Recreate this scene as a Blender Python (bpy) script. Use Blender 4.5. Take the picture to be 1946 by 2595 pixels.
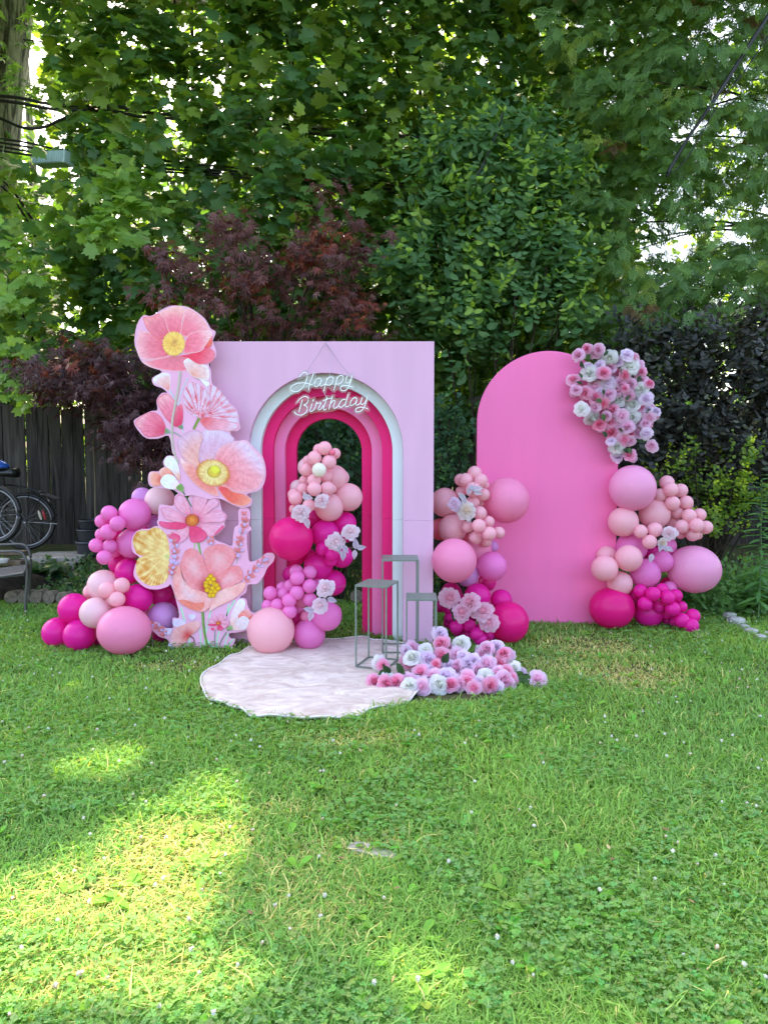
import bpy, bmesh, math, random
import numpy as np
from mathutils import Vector, Matrix

# ------------------------------------------------------------------ camera, sky, sun, exposure
for o in list(bpy.data.objects):
    bpy.data.objects.remove(o)
rng = np.random.default_rng(11)
random.seed(11)
sc = bpy.context.scene
COL = sc.collection

FPX, CX, CY = 1800.0, 973.0, 1297.5          # focal length and centre in photograph pixels
CAMZ = 1.31
PITCH = math.atan(132.0 / FPX)
cam_d = bpy.data.cameras.new('camera')
cam = bpy.data.objects.new('camera', cam_d)
COL.objects.link(cam)
cam.location = (0, 0, CAMZ)
cam.rotation_euler = (math.pi / 2 - PITCH, 0, 0)
cam_d.sensor_fit = 'VERTICAL'
cam_d.sensor_height = 36.0
cam_d.lens = 36.0 * FPX / 2595.0
cam_d.clip_start = 0.05
cam_d.clip_end = 400
sc.camera = cam

SUN_DIR = Vector((-0.27, 0.55, 0.79)).normalized()      # towards the sun: behind the trees, a little left
SUN_EL = math.asin(SUN_DIR.z)
world = bpy.data.worlds.new('World')
sc.world = world
world.use_nodes = True
wn = world.node_tree
wn.nodes.clear()
wo = wn.nodes.new('ShaderNodeOutputWorld')
wb = wn.nodes.new('ShaderNodeBackground')
ws = wn.nodes.new('ShaderNodeTexSky')
ws.sky_type = 'NISHITA'
ws.sun_disc = False
ws.sun_elevation = SUN_EL
ws.sun_rotation = math.atan2(SUN_DIR.x, SUN_DIR.y) % (2 * math.pi)
ws.air_density = 1.0
ws.dust_density = 5.0
ws.ozone_density = 0.6
wb.inputs['Strength'].default_value = 0.15
wn.links.new(ws.outputs['Color'], wb.inputs['Color'])
wn.links.new(wb.outputs['Background'], wo.inputs['Surface'])

sun_d = bpy.data.lights.new('sun', 'SUN')
sun_d.energy = 2.0
sun_d.angle = math.radians(0.55)
sun_d.color = (1.0, 0.86, 0.58)
sun = bpy.data.objects.new('sun', sun_d)
COL.objects.link(sun)
sun.rotation_euler = SUN_DIR.to_track_quat('Z', 'Y').to_euler()

vs = sc.view_settings
vs.view_transform = 'Standard'
vs.look = 'None'
vs.gamma = 1.0
vs.use_curve_mapping = False
vs.exposure = 2.75
vs.use_white_balance = True
vs.white_balance_temperature = 6750
vs.white_balance_tint = 13
sc.cycles.use_denoising = True
sc.cycles.denoiser = 'OPENIMAGEDENOISE'
sc.cycles.max_bounces = 7
sc.cycles.diffuse_bounces = 4
sc.cycles.glossy_bounces = 2
sc.cycles.transmission_bounces = 4
sc.cycles.transparent_max_bounces = 6
sc.cycles.caustics_reflective = False
sc.cycles.caustics_refractive = False

# ------------------------------------------------------------------ helpers
def P(px, py, Y):
    """World point on the vertical plane at distance Y seen at photograph pixel px, py."""
    dx = (px - CX) / FPX
    dy = (CY - py) / FPX
    dyw = math.cos(PITCH) + dy * math.sin(PITCH)
    dzw = -math.sin(PITCH) + dy * math.cos(PITCH)
    t = Y / dyw
    return np.array([t * dx, Y, CAMZ + t * dzw])

def G(px, py, z=0.0):
    """World point at height z seen at photograph pixel px, py."""
    dx = (px - CX) / FPX
    dy = (CY - py) / FPX
    dyw = math.cos(PITCH) + dy * math.sin(PITCH)
    dzw = -math.sin(PITCH) + dy * math.cos(PITCH)
    t = (z - CAMZ) / dzw
    return np.array([t * dx, t * dyw, z])

def mpp(Y):
    return Y / FPX

def srgb(r, g, b, a=1.0):
    f = lambda c: (c / 255) / 12.92 if c / 255 <= 0.04045 else ((c / 255 + 0.055) / 1.055) ** 2.4
    return (f(r), f(g), f(b), a)

def S3(r, g, b):
    return np.array(srgb(r, g, b)[:3])

def sstep(a, b, x):
    t = np.clip((np.asarray(x, float) - a) / (b - a), 0, 1)
    return t * t * (3 - 2 * t)

def vnoise(x, y, s=1.0, seed=0.0):
    x = np.asarray(x) * s; y = np.asarray(y) * s
    v = (np.sin(x * 1.7 + y * 1.1 + seed) + np.sin(-x * 1.3 + y * 2.3 + seed * 1.7 + 1.3)
         + np.sin(x * 3.1 - y * 2.7 + seed * 0.6 + 4.1) * 0.6 + np.sin(x * 5.3 + y * 4.9 + seed * 2.2) * 0.4)
    return v / 3.0

def gz(x, y):
    """Height of the lawn and the bed behind it."""
    return 0.27 * sstep(6.5, 8.3, y) + 0.012 * vnoise(x, y, 1.3, 2.0) * sstep(0.5, 2.0, np.abs(y))

def inside(poly, x, y):
    poly = np.asarray(poly)
    x = np.asarray(x); y = np.asarray(y)
    c = np.zeros(x.shape, bool)
    n = len(poly)
    for i in range(n):
        x0, y0 = poly[i]; x1, y1 = poly[i - 1]
        m = ((y0 > y) != (y1 > y)) & (x < (x1 - x0) * (y - y0) / (y1 - y0 + 1e-12) + x0)
        c ^= m
    return c

def smooth_poly(pts, k=6, closed=True):
    p = np.asarray(pts, float)
    n = len(p)
    out = []
    rngi = range(n) if closed else range(n - 1)
    for i in rngi:
        if closed:
            p0, p1, p2, p3 = p[i - 1], p[i], p[(i + 1) % n], p[(i + 2) % n]
        else:
            p0, p1, p2, p3 = p[max(i - 1, 0)], p[i], p[i + 1], p[min(i + 2, n - 1)]
        for j in range(k):
            t = j / k
            out.append(0.5 * ((2 * p1) + (-p0 + p2) * t + (2 * p0 - 5 * p1 + 4 * p2 - p3) * t * t
                              + (-p0 + 3 * p1 - 3 * p2 + p3) * t ** 3))
    if not closed:
        out.append(p[-1])
    return np.array(out)

def resample(pts, n, closed=True):
    p = np.asarray(pts, float)
    if closed:
        p = np.vstack([p, p[:1]])
    d = np.r_[0, np.cumsum(np.linalg.norm(np.diff(p, axis=0), axis=1))]
    s = np.linspace(0, d[-1], n, endpoint=not closed)
    return np.stack([np.interp(s, d, p[:, k]) for k in range(p.shape[1])], -1)

def mesh_np(name, V, F, cols=None, smooth=False, mat=None):
    """Mesh from an (n,3) array and either an (m,k) index array or a list of index lists; cols = one colour per vertex."""
    V = np.asarray(V, np.float32)
    me = bpy.data.meshes.new(name)
    if isinstance(F, np.ndarray):
        k = F.shape[1]; m = F.shape[0]
        loops = F.ravel().astype(np.int32)
        starts = (np.arange(m) * k).astype(np.int32)
    else:
        m = len(F)
        ln = np.array([len(f) for f in F])
        starts = np.r_[0, np.cumsum(ln)[:-1]].astype(np.int32)
        loops = np.concatenate([np.asarray(f) for f in F]).astype(np.int32)
    me.vertices.add(len(V)); me.vertices.foreach_set('co', V.ravel())
    me.loops.add(len(loops)); me.loops.foreach_set('vertex_index', loops)
    me.polygons.add(m); me.polygons.foreach_set('loop_start', starts)
    me.polygons.foreach_set('use_smooth', np.full(m, bool(smooth)))
    me.update(calc_edges=True)
    if cols is not None:
        at = me.color_attributes.new('Col', 'FLOAT_COLOR', 'POINT')
        c = np.ones((len(V), 4), np.float32); c[:, :3] = cols
        at.data.foreach_set('color', c.ravel())
    if mat is not None:
        me.materials.append(mat)
    return me

class MB:
    """Collects shapes into one mesh."""
    def __init__(s):
        s.V = []; s.F = []; s.C = []; s.n = 0; s.hascol = False
    def add(s, V, F, col=None):
        V = np.asarray(V, float)
        s.V.append(V)
        s.F.extend([[int(i) + s.n for i in f] for f in F])
        if col is not None:
            s.hascol = True
            c = np.asarray(col, float)
            s.C.append(np.broadcast_to(c, (len(V), 3)).copy())
        else:
            s.C.append(np.full((len(V), 3), 0.5))
        s.n += len(V)
        return s
    def box(s, c, d, rot=0.0, col=None):
        x, y, z = np.array(d) / 2
        v = np.array([[sx * x, sy * y, sz * z] for sx in (-1, 1) for sy in (-1, 1) for sz in (-1, 1)])
        ca, sa = math.cos(rot), math.sin(rot)
        v = v @ np.array([[ca, -sa, 0], [sa, ca, 0], [0, 0, 1]]).T + np.array(c)
        return s.add(v, [(0, 1, 3, 2), (4, 6, 7, 5), (0, 4, 5, 1), (2, 3, 7, 6), (0, 2, 6, 4), (1, 5, 7, 3)], col)
    def tube(s, pts, r, n=8, closed=False, cap=True, col=None):
        V, F = tube_vf(pts, r, n, closed, cap)
        return s.add(V, F, col)
    def mesh(s, name, smooth=False, mat=None):
        return mesh_np(name, np.vstack(s.V), s.F, np.vstack(s.C) if s.hascol else None, smooth, mat)

def tube_vf(pts, r, n=8, closed=False, cap=True):
    p = np.asarray(pts, float)
    m = len(p)
    r = np.broadcast_to(np.asarray(r, float), (m,))
    if closed:
        T = np.roll(p, -1, 0) - np.roll(p, 1, 0)
    else:
        T = np.gradient(p, axis=0)
    T /= np.linalg.norm(T, axis=1)[:, None] + 1e-12
    up = np.array([0.0, 0.0, 1.0])
    if abs(T[:, 2]).mean() > 0.8:
        up = np.array([0.0, 1.0, 0.0])
    A = np.cross(T, up); A /= np.linalg.norm(A, axis=1)[:, None] + 1e-9
    B = np.cross(A, T)
    a = np.linspace(0, 2 * math.pi, n, endpoint=False)
    V = (p[:, None, :] + r[:, None, None] * (np.cos(a)[None, :, None] * A[:, None, :] + np.sin(a)[None, :, None] * B[:, None, :])).reshape(-1, 3)
    F = []
    for i in range(m if closed else m - 1):
        i2 = (i + 1) % m
        for j in range(n):
            j2 = (j + 1) % n
            F.append((i * n + j, i * n + j2, i2 * n + j2, i2 * n + j))
    if cap and not closed:
        F.append(tuple(range(n))); F.append(tuple((m - 1) * n + j for j in reversed(range(n))))
    return V, F

WM = {}                                             # world matrix of everything linked so far
def link(name, data, parent=None, M=None):
    """Link an object whose final world matrix is M (identity: its mesh is already in place)."""
    o = bpy.data.objects.new(name, data)
    COL.objects.link(o)
    M = Matrix.Identity(4) if M is None else M
    if parent is not None:
        o.parent = parent
        o.matrix_parent_inverse = WM[parent.name].inverted()
    o.matrix_basis = M
    WM[o.name] = M.copy()
    return o

def thing(name, label, cat, loc=(0, 0, 0), group=None):
    o = bpy.data.objects.new(name, None)
    COL.objects.link(o)
    o.empty_display_size = 0.1
    o.location = Vector([float(v) for v in loc])
    WM[o.name] = Matrix.Translation(o.location)
    o['label'] = label; o['category'] = cat
    if group: o['group'] = group
    return o

def tag(o, label=None, cat=None, group=None, kind=None):
    if label: o['label'] = label
    if cat: o['category'] = cat
    if group: o['group'] = group
    if kind: o['kind'] = kind
    return o

def bevel(o, w=0.004, seg=2):
    m = o.modifiers.new('bevel', 'BEVEL'); m.width = w; m.segments = seg; m.limit_method = 'ANGLE'
    return o

# ------------------------------------------------------------------ materials
def new_mat(name):
    m = bpy.data.materials.new(name); m.use_nodes = True
    nt = m.node_tree
    b = nt.nodes['Principled BSDF']
    return m, nt, b

def plain(name, col, rough=0.5, spec=0.5, metal=0.0, bump=0.0, bscale=60.0, var=0.0, vscale=4.0):
    m, nt, b = new_mat(name)
    b.inputs['Base Color'].default_value = col
    b.inputs['Roughness'].default_value = rough
    b.inputs['Specular IOR Level'].default_value = spec
    b.inputs['Metallic'].default_value = metal
    if bump or var:
        tc = nt.nodes.new('ShaderNodeTexCoord')
        n = nt.nodes.new('ShaderNodeTexNoise'); n.inputs['Scale'].default_value = bscale; n.inputs['Detail'].default_value = 4
        nt.links.new(tc.outputs['Object'], n.inputs['Vector'])
        if bump:
            bp = nt.nodes.new('ShaderNodeBump'); bp.inputs['Strength'].default_value = bump; bp.inputs['Distance'].default_value = 0.01
            nt.links.new(n.outputs['Fac'], bp.inputs['Height']); nt.links.new(bp.outputs['Normal'], b.inputs['Normal'])
        if var:
            n2 = nt.nodes.new('ShaderNodeTexNoise'); n2.inputs['Scale'].default_value = vscale; n2.inputs['Detail'].default_value = 6
            nt.links.new(tc.outputs['Object'], n2.inputs['Vector'])
            mr = nt.nodes.new('ShaderNodeMapRange'); mr.inputs['From Min'].default_value = 0.3; mr.inputs['From Max'].default_value = 0.7
            mr.inputs['To Min'].default_value = 1 - var; mr.inputs['To Max'].default_value = 1 + var
            nt.links.new(n2.outputs['Fac'], mr.inputs['Value'])
            mx = nt.nodes.new('ShaderNodeVectorMath'); mx.operation = 'SCALE'
            mx.inputs[0].default_value = col[:3]
            nt.links.new(mr.outputs['Result'], mx.inputs['Scale'])
            nt.links.new(mx.outputs['Vector'], b.inputs['Base Color'])
    return m

def attr_mat(name, rough=0.5, spec=0.4, transl=0.0, tcol=(1.25, 1.3, 0.5), var=0.0, vscale=20.0):
    """Colour from the mesh's Col attribute, optionally letting light through (leaves, petals)."""
    m, nt, b = new_mat(name)
    at = nt.nodes.new('ShaderNodeAttribute'); at.attribute_name = 'Col'
    src = at.outputs['Color']
    if var:
        tc = nt.nodes.new('ShaderNodeTexCoord')
        n2 = nt.nodes.new('ShaderNodeTexNoise'); n2.inputs['Scale'].default_value = vscale; n2.inputs['Detail'].default_value = 5
        nt.links.new(tc.outputs['Object'], n2.inputs['Vector'])
        mr = nt.nodes.new('ShaderNodeMapRange'); mr.inputs['From Min'].default_value = 0.3; mr.inputs['From Max'].default_value = 0.7
        mr.inputs['To Min'].default_value = 1 - var; mr.inputs['To Max'].default_value = 1 + var
        nt.links.new(n2.outputs['Fac'], mr.inputs['Value'])
        mx = nt.nodes.new('ShaderNodeVectorMath'); mx.operation = 'SCALE'
        nt.links.new(src, mx.inputs[0]); nt.links.new(mr.outputs['Result'], mx.inputs['Scale'])
        src = mx.outputs['Vector']
    nt.links.new(src, b.inputs['Base Color'])
    b.inputs['Roughness'].default_value = rough
    b.inputs['Specular IOR Level'].default_value = spec
    if transl:
        out = nt.nodes['Material Output']
        tr = nt.nodes.new('ShaderNodeBsdfTranslucent')
        mul = nt.nodes.new('ShaderNodeVectorMath'); mul.operation = 'MULTIPLY'
        mul.inputs[1].default_value = tcol
        nt.links.new(src, mul.inputs[0]); nt.links.new(mul.outputs['Vector'], tr.inputs['Color'])
        mix = nt.nodes.new('ShaderNodeMixShader'); mix.inputs['Fac'].default_value = transl
        nt.links.new(b.outputs['BSDF'], mix.inputs[1]); nt.links.new(tr.outputs['BSDF'], mix.inputs[2])
        nt.links.new(mix.outputs['Shader'], out.inputs['Surface'])
    return m

LEAF = attr_mat('leaf_green', 0.45, 0.36, 0.44, (1.7, 1.75, 0.55))
DARKLEAF = attr_mat('leaf_dark', 0.45, 0.5, 0.25, (1.6, 1.0, 0.8))
GRASSM = attr_mat('grass_blade', 0.6, 0.15, 0.38, (1.45, 1.5, 0.45))
PETAL = attr_mat('silk_petal', 0.7, 0.2, 0.48, (1.0, 0.95, 0.95))
PRINT = attr_mat('printed_board', 0.55, 0.3, 0.0, var=0.07, vscale=60.0)
PLAINATTR = attr_mat('painted_surface', 0.6, 0.3, 0.0, var=0.1, vscale=12.0)

def bark_mat(name, c0, c1, zs=3.0, sc_=9.0):
    m, nt, b = new_mat(name)
    tc = nt.nodes.new('ShaderNodeTexCoord'); mp = nt.nodes.new('ShaderNodeMapping')
    mp.inputs['Scale'].default_value = (sc_, sc_, zs)
    n = nt.nodes.new('ShaderNodeTexNoise'); n.inputs['Scale'].default_value = 1.0; n.inputs['Detail'].default_value = 8; n.inputs['Roughness'].default_value = 0.65
    n.inputs['Distortion'].default_value = 0.6
    nt.links.new(tc.outputs['Object'], mp.inputs['Vector']); nt.links.new(mp.outputs['Vector'], n.inputs['Vector'])
    cr = nt.nodes.new('ShaderNodeValToRGB')
    cr.color_ramp.elements[0].position = 0.42; cr.color_ramp.elements[0].color = c0
    cr.color_ramp.elements[1].position = 0.58; cr.color_ramp.elements[1].color = c1
    nt.links.new(n.outputs['Fac'], cr.inputs['Fac']); nt.links.new(cr.outputs['Color'], b.inputs['Base Color'])
    bp = nt.nodes.new('ShaderNodeBump'); bp.inputs['Strength'].default_value = 0.8; bp.inputs['Distance'].default_value = 0.03
    nt.links.new(n.outputs['Fac'], bp.inputs['Height']); nt.links.new(bp.outputs['Normal'], b.inputs['Normal'])
    b.inputs['Roughness'].default_value = 0.9; b.inputs['Specular IOR Level'].default_value = 0.2
    return m

BARK = bark_mat('bark_grey', (0.06, 0.047, 0.036, 1), (0.40, 0.33, 0.26, 1), 1.6, 17.0)
TWIG = bark_mat('bark_twig', (0.02, 0.016, 0.011, 1), (0.08, 0.06, 0.04, 1), 6.0, 20.0)
# ------------------------------------------------------------------ ground
def soil_mat():
    m, nt, b = new_mat('lawn_soil')
    tc = nt.nodes.new('ShaderNodeTexCoord')
    n = nt.nodes.new('ShaderNodeTexNoise'); n.inputs['Scale'].default_value = 3.0; n.inputs['Detail'].default_value = 8
    n2 = nt.nodes.new('ShaderNodeTexNoise'); n2.inputs['Scale'].default_value = 60.0; n2.inputs['Detail'].default_value = 6
    nt.links.new(tc.outputs['Object'], n.inputs['Vector']); nt.links.new(tc.outputs['Object'], n2.inputs['Vector'])
    mx = nt.nodes.new('ShaderNodeMath'); mx.operation = 'ADD'
    nt.links.new(n.outputs['Fac'], mx.inputs[0]); nt.links.new(n2.outputs['Fac'], mx.inputs[1])
    cr = nt.nodes.new('ShaderNodeValToRGB')
    e = cr.color_ramp.elements
    e[0].position = 0.35; e[0].color = (0.03, 0.045, 0.014, 1)
    e[1].position = 0.65; e[1].color = (0.11, 0.105, 0.045, 1)
    mm = nt.nodes.new('ShaderNodeMath'); mm.operation = 'MULTIPLY'; mm.inputs[1].default_value = 0.5
    nt.links.new(mx.outputs[0], mm.inputs[0]); nt.links.new(mm.outputs[0], cr.inputs['Fac'])
    nt.links.new(cr.outputs['Color'], b.inputs['Base Color'])
    bp = nt.nodes.new('ShaderNodeBump'); bp.inputs['Strength'].default_value = 0.7; bp.inputs['Distance'].default_value = 0.02
    nt.links.new(n2.outputs['Fac'], bp.inputs['Height']); nt.links.new(bp.outputs['Normal'], b.inputs['Normal'])
    b.inputs['Roughness'].default_value = 0.95; b.inputs['Specular IOR Level'].default_value = 0.1
    return m

xs = np.unique(np.r_[np.linspace(-120, -8, 12), np.linspace(-8, 8, 81), np.linspace(8, 120, 12)])
ys = np.unique(np.r_[np.linspace(-80, -1, 10), np.linspace(-1, 12, 70), np.linspace(12, 160, 14)])
XX, YY = np.meshgrid(xs, ys)
ZZ = gz(XX, YY)
V = np.stack([XX, YY, ZZ], -1).reshape(-1, 3)
nx, ny = len(xs), len(ys)
ii, jj = np.meshgrid(np.arange(nx - 1), np.arange(ny - 1))
a = (jj * nx + ii).ravel()
F = np.stack([a, a + 1, a + nx + 1, a + nx], -1)
ground = link('lawn', mesh_np('lawn', V, F, smooth=True, mat=soil_mat()))
tag(ground, 'shaded back lawn of grass and clover with worn dry spots', 'lawn', kind='structure')

RUG_PX = [(510, 1714), (524, 1700), (555, 1678), (604, 1652), (640, 1638), (690, 1628), (760, 1622), (832, 1618),
          (916, 1612), (944, 1620), (977, 1620), (1032, 1626), (1056, 1640), (1078, 1668), (1082, 1700), (1066, 1740), (1040, 1768),
          (1020, 1779), (988, 1784), (938, 1795), (910, 1808), (855, 1814), (800, 1817), (777, 1817), (735, 1810), (705, 1812),
          (644, 1811), (611, 1795), (572, 1779), (533, 1768), (514, 1742)]
RUG = smooth_poly([G(x, y, 0.03)[:2] for x, y in RUG_PX], 5)
RUG_C = RUG.mean(0)

# sun patches on the lawn, as ellipses in ground metres (cx, cy, rx, ry) from the photograph
SUNP = []
for (px, py, rx, ry) in [(264, 1950, 48, 32), (470, 2105, 130, 55), (420, 2140, 110, 45), (300, 2260, 230, 65), (130, 2310, 170, 70),
                         (400, 2210, 170, 55), (120, 2430, 200, 75), (330, 2400, 170, 60), (430, 2530, 210, 60), (60, 2560, 120, 50),
                         (1085, 2500, 62, 38), (535, 2010, 36, 16), (560, 2060, 40, 22)]:
    c = G(px, py); e = G(px + rx, py); f0 = G(px, py - ry); f1 = G(px, py + ry)
    SUNP.append((c[0], (f0[1] + f1[1]) / 2, abs(e[0] - c[0]), abs(f0[1] - f1[1]) / 2))

def sunlit(x, y, m=0.0):
    """>0 inside the patches of lawn that the gaps in the canopy let the sun reach."""
    v = np.full(np.shape(x), -9.0)
    for cx, cy, rx, ry in SUNP:
        v = np.maximum(v, 1.0 - np.hypot((x - cx) / (rx + m), (y - cy) / (ry + m)))
    return v

def sun_gap(pos, R, s):
    """True for leaves that would shade one of those patches."""
    m = np.zeros(len(pos), bool)
    for lx, ly in ((0, 0), (0, .5), (0, 1), (.6, .4), (-.6, .4)):
        pts = pos + (R[:, :, 0] * lx + R[:, :, 1] * ly) * s[:, None]
        t = pts[:, 2] / SUN_DIR.z
        m |= sunlit(pts[:, 0] - SUN_DIR.x * t, pts[:, 1] - SUN_DIR.y * t, 0.055) > 0
    return m

DRY = []
for (px, py, rx, ry, w) in [(1500, 1640, 130, 30, 0.8), (1600, 1715, 130, 40, 1.0), (900, 1880, 140, 22, .7), (1400, 1690, 140, 30, 0.6), (880, 1880, 160, 25, 0.5),
                            (470, 2140, 180, 60, 0.8), (330, 2290, 300, 110, 0.8), (300, 2480, 350, 90, .6), (420, 2180, 160, 60, .9), (700, 2250, 240, 100, 0.35), (900, 2150, 200, 40, 0.5), (760, 2330, 200, 90, 0.4), (700, 2050, 120, 25, .4), (440, 1690, 100, 12, 0.5)]:
    c = G(px, py); e = G(px + rx, py); f0 = G(px, py - ry); f1 = G(px, py + ry)
    DRY.append((c[0], (f0[1] + f1[1]) / 2, abs(e[0] - c[0]), abs(f0[1] - f1[1]) / 2, w))

def dryness(x, y):
    v = np.zeros(np.shape(x))
    for cx, cy, rx, ry, w in DRY:
        v = np.maximum(v, w * np.clip(1.4 - np.hypot((x - cx) / rx, (y - cy) / ry), 0, 1))
    return v

def scatter(n, y0, y1, p=1.7, wide=0.62, extra=0.7):
    """Points on the lawn, thinning with distance from where people stand."""
    yy = np.linspace(y0, y1, 400)
    w = yy ** (-p) * (wide * yy + extra)
    cdf = np.cumsum(w); cdf /= cdf[-1]
    y = np.interp(rng.random(n), cdf, yy)
    x = (rng.random(n) * 2 - 1) * (wide * y + extra)
    return x, y

HEAP = smooth_poly([G(a_, b_)[:2] for a_, b_ in [(1000, 1782), (1080, 1790), (1200, 1790), (1270, 1774), (1280, 1740), (1250, 1690), (1180, 1670), (1050, 1700)]], 4)
def grass():
    n = 430000
    x, y = scatter(n, 1.2, 7.4)
    keep = ~inside(RUG_C + (RUG - RUG_C) * 0.985, x, y) & ~inside(HEAP, x, y)
    dr = dryness(x, y)
    keep &= rng.random(n) > dr * 0.18
    bed = sstep(6.3, 6.9, y) * (x < 0)
    keep &= rng.random(n) > bed * 0.85
    x, y, dr = x[keep], y[keep], dr[keep]
    n = len(x)
    z = gz(x, y)
    tall = vnoise(x, y, 2.1, 5.0)
    h = (0.026 + 0.020 * rng.random(n) ** 2) * (1 + 0.45 * tall) * (1 - 0.45 * dr)
    long_ = rng.random(n) < 0.035
    h[long_] *= 1.8
    az = rng.random(n) * 2 * math.pi
    lean = 0.35 + 1.0 * rng.random(n)
    lean += dr * 0.5
    wd = (0.0013 + 0.0011 * rng.random(n)) * (1 + 0.16 * y)
    d = np.stack([np.cos(az), np.sin(az)], -1)
    s = np.stack([-d[:, 1], d[:, 0]], -1)
    b = np.stack([x, y, z - 0.004], -1)
    up1 = h * 0.62; out1 = h * 0.5 * lean * 0.6
    up2 = h * (1.0 - 0.35 * np.clip(lean - 0.6, 0, 1)); out2 = h * lean * 1.05
    def pt(o, u, w):
        v = b.copy(); v[:, :2] += d * o[:, None] + s * w[:, None]; v[:, 2] += u; return v
    zz = np.zeros(n)
    V = np.stack([pt(zz, zz, -wd), pt(zz, zz, wd), pt(out1, up1, wd * 0.85), pt(out1, up1, -wd * 0.85), pt(out2, up2, zz)], 1)
    base = (np.arange(n) * 5)[:, None]
    F = np.concatenate([base + np.array([[0, 1, 2]]), base + np.array([[0, 2, 3]]), base + np.array([[3, 2, 4]])])
    gA = np.array([0.195, 0.375, 0.066]); gB = np.array([0.320, 0.490, 0.115]); gC = np.array([0.155, 0.340, 0.100]); dC = np.array([0.60, 0.54, 0.22])
    r = rng.random((n, 1)); q = np.clip(0.5 + 0.8 * vnoise(x, y, 0.9, 1.0), 0, 1)[:, None]
    c = (gA * (1 - r) + gB * r) * (1 - 0.55 * q) + gC * (0.55 * q)
    isdry = (rng.random(n) < (0.035 + dr * 0.7))[:, None]
    c = np.where(isdry, dC * (0.75 + 0.5 * rng.random((n, 1))), c)
    c *= (0.8 + 0.6 * rng.random((n, 1)))
    C = np.repeat(c[:, None, :], 5, 1)
    C[:, 0:2] *= 0.9
    return mesh_np('grass', V.reshape(-1, 3), F, C.reshape(-1, 3), smooth=True, mat=GRASSM)
o = link('grass', grass())
tag(o, 'short green grass blades with dry straw mixed in', 'grass', kind='stuff')

def clover():
    n = 70000
    x, y = scatter(n, 1.25, 6.5, 1.5)
    m = (vnoise(x, y, 1.1, 9.0) + 0.5 * vnoise(x, y, 3.3, 4.0) >  -0.25 + 0.35 * (x > .3)) & (rng.random(n) > dryness(x, y) * 1.2)
    m |= (x < -0.5) & (y > 2.5) & (y < 3.9) & (rng.random(n) < 0.6)
    m &= ~inside(RUG_C + (RUG - RUG_C) * 0.99, x, y) & ~inside(HEAP, x, y)
    x, y = x[m], y[m]; n = len(x)
    z = gz(x, y) + 0.018 + 0.026 * rng.random(n)
    r = (0.0045 + 0.005 * rng.random(n)) * (1 + .10 * y)
    az = rng.random(n) * 6.283
    tx, ty = rng.normal(0, 0.28, n), rng.normal(-0.12, 0.28, n)
    Vs = []; Cs = []
    g = np.stack([0.15 + 0.10 * rng.random(n), 0.32 + 0.13 * rng.random(n), 0.085 + 0.05 * rng.random(n)], -1)
    tmpl = np.array([[0, 0], [0.55, 0.5], [0.45, 1.05], [0, 0.95], [-0.45, 1.05], [-0.55, 0.5]])
    Fs = []
    for k in range(3):
        a = az + k * 2.094
        ca, sa = np.cos(a), np.sin(a)
        v = np.zeros((n, 6, 3))
        v[:, :, 0] = x[:, None] + r[:, None] * (tmpl[None, :, 0] * ca[:, None] - tmpl[None, :, 1] * sa[:, None])
        v[:, :, 1] = y[:, None] + r[:, None] * (tmpl[None, :, 0] * sa[:, None] + tmpl[None, :, 1] * ca[:, None])
        v[:, :, 2] = z[:, None] + (v[:, :, 0] - x[:, None]) * tx[:, None] + (v[:, :, 1] - y[:, None]) * ty[:, None] + r[:, None] * np.abs(tmpl[None, :, 0]) * 0.5
        Vs.append(v.reshape(-1, 3)); Cs.append(np.repeat(g, 6, 0))
        b = (np.arange(n) * 6 + k * n * 6)[:, None]
        Fs.append(np.concatenate([b + np.array([[0, 1, 2]]), b + np.array([[0, 2, 3]]), b + np.array([[0, 3, 4]]), b + np.array([[0, 4, 5]])]))
    return mesh_np('clover', np.vstack(Vs), np.vstack(Fs), np.vstack(Cs), smooth=True, mat=GRASSM)
o = link('clover', clover())
tag(o, 'low clover leaves spread through the lawn', 'clover', kind='stuff')

def broadleaf():
    """Dandelion and plantain leaves lying in the grass."""
    n = 1000
    x, y = scatter(n, 1.3, 6.3, 1.4)
    m = ~inside(RUG, x, y)
    x, y = x[m], y[m]; n = len(x)
    mb_v = []; mb_f = []; mb_c = []; k0 = 0
    out = np.array([[0, 0], [0.1, 0.15], [0.17, 0.45], [0.2, 0.7], [0.1, 0.92], [0, 1.0], [-0.1, 0.92], [-0.2, 0.7], [-0.17, 0.45], [-0.1, 0.15]])
    for i in range(n):
        for q in range(random.choice([1, 2, 3, 4])):
            L = random.uniform(0.025, 0.06); a = random.uniform(0, 6.283); ca, sa = math.cos(a), math.sin(a)
            lift = random.uniform(0.15, 0.7)
            px_, py_ = out[:, 0] * L * 1.2, out[:, 1] * L
            v = np.stack([x[i] + px_ * ca - py_ * sa, y[i] + px_ * sa + py_ * ca,
                          gz(x[i], y[i]) + 0.012 + py_ * lift - 4 * py_ ** 2 + np.abs(px_) * 0.3], -1)
            mb_v.append(v); mb_f.extend([[k0, k0 + j, k0 + j + 1] for j in range(1, 9)])
            mb_c.append(np.repeat(np.array([[random.uniform(0.14, 0.24), random.uniform(0.34, 0.5), 0.06]]), 10, 0)); k0 += 10
    return mesh_np('lawn_weeds', np.vstack(mb_v), np.array(mb_f), np.vstack(mb_c), smooth=True, mat=GRASSM)
o = link('lawn_weeds', broadleaf())
tag(o, 'flat dandelion and plantain leaves growing in the lawn', 'weeds', kind='stuff')

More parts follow.
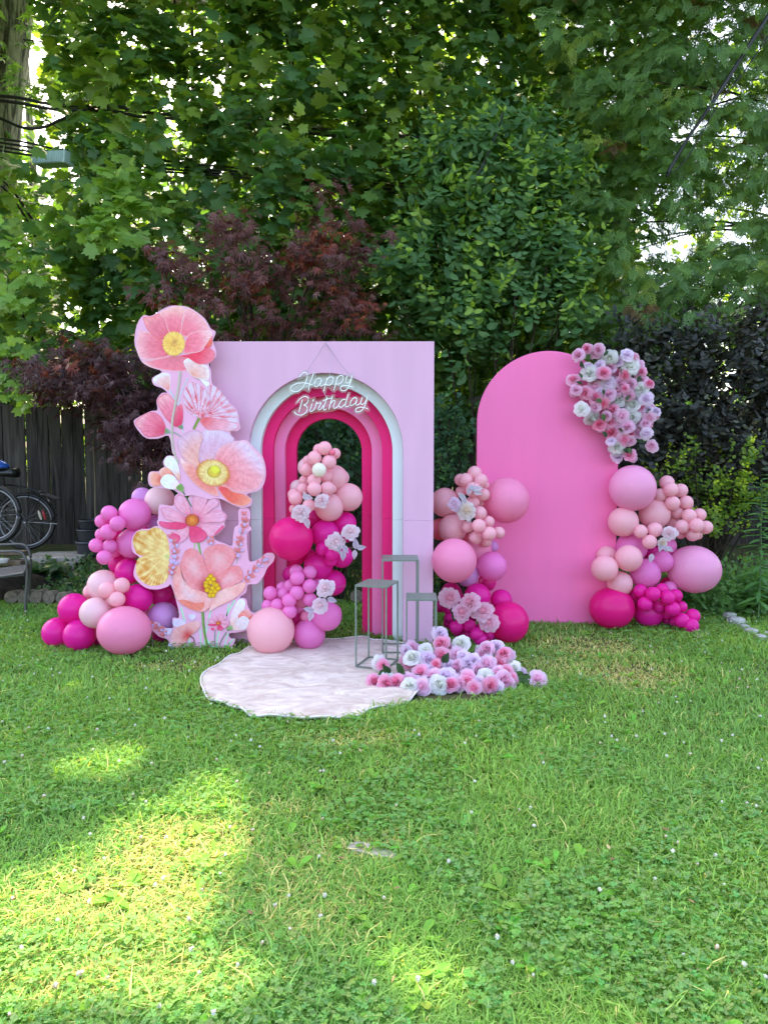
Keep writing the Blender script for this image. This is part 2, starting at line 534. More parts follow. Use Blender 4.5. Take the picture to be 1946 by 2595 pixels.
def blossoms():
    n = 560
    x, y = scatter(n, 1.4, 6.0, 1.2)
    keep = ((x < -0.2) | (x > 0.9) | (rng.random(n) < 0.45)) & ~inside(RUG, x, y) & (rng.random(n) > dryness(x, y) * 0.7)
    x, y = x[keep], y[keep]
    mb_v = []; mb_f = []; mb_c = []; k0 = 0
    for xi, yi in zip(x, y):
        z0 = float(gz(xi, yi)) + random.uniform(0.035, 0.06); r = random.uniform(0.004, 0.0068)
        old = random.random() < 0.3
        for t in range(26):                                # florets
            d = Vector((random.gauss(0, 1), random.gauss(0, 1), random.gauss(0.2, 1))).normalized()
            s = d.orthogonal().normalized() * r * 0.45; u = d.cross(s).normalized() * r * 0.45
            c = Vector((xi, yi, z0))
            tip = c + d * r * 1.35
            for q in (c + d * r * 0.2 + s, c + d * r * 0.2 - s * 0.5 + u, c + d * r * 0.2 - s * 0.5 - u, tip):
                mb_v.append(q)
            mb_f += [[k0, k0 + 1, k0 + 3], [k0 + 1, k0 + 2, k0 + 3], [k0 + 2, k0, k0 + 3]]
            cc = (0.55, 0.36, 0.2) if (old and d.z < 0.2) else (0.68, 0.66, 0.56)
            mb_c += [cc] * 4; k0 += 4
        for q in ((xi, yi, z0), (xi + 0.0012, yi, z0), (xi + random.uniform(-.01, .01), yi, float(gz(xi, yi)))):
            mb_v.append(q)
        mb_f.append([k0, k0 + 1, k0 + 2]); mb_c += [(0.1, 0.2, 0.05)] * 3; k0 += 3
    return mesh_np('clover_blossoms', np.array([tuple(v) for v in mb_v]), np.array(mb_f), np.array(mb_c), mat=PLAINATTR)
o = link('clover_blossoms', blossoms())
tag(o, 'small white clover flower heads dotted over the lawn', 'clover flowers', kind='stuff')

def litter():
    """A few dry fallen leaves and broken stalks."""
    n = 130
    x, y = scatter(n, 1.5, 6.2, 1.1)
    m = ~inside(RUG, x, y); x, y = x[m], y[m]
    V = []; F = []; Cc = []; k = 0
    for xi, yi in zip(x, y):
        a = random.uniform(0, 6.28); L = random.uniform(.012, .034); w = L * random.uniform(.15, .5); z = float(gz(xi, yi)) + random.uniform(.022, .042)
        ca, sa = math.cos(a), math.sin(a)
        for u, v, h in ((0, 0, 0), (.35, .5, .15), (.75, .35, .3), (1, 0, .1), (.75, -.35, .25), (.35, -.5, .2)):
            V.append((xi + u * L * ca - v * w * sa, yi + u * L * sa + v * w * ca, z + h * w))
        F += [[k, k + 1, k + 5], [k + 1, k + 2, k + 5], [k + 2, k + 4, k + 5], [k + 2, k + 3, k + 4]]; k += 6
        Cc += [random.choice([(.32, .2, .09), (.45, .36, .18), (.2, .12, .06)])] * 6
    return mesh_np('leaf_litter', np.array(V), np.array(F), np.array(Cc), mat=PLAINATTR)
o = link('leaf_litter', litter())
tag(o, 'a few dry fallen leaves scattered on the lawn', 'fallen leaves', kind='stuff')

# flagstone half hidden in the grass
STONE = plain('grey_stone', (0.33, 0.3, 0.26, 1), 0.9, 0.2, bump=0.6, bscale=30, var=0.3, vscale=9)
PALESTONE = plain('pale_concrete', (0.38, 0.37, 0.33, 1), 0.9, 0.2, bump=0.6, bscale=40, var=0.25, vscale=12)
def flag(px_poly, name, label, z=0.012):
    p = smooth_poly([G(a_, b_, z)[:2] for a_, b_ in px_poly], 4)
    n = len(p)
    V = np.vstack([np.c_[p, np.full(n, z)], np.c_[p * 1.0, np.full(n, -0.03)]])
    F = [list(range(n))] + [[i, (i + 1) % n, n + (i + 1) % n, n + i][::-1] for i in range(n)]
    o = link(name, mesh_np(name, V, F, mat=STONE))
    return tag(o, label, 'stone', kind='structure')
flag([(885, 2137), (915, 2133), (960, 2146), (1000, 2160), (1003, 2176), (960, 2168), (915, 2158), (885, 2150)], 'flagstone', 'grey flagstone mostly overgrown by the lawn')
# ------------------------------------------------------------------ arch backdrops
def paint_mat(name, col, streak=0.06):
    m, nt, b = new_mat(name)
    tc = nt.nodes.new('ShaderNodeTexCoord'); mp = nt.nodes.new('ShaderNodeMapping'); mp.inputs['Scale'].default_value = (7, 7, 1.2)
    n = nt.nodes.new('ShaderNodeTexNoise'); n.inputs['Scale'].default_value = 1.5; n.inputs['Detail'].default_value = 6
    nt.links.new(tc.outputs['Object'], mp.inputs['Vector']); nt.links.new(mp.outputs['Vector'], n.inputs['Vector'])
    mr = nt.nodes.new('ShaderNodeMapRange'); mr.inputs['From Min'].default_value = 0.3; mr.inputs['From Max'].default_value = 0.7
    mr.inputs['To Min'].default_value = 1 - streak; mr.inputs['To Max'].default_value = 1 + streak
    nt.links.new(n.outputs['Fac'], mr.inputs['Value'])
    mx = nt.nodes.new('ShaderNodeVectorMath'); mx.operation = 'SCALE'; mx.inputs[0].default_value = col[:3]
    nt.links.new(mr.outputs['Result'], mx.inputs['Scale']); nt.links.new(mx.outputs['Vector'], b.inputs['Base Color'])
    n2 = nt.nodes.new('ShaderNodeTexNoise'); n2.inputs['Scale'].default_value = 180
    nt.links.new(tc.outputs['Object'], n2.inputs['Vector'])
    bp = nt.nodes.new('ShaderNodeBump'); bp.inputs['Strength'].default_value = 0.12; bp.inputs['Distance'].default_value = 0.004
    nt.links.new(n2.outputs['Fac'], bp.inputs['Height']); nt.links.new(bp.outputs['Normal'], b.inputs['Normal'])
    b.inputs['Roughness'].default_value = 0.62; b.inputs['Specular IOR Level'].default_value = 0.25
    return m

PM = {'lilac': paint_mat('paint_lilac', (0.72, 0.42, 0.575, 1), 0.03), 'white': paint_mat('paint_white', (0.70, 0.79, 0.78, 1), 0.02),
      'hot': paint_mat('paint_hot_pink', (0.88, 0.020, 0.19, 1), 0.03), 'pink': paint_mat('paint_mid_pink', (0.90, 0.24, 0.50, 1), 0.03),
      'arch': paint_mat('paint_orchid_pink', (0.92, 0.185, 0.43, 1), 0.02)}

def extrude_face(outer, Y0, Y1):
    """Closed flat ring polygon (x,z) with thickness from Y0 to Y1."""
    p = np.asarray(outer); n = len(p)
    V = np.vstack([np.c_[p[:, 0], np.full(n, Y0), p[:, 1]], np.c_[p[:, 0], np.full(n, Y1), p[:, 1]]])
    F = [list(range(n)), list(range(2 * n - 1, n - 1, -1))] + [[i, n + i, n + (i + 1) % n, (i + 1) % n] for i in range(n)]
    return V, F

def arch_plate(xc, half_w, ztop, z0, z1, hole_half, spring, Y0, thick, right_extra=0.0):
    """Outline of a rectangular board between z0 and z1 with an arched opening cut through it."""
    zs_top = z1 >= ztop - 1e-6
    pts = []
    xl, xr = xc - half_w, xc + half_w + right_extra
    pts += [(xl, z0), (xl, z1), (xr, z1), (xr, z0), (xc + hole_half, z0)]
    if zs_top:
        pts.append((xc + hole_half, spring))
        for k in range(1, 48):
            a = math.pi * k / 48
            pts.append((xc + hole_half * math.cos(a), spring + hole_half * math.sin(a)))
        pts.append((xc - hole_half, spring)); pts.append((xc - hole_half, z0))
        return [pts]
    left = [(xl, z0), (xl, z1), (xc - hole_half, z1), (xc - hole_half, z0)]
    right = [(xc + hole_half, z0), (xc + hole_half, z1), (xr, z1), (xr, z0)]
    return [left, right]

YP = 4.97
XL = P(536, 1100, YP)[0]; XR = P(1099, 1100, YP)[0]
XC = P(825.5, 1100, YP)[0]
HT = 2.125
SEAM = 0.885
bd = thing('arch_backdrop', 'tall lilac board with nested white, hot pink and pink arches around an opening', 'backdrop', ((XL + XR) / 2, YP, 0))
specs = [('lilac', YP, (XR - XL) / 2, (XL + XR) / 2, 0.540), ('white', YP + 0.075, 0.60, XC, 0.466), ('hot', YP + 0.15, 0.54, XC, 0.392),
         ('pink', YP + 0.225, 0.47, XC, 0.317), ('hot', YP + 0.30, 0.40, XC, 0.242)]
names = ['lilac_board', 'white_arch', 'hot_pink_arch', 'pink_arch', 'inner_hot_pink_arch']
for k, ((c, y0, hw, xc, hh), nm) in enumerate(zip(specs, names)):
    spring = 1.372
    th = 0.0715
    top = HT if k == 0 else spring + hh + 0.13
    for (z0, z1, part) in ((0.0, SEAM - 0.0006, 'lower'), (SEAM + 0.0006, top, 'upper')):
        if k == 0:
            xl, xr = XL, XR
            base = arch_plate(XC, 0, top, z0, z1, hh, spring, y0, th)
            pl = []
            for poly in base:
                pl.append([((xl if abs(x - XC) < 1e-9 and i_ < 2 else xr) if abs(x - XC) < 1e-9 else x, z) for i_, (x, z) in enumerate(poly)])
            if part == 'lower':
                pl = [[(xl, z0), (xl, z1), (XC - hh, z1), (XC - hh, z0)], [(XC + hh, z0), (XC + hh, z1), (xr, z1), (xr, z0)]]
            polys = pl
        else:
            polys = arch_plate(xc, hw, top, z0, z1, hh, spring, y0, th)
        for poly in polys:
            V, F = extrude_face(poly[::-1], y0, y0 + th)
            o = link(nm, mesh_np(nm, V, F, mat=PM[c]), bd)
            bevel(o, 0.0012, 2)

# the plain rounded panel further right
YA = 5.60
AL = P(1208.5, 1150, YA)[0]; AR = P(1566, 1150, YA)[0]
hw = (AR - AL) / 2; axc = (AL + AR) / 2
pts = [(AL, 0.0)] + [(axc - hw * math.cos(math.pi * k / 64), 2.155 - hw + hw * math.sin(math.pi * k / 64)) for k in range(65)] + [(AR, 0.0)]
V, F = extrude_face(pts[::-1], YA, YA + 0.045)
o = link('arch_panel', mesh_np('arch_panel', V, F, mat=PM['arch']))
bevel(o, 0.003, 2)
tag(o, 'plain orchid pink panel with a rounded top standing on the grass', 'backdrop')

# ------------------------------------------------------------------ neon sign
CS = 240 / 1659.0
def cr(pts, ox=720, oy=920, s=CS, Y=4.935):
    return [P(ox + x * s, oy + y * s, Y) for x, y in pts]

strokes = {
 'happy': [
  ('letter_h', [[(275, 245), (310, 200), (350, 172), (385, 175), (408, 205), (408, 250), (392, 310), (360, 380), (305, 455), (240, 500), (180, 506), (130, 480), (118, 445), (140, 405), (200, 372), (290, 352), (370, 352), (440, 370), (505, 390)],
                [(520, 185), (490, 260), (460, 340), (440, 420), (432, 480)]]),
  ('letter_a', [[(655, 335), (645, 290), (605, 275), (565, 300), (535, 350), (540, 400), (572, 416), (612, 390), (645, 340), (660, 300), (640, 350), (634, 390), (652, 407), (685, 395), (725, 365)]]),
  ('letter_p', [[(755, 270), (742, 330), (718, 410), (697, 495)], [(745, 320), (780, 267), (820, 246), (856, 262), (862, 312), (838, 360), (795, 390), (750, 385), (722, 366)]]),
  ('letter_p', [[(930, 250), (912, 340), (890, 420), (873, 478)], [(922, 290), (960, 237), (1000, 222), (1032, 242), (1032, 292), (1002, 345), (962, 371), (925, 371), (902, 352)]]),
  ('letter_y', [[(1105, 228), (1087, 290), (1086, 338), (1110, 356), (1150, 325), (1178, 270)], [(1192, 215), (1172, 300), (1143, 395), (1100, 460), (1042, 490), (1003, 477), (987, 442), (1012, 410), (1080, 398), (1150, 410), (1200, 432)]])],
 'birthday': [
  ('letter_b', [[(230, 690), (270, 640), (320, 602), (375, 588), (418, 608), (428, 655), (400, 708), (345, 742), (390, 755), (410, 800), (390, 860), (340, 900), (270, 915), (210, 890), (180, 850)], [(325, 640), (302, 720), (278, 800), (263, 860)]]),
  ('letter_i', [[(495, 710), (472, 780), (456, 830), (476, 851), (512, 830), (548, 775)], [(520, 630), (508, 675)]]),
  ('letter_r', [[(548, 775), (572, 690), (592, 713), (650, 692), (625, 750), (596, 810), (620, 822), (655, 795), (692, 735)]]),
  ('letter_t', [[(755, 595), (735, 660), (706, 745), (690, 800), (710, 826), (748, 800)], [(680, 670), (740, 640), (830, 615)]]),
  ('letter_h', [[(850, 575), (830, 650), (805, 740), (785, 815)], [(800, 745), (838, 685), (874, 652), (892, 672), (876, 730), (864, 780), (890, 796), (930, 772), (962, 735)]]),
  ('letter_d', [[(1078, 640), (1030, 642), (982, 690), (962, 740), (980, 776), (1022, 765), (1070, 715)], [(1130, 545), (1105, 620), (1080, 700), (1074, 755), (1105, 770), (1142, 742)]]),
  ('letter_a', [[(1278, 640), (1250, 610), (1202, 630), (1162, 690), (1160, 735), (1190, 746), (1240, 710), (1278, 645), (1256, 715), (1275, 741), (1310, 725), (1345, 685)]]),
  ('letter_y', [[(1370, 600), (1347, 670), (1346, 715), (1375, 726), (1415, 692), (1443, 635)], [(1458, 590), (1437, 680), (1406, 770), (1360, 830), (1302, 860), (1262, 850), (1256, 812), (1300, 782), (1370, 776), (1430, 790), (1465, 808)]])]}
NEON, nt, b = new_mat('neon_tube_white')
b.inputs['Base Color'].default_value = (0.84, 0.90, 0.86, 1); b.inputs['Roughness'].default_value = 0.3
b.inputs['Emission Color'].default_value = (0.85, 1.0, 0.98, 1); b.inputs['Emission Strength'].default_value = 0.0
ACR, nt, b = new_mat('clear_acrylic')
tr = nt.nodes.new('ShaderNodeBsdfTransparent'); tr.inputs['Color'].default_value = (0.90, 0.91, 0.91, 1)
gl = nt.nodes.new('ShaderNodeBsdfGlossy'); gl.inputs['Roughness'].default_value = 0.08
mx = nt.nodes.new('ShaderNodeMixShader'); mx.inputs['Fac'].default_value = 0.06
nt.links.new(tr.outputs['BSDF'], mx.inputs[1]); nt.links.new(gl.outputs['BSDF'], mx.inputs[2])
nt.links.new(mx.outputs['Shader'], nt.nodes['Material Output'].inputs['Surface'])
ACE = plain('acrylic_edge', (0.62, 0.55, 0.58, 1), 0.2, 0.6)
WIRE = plain('grey_wire', (0.30, 0.28, 0.30, 1), 0.4, 0.5, 0.6)

sign = thing('neon_sign', 'white script neon sign reading Happy Birthday hung on a wire over the arch', 'sign', P(822, 1040, 4.94))
halos = {'happy': [(230, 235), (330, 145), (400, 130), (450, 170), (470, 215), (510, 150), (560, 165), (560, 260), (620, 235), (700, 245), (760, 235), (830, 210), (900, 230), (1000, 185), (1070, 195), (1120, 190),
                   (1200, 178), (1230, 215), (1200, 330), (1190, 380), (1240, 420), (1235, 470), (1140, 460), (1070, 520), (1000, 520), (940, 470), (890, 520), (840, 500), (760, 440), (735, 520), (690, 535),
                   (650, 450), (560, 450), (480, 440), (460, 510), (400, 510), (330, 480), (250, 540), (150, 540), (85, 490), (85, 420), (150, 360), (260, 320), (350, 315), (370, 240), (300, 290), (240, 290)],
         'birthday': [(190, 690), (250, 610), (350, 548), (430, 560), (470, 620), (500, 595), (550, 600), (560, 660), (640, 650), (720, 600), (740, 560), (800, 575), (850, 540), (890, 560), (900, 610), (1000, 610), (1080, 600),
                      (1110, 510), (1165, 515), (1160, 600), (1260, 575), (1330, 610), (1360, 570), (1410, 600), (1470, 550), (1500, 590), (1460, 720), (1500, 790), (1490, 850), (1410, 850), (1340, 900), (1250, 890), (1215, 830),
                      (1240, 770), (1150, 790), (1040, 810), (950, 810), (870, 840), (780, 860), (700, 865), (600, 860), (470, 890), (430, 860), (400, 930), (270, 955), (170, 920), (140, 850), (180, 810), (250, 800), (270, 700), (200, 730)]}
for w in ('happy', 'birthday'):
    hp = [np.array(q) for q in cr(smooth_poly(halos[w], 4), Y=4.945)]
    hp = np.array([(q[0], q[2]) for q in hp])
    V, F = extrude_face(hp, 4.945, 4.950)
    me = mesh_np('acrylic_plate', V, F, mat=ACR)
    me.materials.append(ACE)
    mi = np.ones(len(F), np.int32); mi[:2] = 0
    me.polygons.foreach_set('material_index', mi)
    link('acrylic_plate', me, sign)
    for nm, sts in strokes[w]:
        mb = MB()
        for k, st in enumerate(sts):
            pts = np.array(cr(smooth_poly(st, 6, False), Y=4.935 - 0.0005 * k))
            mb.tube(pts, 0.0036, 8)
        link(nm, mb.mesh(nm, True, NEON), sign)
w1 = MB(); 
hook = P(825, 869, 4.955); 
w1.tube([hook, P(800, 908, 4.95), P(776, 944, 4.945)], 0.0012, 5)
w1.tube([hook, P(855, 912, 4.95), P(886, 951, 4.945)], 0.0012, 5)
w1.tube([hook + np.array([0, 0, 0.004]), hook + np.array([0.0, 0.03, 0.012]), hook + np.array([0, 0.10, 0.004])], 0.0014, 5)
link('hanging_wire', w1.mesh('hanging_wire', True, WIRE), sign)
w2 = MB(); w2.tube(smooth_poly([hook, P(836, 882, 4.957), P(841, 895, 4.957), P(838, 920, 4.95), P(835, 952, 4.94), P(830, 975, 4.94)], 4, False), 0.0018, 5)
w2.tube([P(821, 992, 4.94), P(824, 1000, 4.94), P(827, 1008, 4.94)], 0.0016, 5)
link('power_cord', w2.mesh('power_cord', True, plain('pale_cord', (0.6, 0.5, 0.62, 1), 0.4)), sign)

# ------------------------------------------------------------------ printed flower cut-out
C1 = 420 / 1659.0
YB = 4.862
class Cut:
    """Flat printed shapes on the front of the cut-out board; each layer a fraction of a millimetre proud of the last."""
    layer = 0
def c1(x, y): return (300 + x * C1, 740 + y * C1)
def c2(x, y): return (300 + x * C1, 1240 + y * C1)

upper_board = [(250, 235), (330, 240), (430, 180), (520, 140), (600, 137), (690, 148), (780, 195), (870, 270), (925, 365), (975, 400), (945, 490), (975, 570), (980, 640), (950, 680), (905, 720), (930, 800), (940, 920),
               (1020, 985), (1110, 1105), (1190, 1185), (1212, 1310), (1222, 1360), (1190, 1392), (1120, 1402), (1170, 1490), (1280, 1482), (1370, 1570), (1445, 1650), (1478, 1790), (1458, 1920), (1400, 1990), (1285, 2025), (1342, 2080),
               (1325, 2135), (1240, 2158), (1150, 2132), (1040, 2075), (960, 2065), (900, 2075), (820, 2050), (740, 2035), (660, 2040), (600, 2012), (540, 1975), (400, 1958), (320, 1942), (298, 1870), (320, 1800), (400, 1795), (462, 1760), (450, 1700),
               (490, 1640), (560, 1640), (540, 1600), (508, 1440), (400, 1467), (280, 1462), (200, 1385), (158, 1310), (180, 1268), (320, 1195), (393, 1180), (385, 1080), (440, 1010), (490, 1008), (440, 962), (360, 932), (343, 860), (440, 797),
               (320, 752), (238, 700), (190, 600), (163, 490), (188, 330)]
lower_board = [(405, 200), (425, 152), (550, 165), (565, 75), (620, 38), (695, 95), (740, 25), (810, 12), (890, 38), (900, 80), (1000, 88), (1025, 160), (1040, 215), (1092, 265), (1062, 340), (1068, 375), (1010, 440), (955, 480), (1000, 520),
               (1070, 545), (1140, 565), (1150, 480), (1165, 380), (1205, 350), (1205, 210), (1258, 178), (1312, 205), (1322, 290), (1305, 350), (1335, 400), (1292, 440), (1290, 550), (1302, 650), (1320, 725), (1420, 690), (1480, 640), (1560, 648), (1556, 715),
               (1490, 790), (1460, 860), (1390, 945), (1300, 955), (1280, 1030), (1210, 1085), (1275, 1095), (1302, 1180), (1345, 1235), (1420, 1240), (1395, 1290), (1325, 1335), (1312, 1400), (1200, 1432), (1110, 1442), (1122, 1490), (1172, 1500), (1145, 1570), (1130, 1622),
               (1000, 1655), (800, 1670), (640, 1665), (580, 1640), (480, 1645), (518, 1570), (490, 1500), (405, 1470), (310, 1365), (350, 1328), (412, 1342), (445, 1382), (548, 1388), (543, 1290), (608, 1285), (592, 1160), (532, 960), (492, 975), (390, 1002),
               (270, 982), (158, 872), (178, 745), (212, 680), (143, 620), (138, 490), (200, 408), (310, 395), (370, 368), (400, 370), (388, 330), (402, 290)]
BOARDM = paint_mat('board_pale_pink', (0.86, 0.44, 0.62, 1), 0.03)
EDGEM = plain('foam_edge', (0.62, 0.5, 0.55, 1), 0.7)
cut = thing('flower_cutout', 'tall printed cut-out of watercolour poppies and cosmos against the lilac board', 'cutout', P(440, 1600, YB) * np.array([1, 1, 0]))
def board(poly, f, Y0, th):
    p = np.array([P(*f(x, y), Y0) for x, y in smooth_poly(poly, 3)])
    p = np.c_[p[:, 0], np.maximum(p[:, 2], 0.004)]
    V, F = extrude_face(p[::-1], Y0, Y0 + th)
    me = mesh_np('board', V, F, mat=BOARDM); me.materials.append(EDGEM)
    mi = np.ones(len(F), np.int32); mi[:2] = 0
    me.polygons.foreach_set('material_index', mi)
    return link('board', me, cut)
ub = board(upper_board, c1, YB - 0.0115, 0.010)
lb = board(lower_board, c2, YB, 0.010)

class Print:
    def __init__(s, f, Y):
        s.f, s.Y, s.k, s.mb = f, Y, 0, MB()
    def patch(s, poly, base, fn, ctr=None, n=80, rings=14, sm=5):
        """Filled shape; fn(u, th, e, x, y) gives its colour: u = distance from base (0-1), th = angle about it, e = 1 at the outline."""
        q = resample(smooth_poly(poly, sm), n)
        c = np.array(ctr if ctr is not None else q.mean(0), float)
        t = np.linspace(0, 1, rings)[1:] ** 0.8
        pts = np.vstack([c[None], (c + t[:, None, None] * (q - c)[None]).reshape(-1, 2)])
        e = np.r_[0, np.repeat(t, n)]
        b = np.array(base, float)
        d = pts - b
        dist = np.hypot(d[:, 0], d[:, 1]); th = np.arctan2(d[:, 1], d[:, 0])
        u = dist / np.hypot(*(q - b).T).max()
        col = fn(u, th, e, pts[:, 0], pts[:, 1])
        s.k += 1
        W = np.array([P(*s.f(x, y), s.Y - 0.00035 * s.k) for x, y in pts])
        F = [[0, 1 + (i + 1) % n, 1 + i] for i in range(n)]
        for r in range(len(t) - 1):
            o = 1 + r * n
            F += [[o + i, o + (i + 1) % n, o + n + (i + 1) % n, o + n + i] for i in range(n)]
        s.mb.add(W, F)
        s.mb.hascol = True; s.mb.C[-1] = np.clip(col, 0, 1)
    def stroke(s, pts, w, c0, c1=None):
        p = smooth_poly(pts, 5, False); n = len(p)
        T = np.gradient(p, axis=0); T /= np.linalg.norm(T, axis=1)[:, None] + 1e-9
        N = np.stack([-T[:, 1], T[:, 0]], -1)
        w = np.linspace(w, w * 0.8, n)[:, None]
        s.k += 1
        rows = [p - N * w / 2, p, p + N * w / 2]
        W = np.array([P(*s.f(x, y), s.Y - 0.00035 * s.k) for r in rows for x, y in r])
        F = [[r * n + i, r * n + i + 1, (r + 1) * n + i + 1, (r + 1) * n + i] for r in range(2) for i in range(n - 1)]
        c1 = c0 if c1 is None else c1
        s.mb.add(W, F); s.mb.hascol = True
        s.mb.C[-1] = np.vstack([np.tile(c0, (n, 1)), np.tile(np.array(c0) * 0.5 + np.array(c1) * 0.5, (n, 1)), np.tile(c1, (n, 1))])
    def disc(s, c, rx, ry, fn, n=48, rings=10, fringe=0.0, rot=0.0):
        a = np.linspace(0, 2 * math.pi, n, endpoint=False)
        f = 1 + fringe * np.where(np.arange(n) % 2, 1, -1) * (0.6 + 0.4 * np.sin(np.arange(n) * 7.3))
        x, y = np.cos(a) * rx * f, np.sin(a) * ry * f
        cr_, sr = math.cos(rot), math.sin(rot)
        poly = np.stack([c[0] + x * cr_ - y * sr, c[1] + x * sr + y * cr_], -1)
        s.patch(poly, c, fn, c, n * 2, rings, 2)
    def done(s, name, label, parent, cat=None):
        o = link(name, s.mb.mesh(name, False, PRINT), parent)
        if label: o['label'] = label
        return o

def lerp(a, b, t): return np.asarray(a)[None] * (1 - t)[:, None] + np.asarray(b)[None] * t[:, None]
def petal(c_base, c_mid, c_tip, streak=0.25, freq=40, edge=None, phase=0.0, mid=0.58):
    c_base, c_mid, c_tip = map(np.asarray, (c_base, c_mid, c_tip))
    def fn(u, th, e, x, y):
        t1 = sstep(0.0, mid, u); t2 = sstep(mid, 1.0, u)
        c = lerp(c_base, c_mid, t1); c = c * (1 - t2)[:, None] + c_tip[None] * t2[:, None]
        s = 0.5 + 0.5 * np.sin(th * freq + phase + 2.5 * np.sin(th * freq * 0.37 + u * 3))
        s2 = 0.5 + 0.5 * vnoise(x, y, 0.045, phase)
        k = 1 + streak * (s - 0.35) * 0.6 + 0.2 * (s2 - 0.5)
        c = c * np.stack([k * .35 + .65, k, k], -1)
        if edge is not None:
            w = sstep(0.86, 1.0, e) * 0.75
            c = c * (1 - w)[:, None] + np.asarray(edge)[None] * w[:, None]
        return c
    return fn
CORAL, SALM, BLUSH, WHT = S3(234, 66, 92), S3(244, 128, 146), S3(246, 172, 180), S3(238, 236, 240)
DEEP, MAUVE, PEACH = S3(226, 62, 104), S3(222, 170, 196), S3(245, 176, 150)

# top poppy
pr = Print(c1, YB - 0.012)
C = (555, 520)
ed = S3(250, 200, 204)
pr.patch([(240, 690), (330, 685), (480, 640), (620, 635), (730, 650), (850, 690), (880, 715), (700, 785), (560, 792), (400, 770), (300, 740)], (560, 600), petal(SALM * .8, SALM, BLUSH, .22, 50, ed), (560, 710))
pr.patch([(215, 370), (240, 395), (300, 400), (380, 470), (450, 480), (480, 590), (520, 640), (400, 672), (250, 670), (195, 600), (185, 500), (200, 430)], C, petal(CORAL, SALM * .95, BLUSH, .3, 34, ed), (330, 540))
pr.patch([(665, 190), (700, 158), (790, 210), (870, 290), (912, 390), (800, 410), (720, 450), (660, 450), (620, 410), (650, 290)], C, petal(CORAL, SALM, BLUSH, .3, 40, ed, 1.0), (740, 310))
pr.patch([(250, 250), (330, 245), (420, 215), (470, 290), (505, 400), (490, 470), (380, 475), (290, 370), (258, 290)], C, petal(CORAL, SALM * .92, S3(246, 160, 160), .3, 40, S3(238, 110, 110), 2.0), (390, 350))
pr.patch([(415, 215), (470, 178), (570, 140), (650, 150), (668, 200), (642, 300), (622, 420), (520, 425), (465, 280)], C, petal(CORAL * 1.0, SALM, S3(250, 188, 180), .3, 46, ed, 3.0), (560, 270))
pr.patch([(830, 585), (900, 555), (962, 600), (958, 670), (900, 712), (800, 722), (700, 662), (610, 640), (700, 625)], C, petal(CORAL, CORAL * 1.05, SALM, .25, 40, SALM), (810, 640))
pr.patch([(720, 415), (800, 390), (920, 385), (942, 440), (890, 520), (830, 590), (740, 612), (655, 612), (660, 520), (690, 450)], C, petal(CORAL, SALM * 1.02, S3(250, 196, 198), .32, 44, ed, 4.0), (780, 500))
pr.patch([(860, 560), (900, 500), (935, 440), (945, 470), (930, 540), (890, 562)], (860, 560), petal(CORAL, S3(240, 110, 90), SALM, .2, 20))
pr.disc((557, 517), 112, 122, petal(S3(206, 138, 66), S3(244, 190, 92), S3(248, 206, 110), .5, 62, S3(235, 180, 80), mid=.35), 56, 10, 0.09)
pr.disc((565, 500), 34, 34, petal(S3(196, 136, 70), S3(225, 168, 90), S3(236, 180, 92), .3, 14), 24, 5)
pr.done('printed_poppy', 'coral poppy with yellow centre at the top of the cut-out', ub)

# buds and stems in the upper half
pr = Print(c1, YB - 0.012)
BEIGE, MINT, OLIVE = S3(188, 176, 158), S3(176, 226, 190), S3(122, 146, 78)
pr.stroke([(700, 862), (650, 960), (612, 1090), (625, 1230), (650, 1410)], 18, S3(196, 190, 200), S3(214, 206, 214))
pr.stroke([(508, 970), (560, 1060), (615, 1170), (642, 1290), (650, 1400)], 18, S3(190, 190, 202), S3(214, 208, 216))
pr.patch([(350, 870), (400, 830), (460, 808), (520, 830), (522, 930), (515, 990), (490, 980), (430, 940), (368, 915)], (500, 980), petal(S3(240, 150, 140), S3(240, 190, 188), WHT, .1, 20, WHT))
pr.patch([(655, 700), (700, 660), (740, 642), (790, 670), (850, 722), (892, 742), (912, 800), (908, 870), (850, 880), (740, 842), (690, 780)], (745, 850), petal(S3(240, 160, 140), S3(240, 196, 192), WHT, .12, 22, WHT))
pr.patch([(740, 846), (850, 880), (908, 900), (905, 945), (880, 945), (820, 880)], (740, 846), petal(S3(235, 190, 190), WHT, WHT, .1, 20))
pr.patch([(390, 1090), (430, 1030), (490, 1018), (560, 1080), (600, 1150), (642, 1200), (632, 1320), (600, 1352), (560, 1342), (490, 1280), (430, 1190)], (600, 1340), petal(S3(222, 70, 105), S3(238, 128, 150), S3(246, 176, 182), .4, 26, S3(226, 92, 120)))
pr.patch([(600, 1150), (640, 1130), (650, 1220), (640, 1320), (600, 1340)], (600, 1340), petal(DEEP, S3(232, 80, 110), S3(238, 120, 140), .3, 20))
pr.patch([(170, 1310), (220, 1250), (330, 1200), (420, 1240), (470, 1330), (478, 1400), (440, 1432), (340, 1452), (270, 1440), (218, 1372)], (475, 1390), petal(S3(220, 66, 100), S3(236, 120, 145), S3(246, 180, 188), .45, 30, S3(228, 100, 125), 1.0))
pr.patch([(478, 1360), (525, 1402), (470, 1418)], (480, 1390), petal(OLIVE, S3(130, 160, 140), S3(150, 170, 150), .1))
pr.patch([(598, 1350), (642, 1330), (642, 1372)], (620, 1350), petal(OLIVE, S3(110, 140, 120), S3(130, 150, 130), .1))
pr.stroke([(520, 1402), (575, 1412), (625, 1445)], 14, S3(150, 165, 150))
pr.stroke([(622, 790), (602, 950), (570, 1130), (542, 1290), (540, 1450), (558, 1590), (600, 1720)], 24, S3(178, 170, 150), S3(208, 196, 184))
pr.stroke([(636, 1985), (652, 2005), (668, 2030)], 15, S3(90, 120, 84))
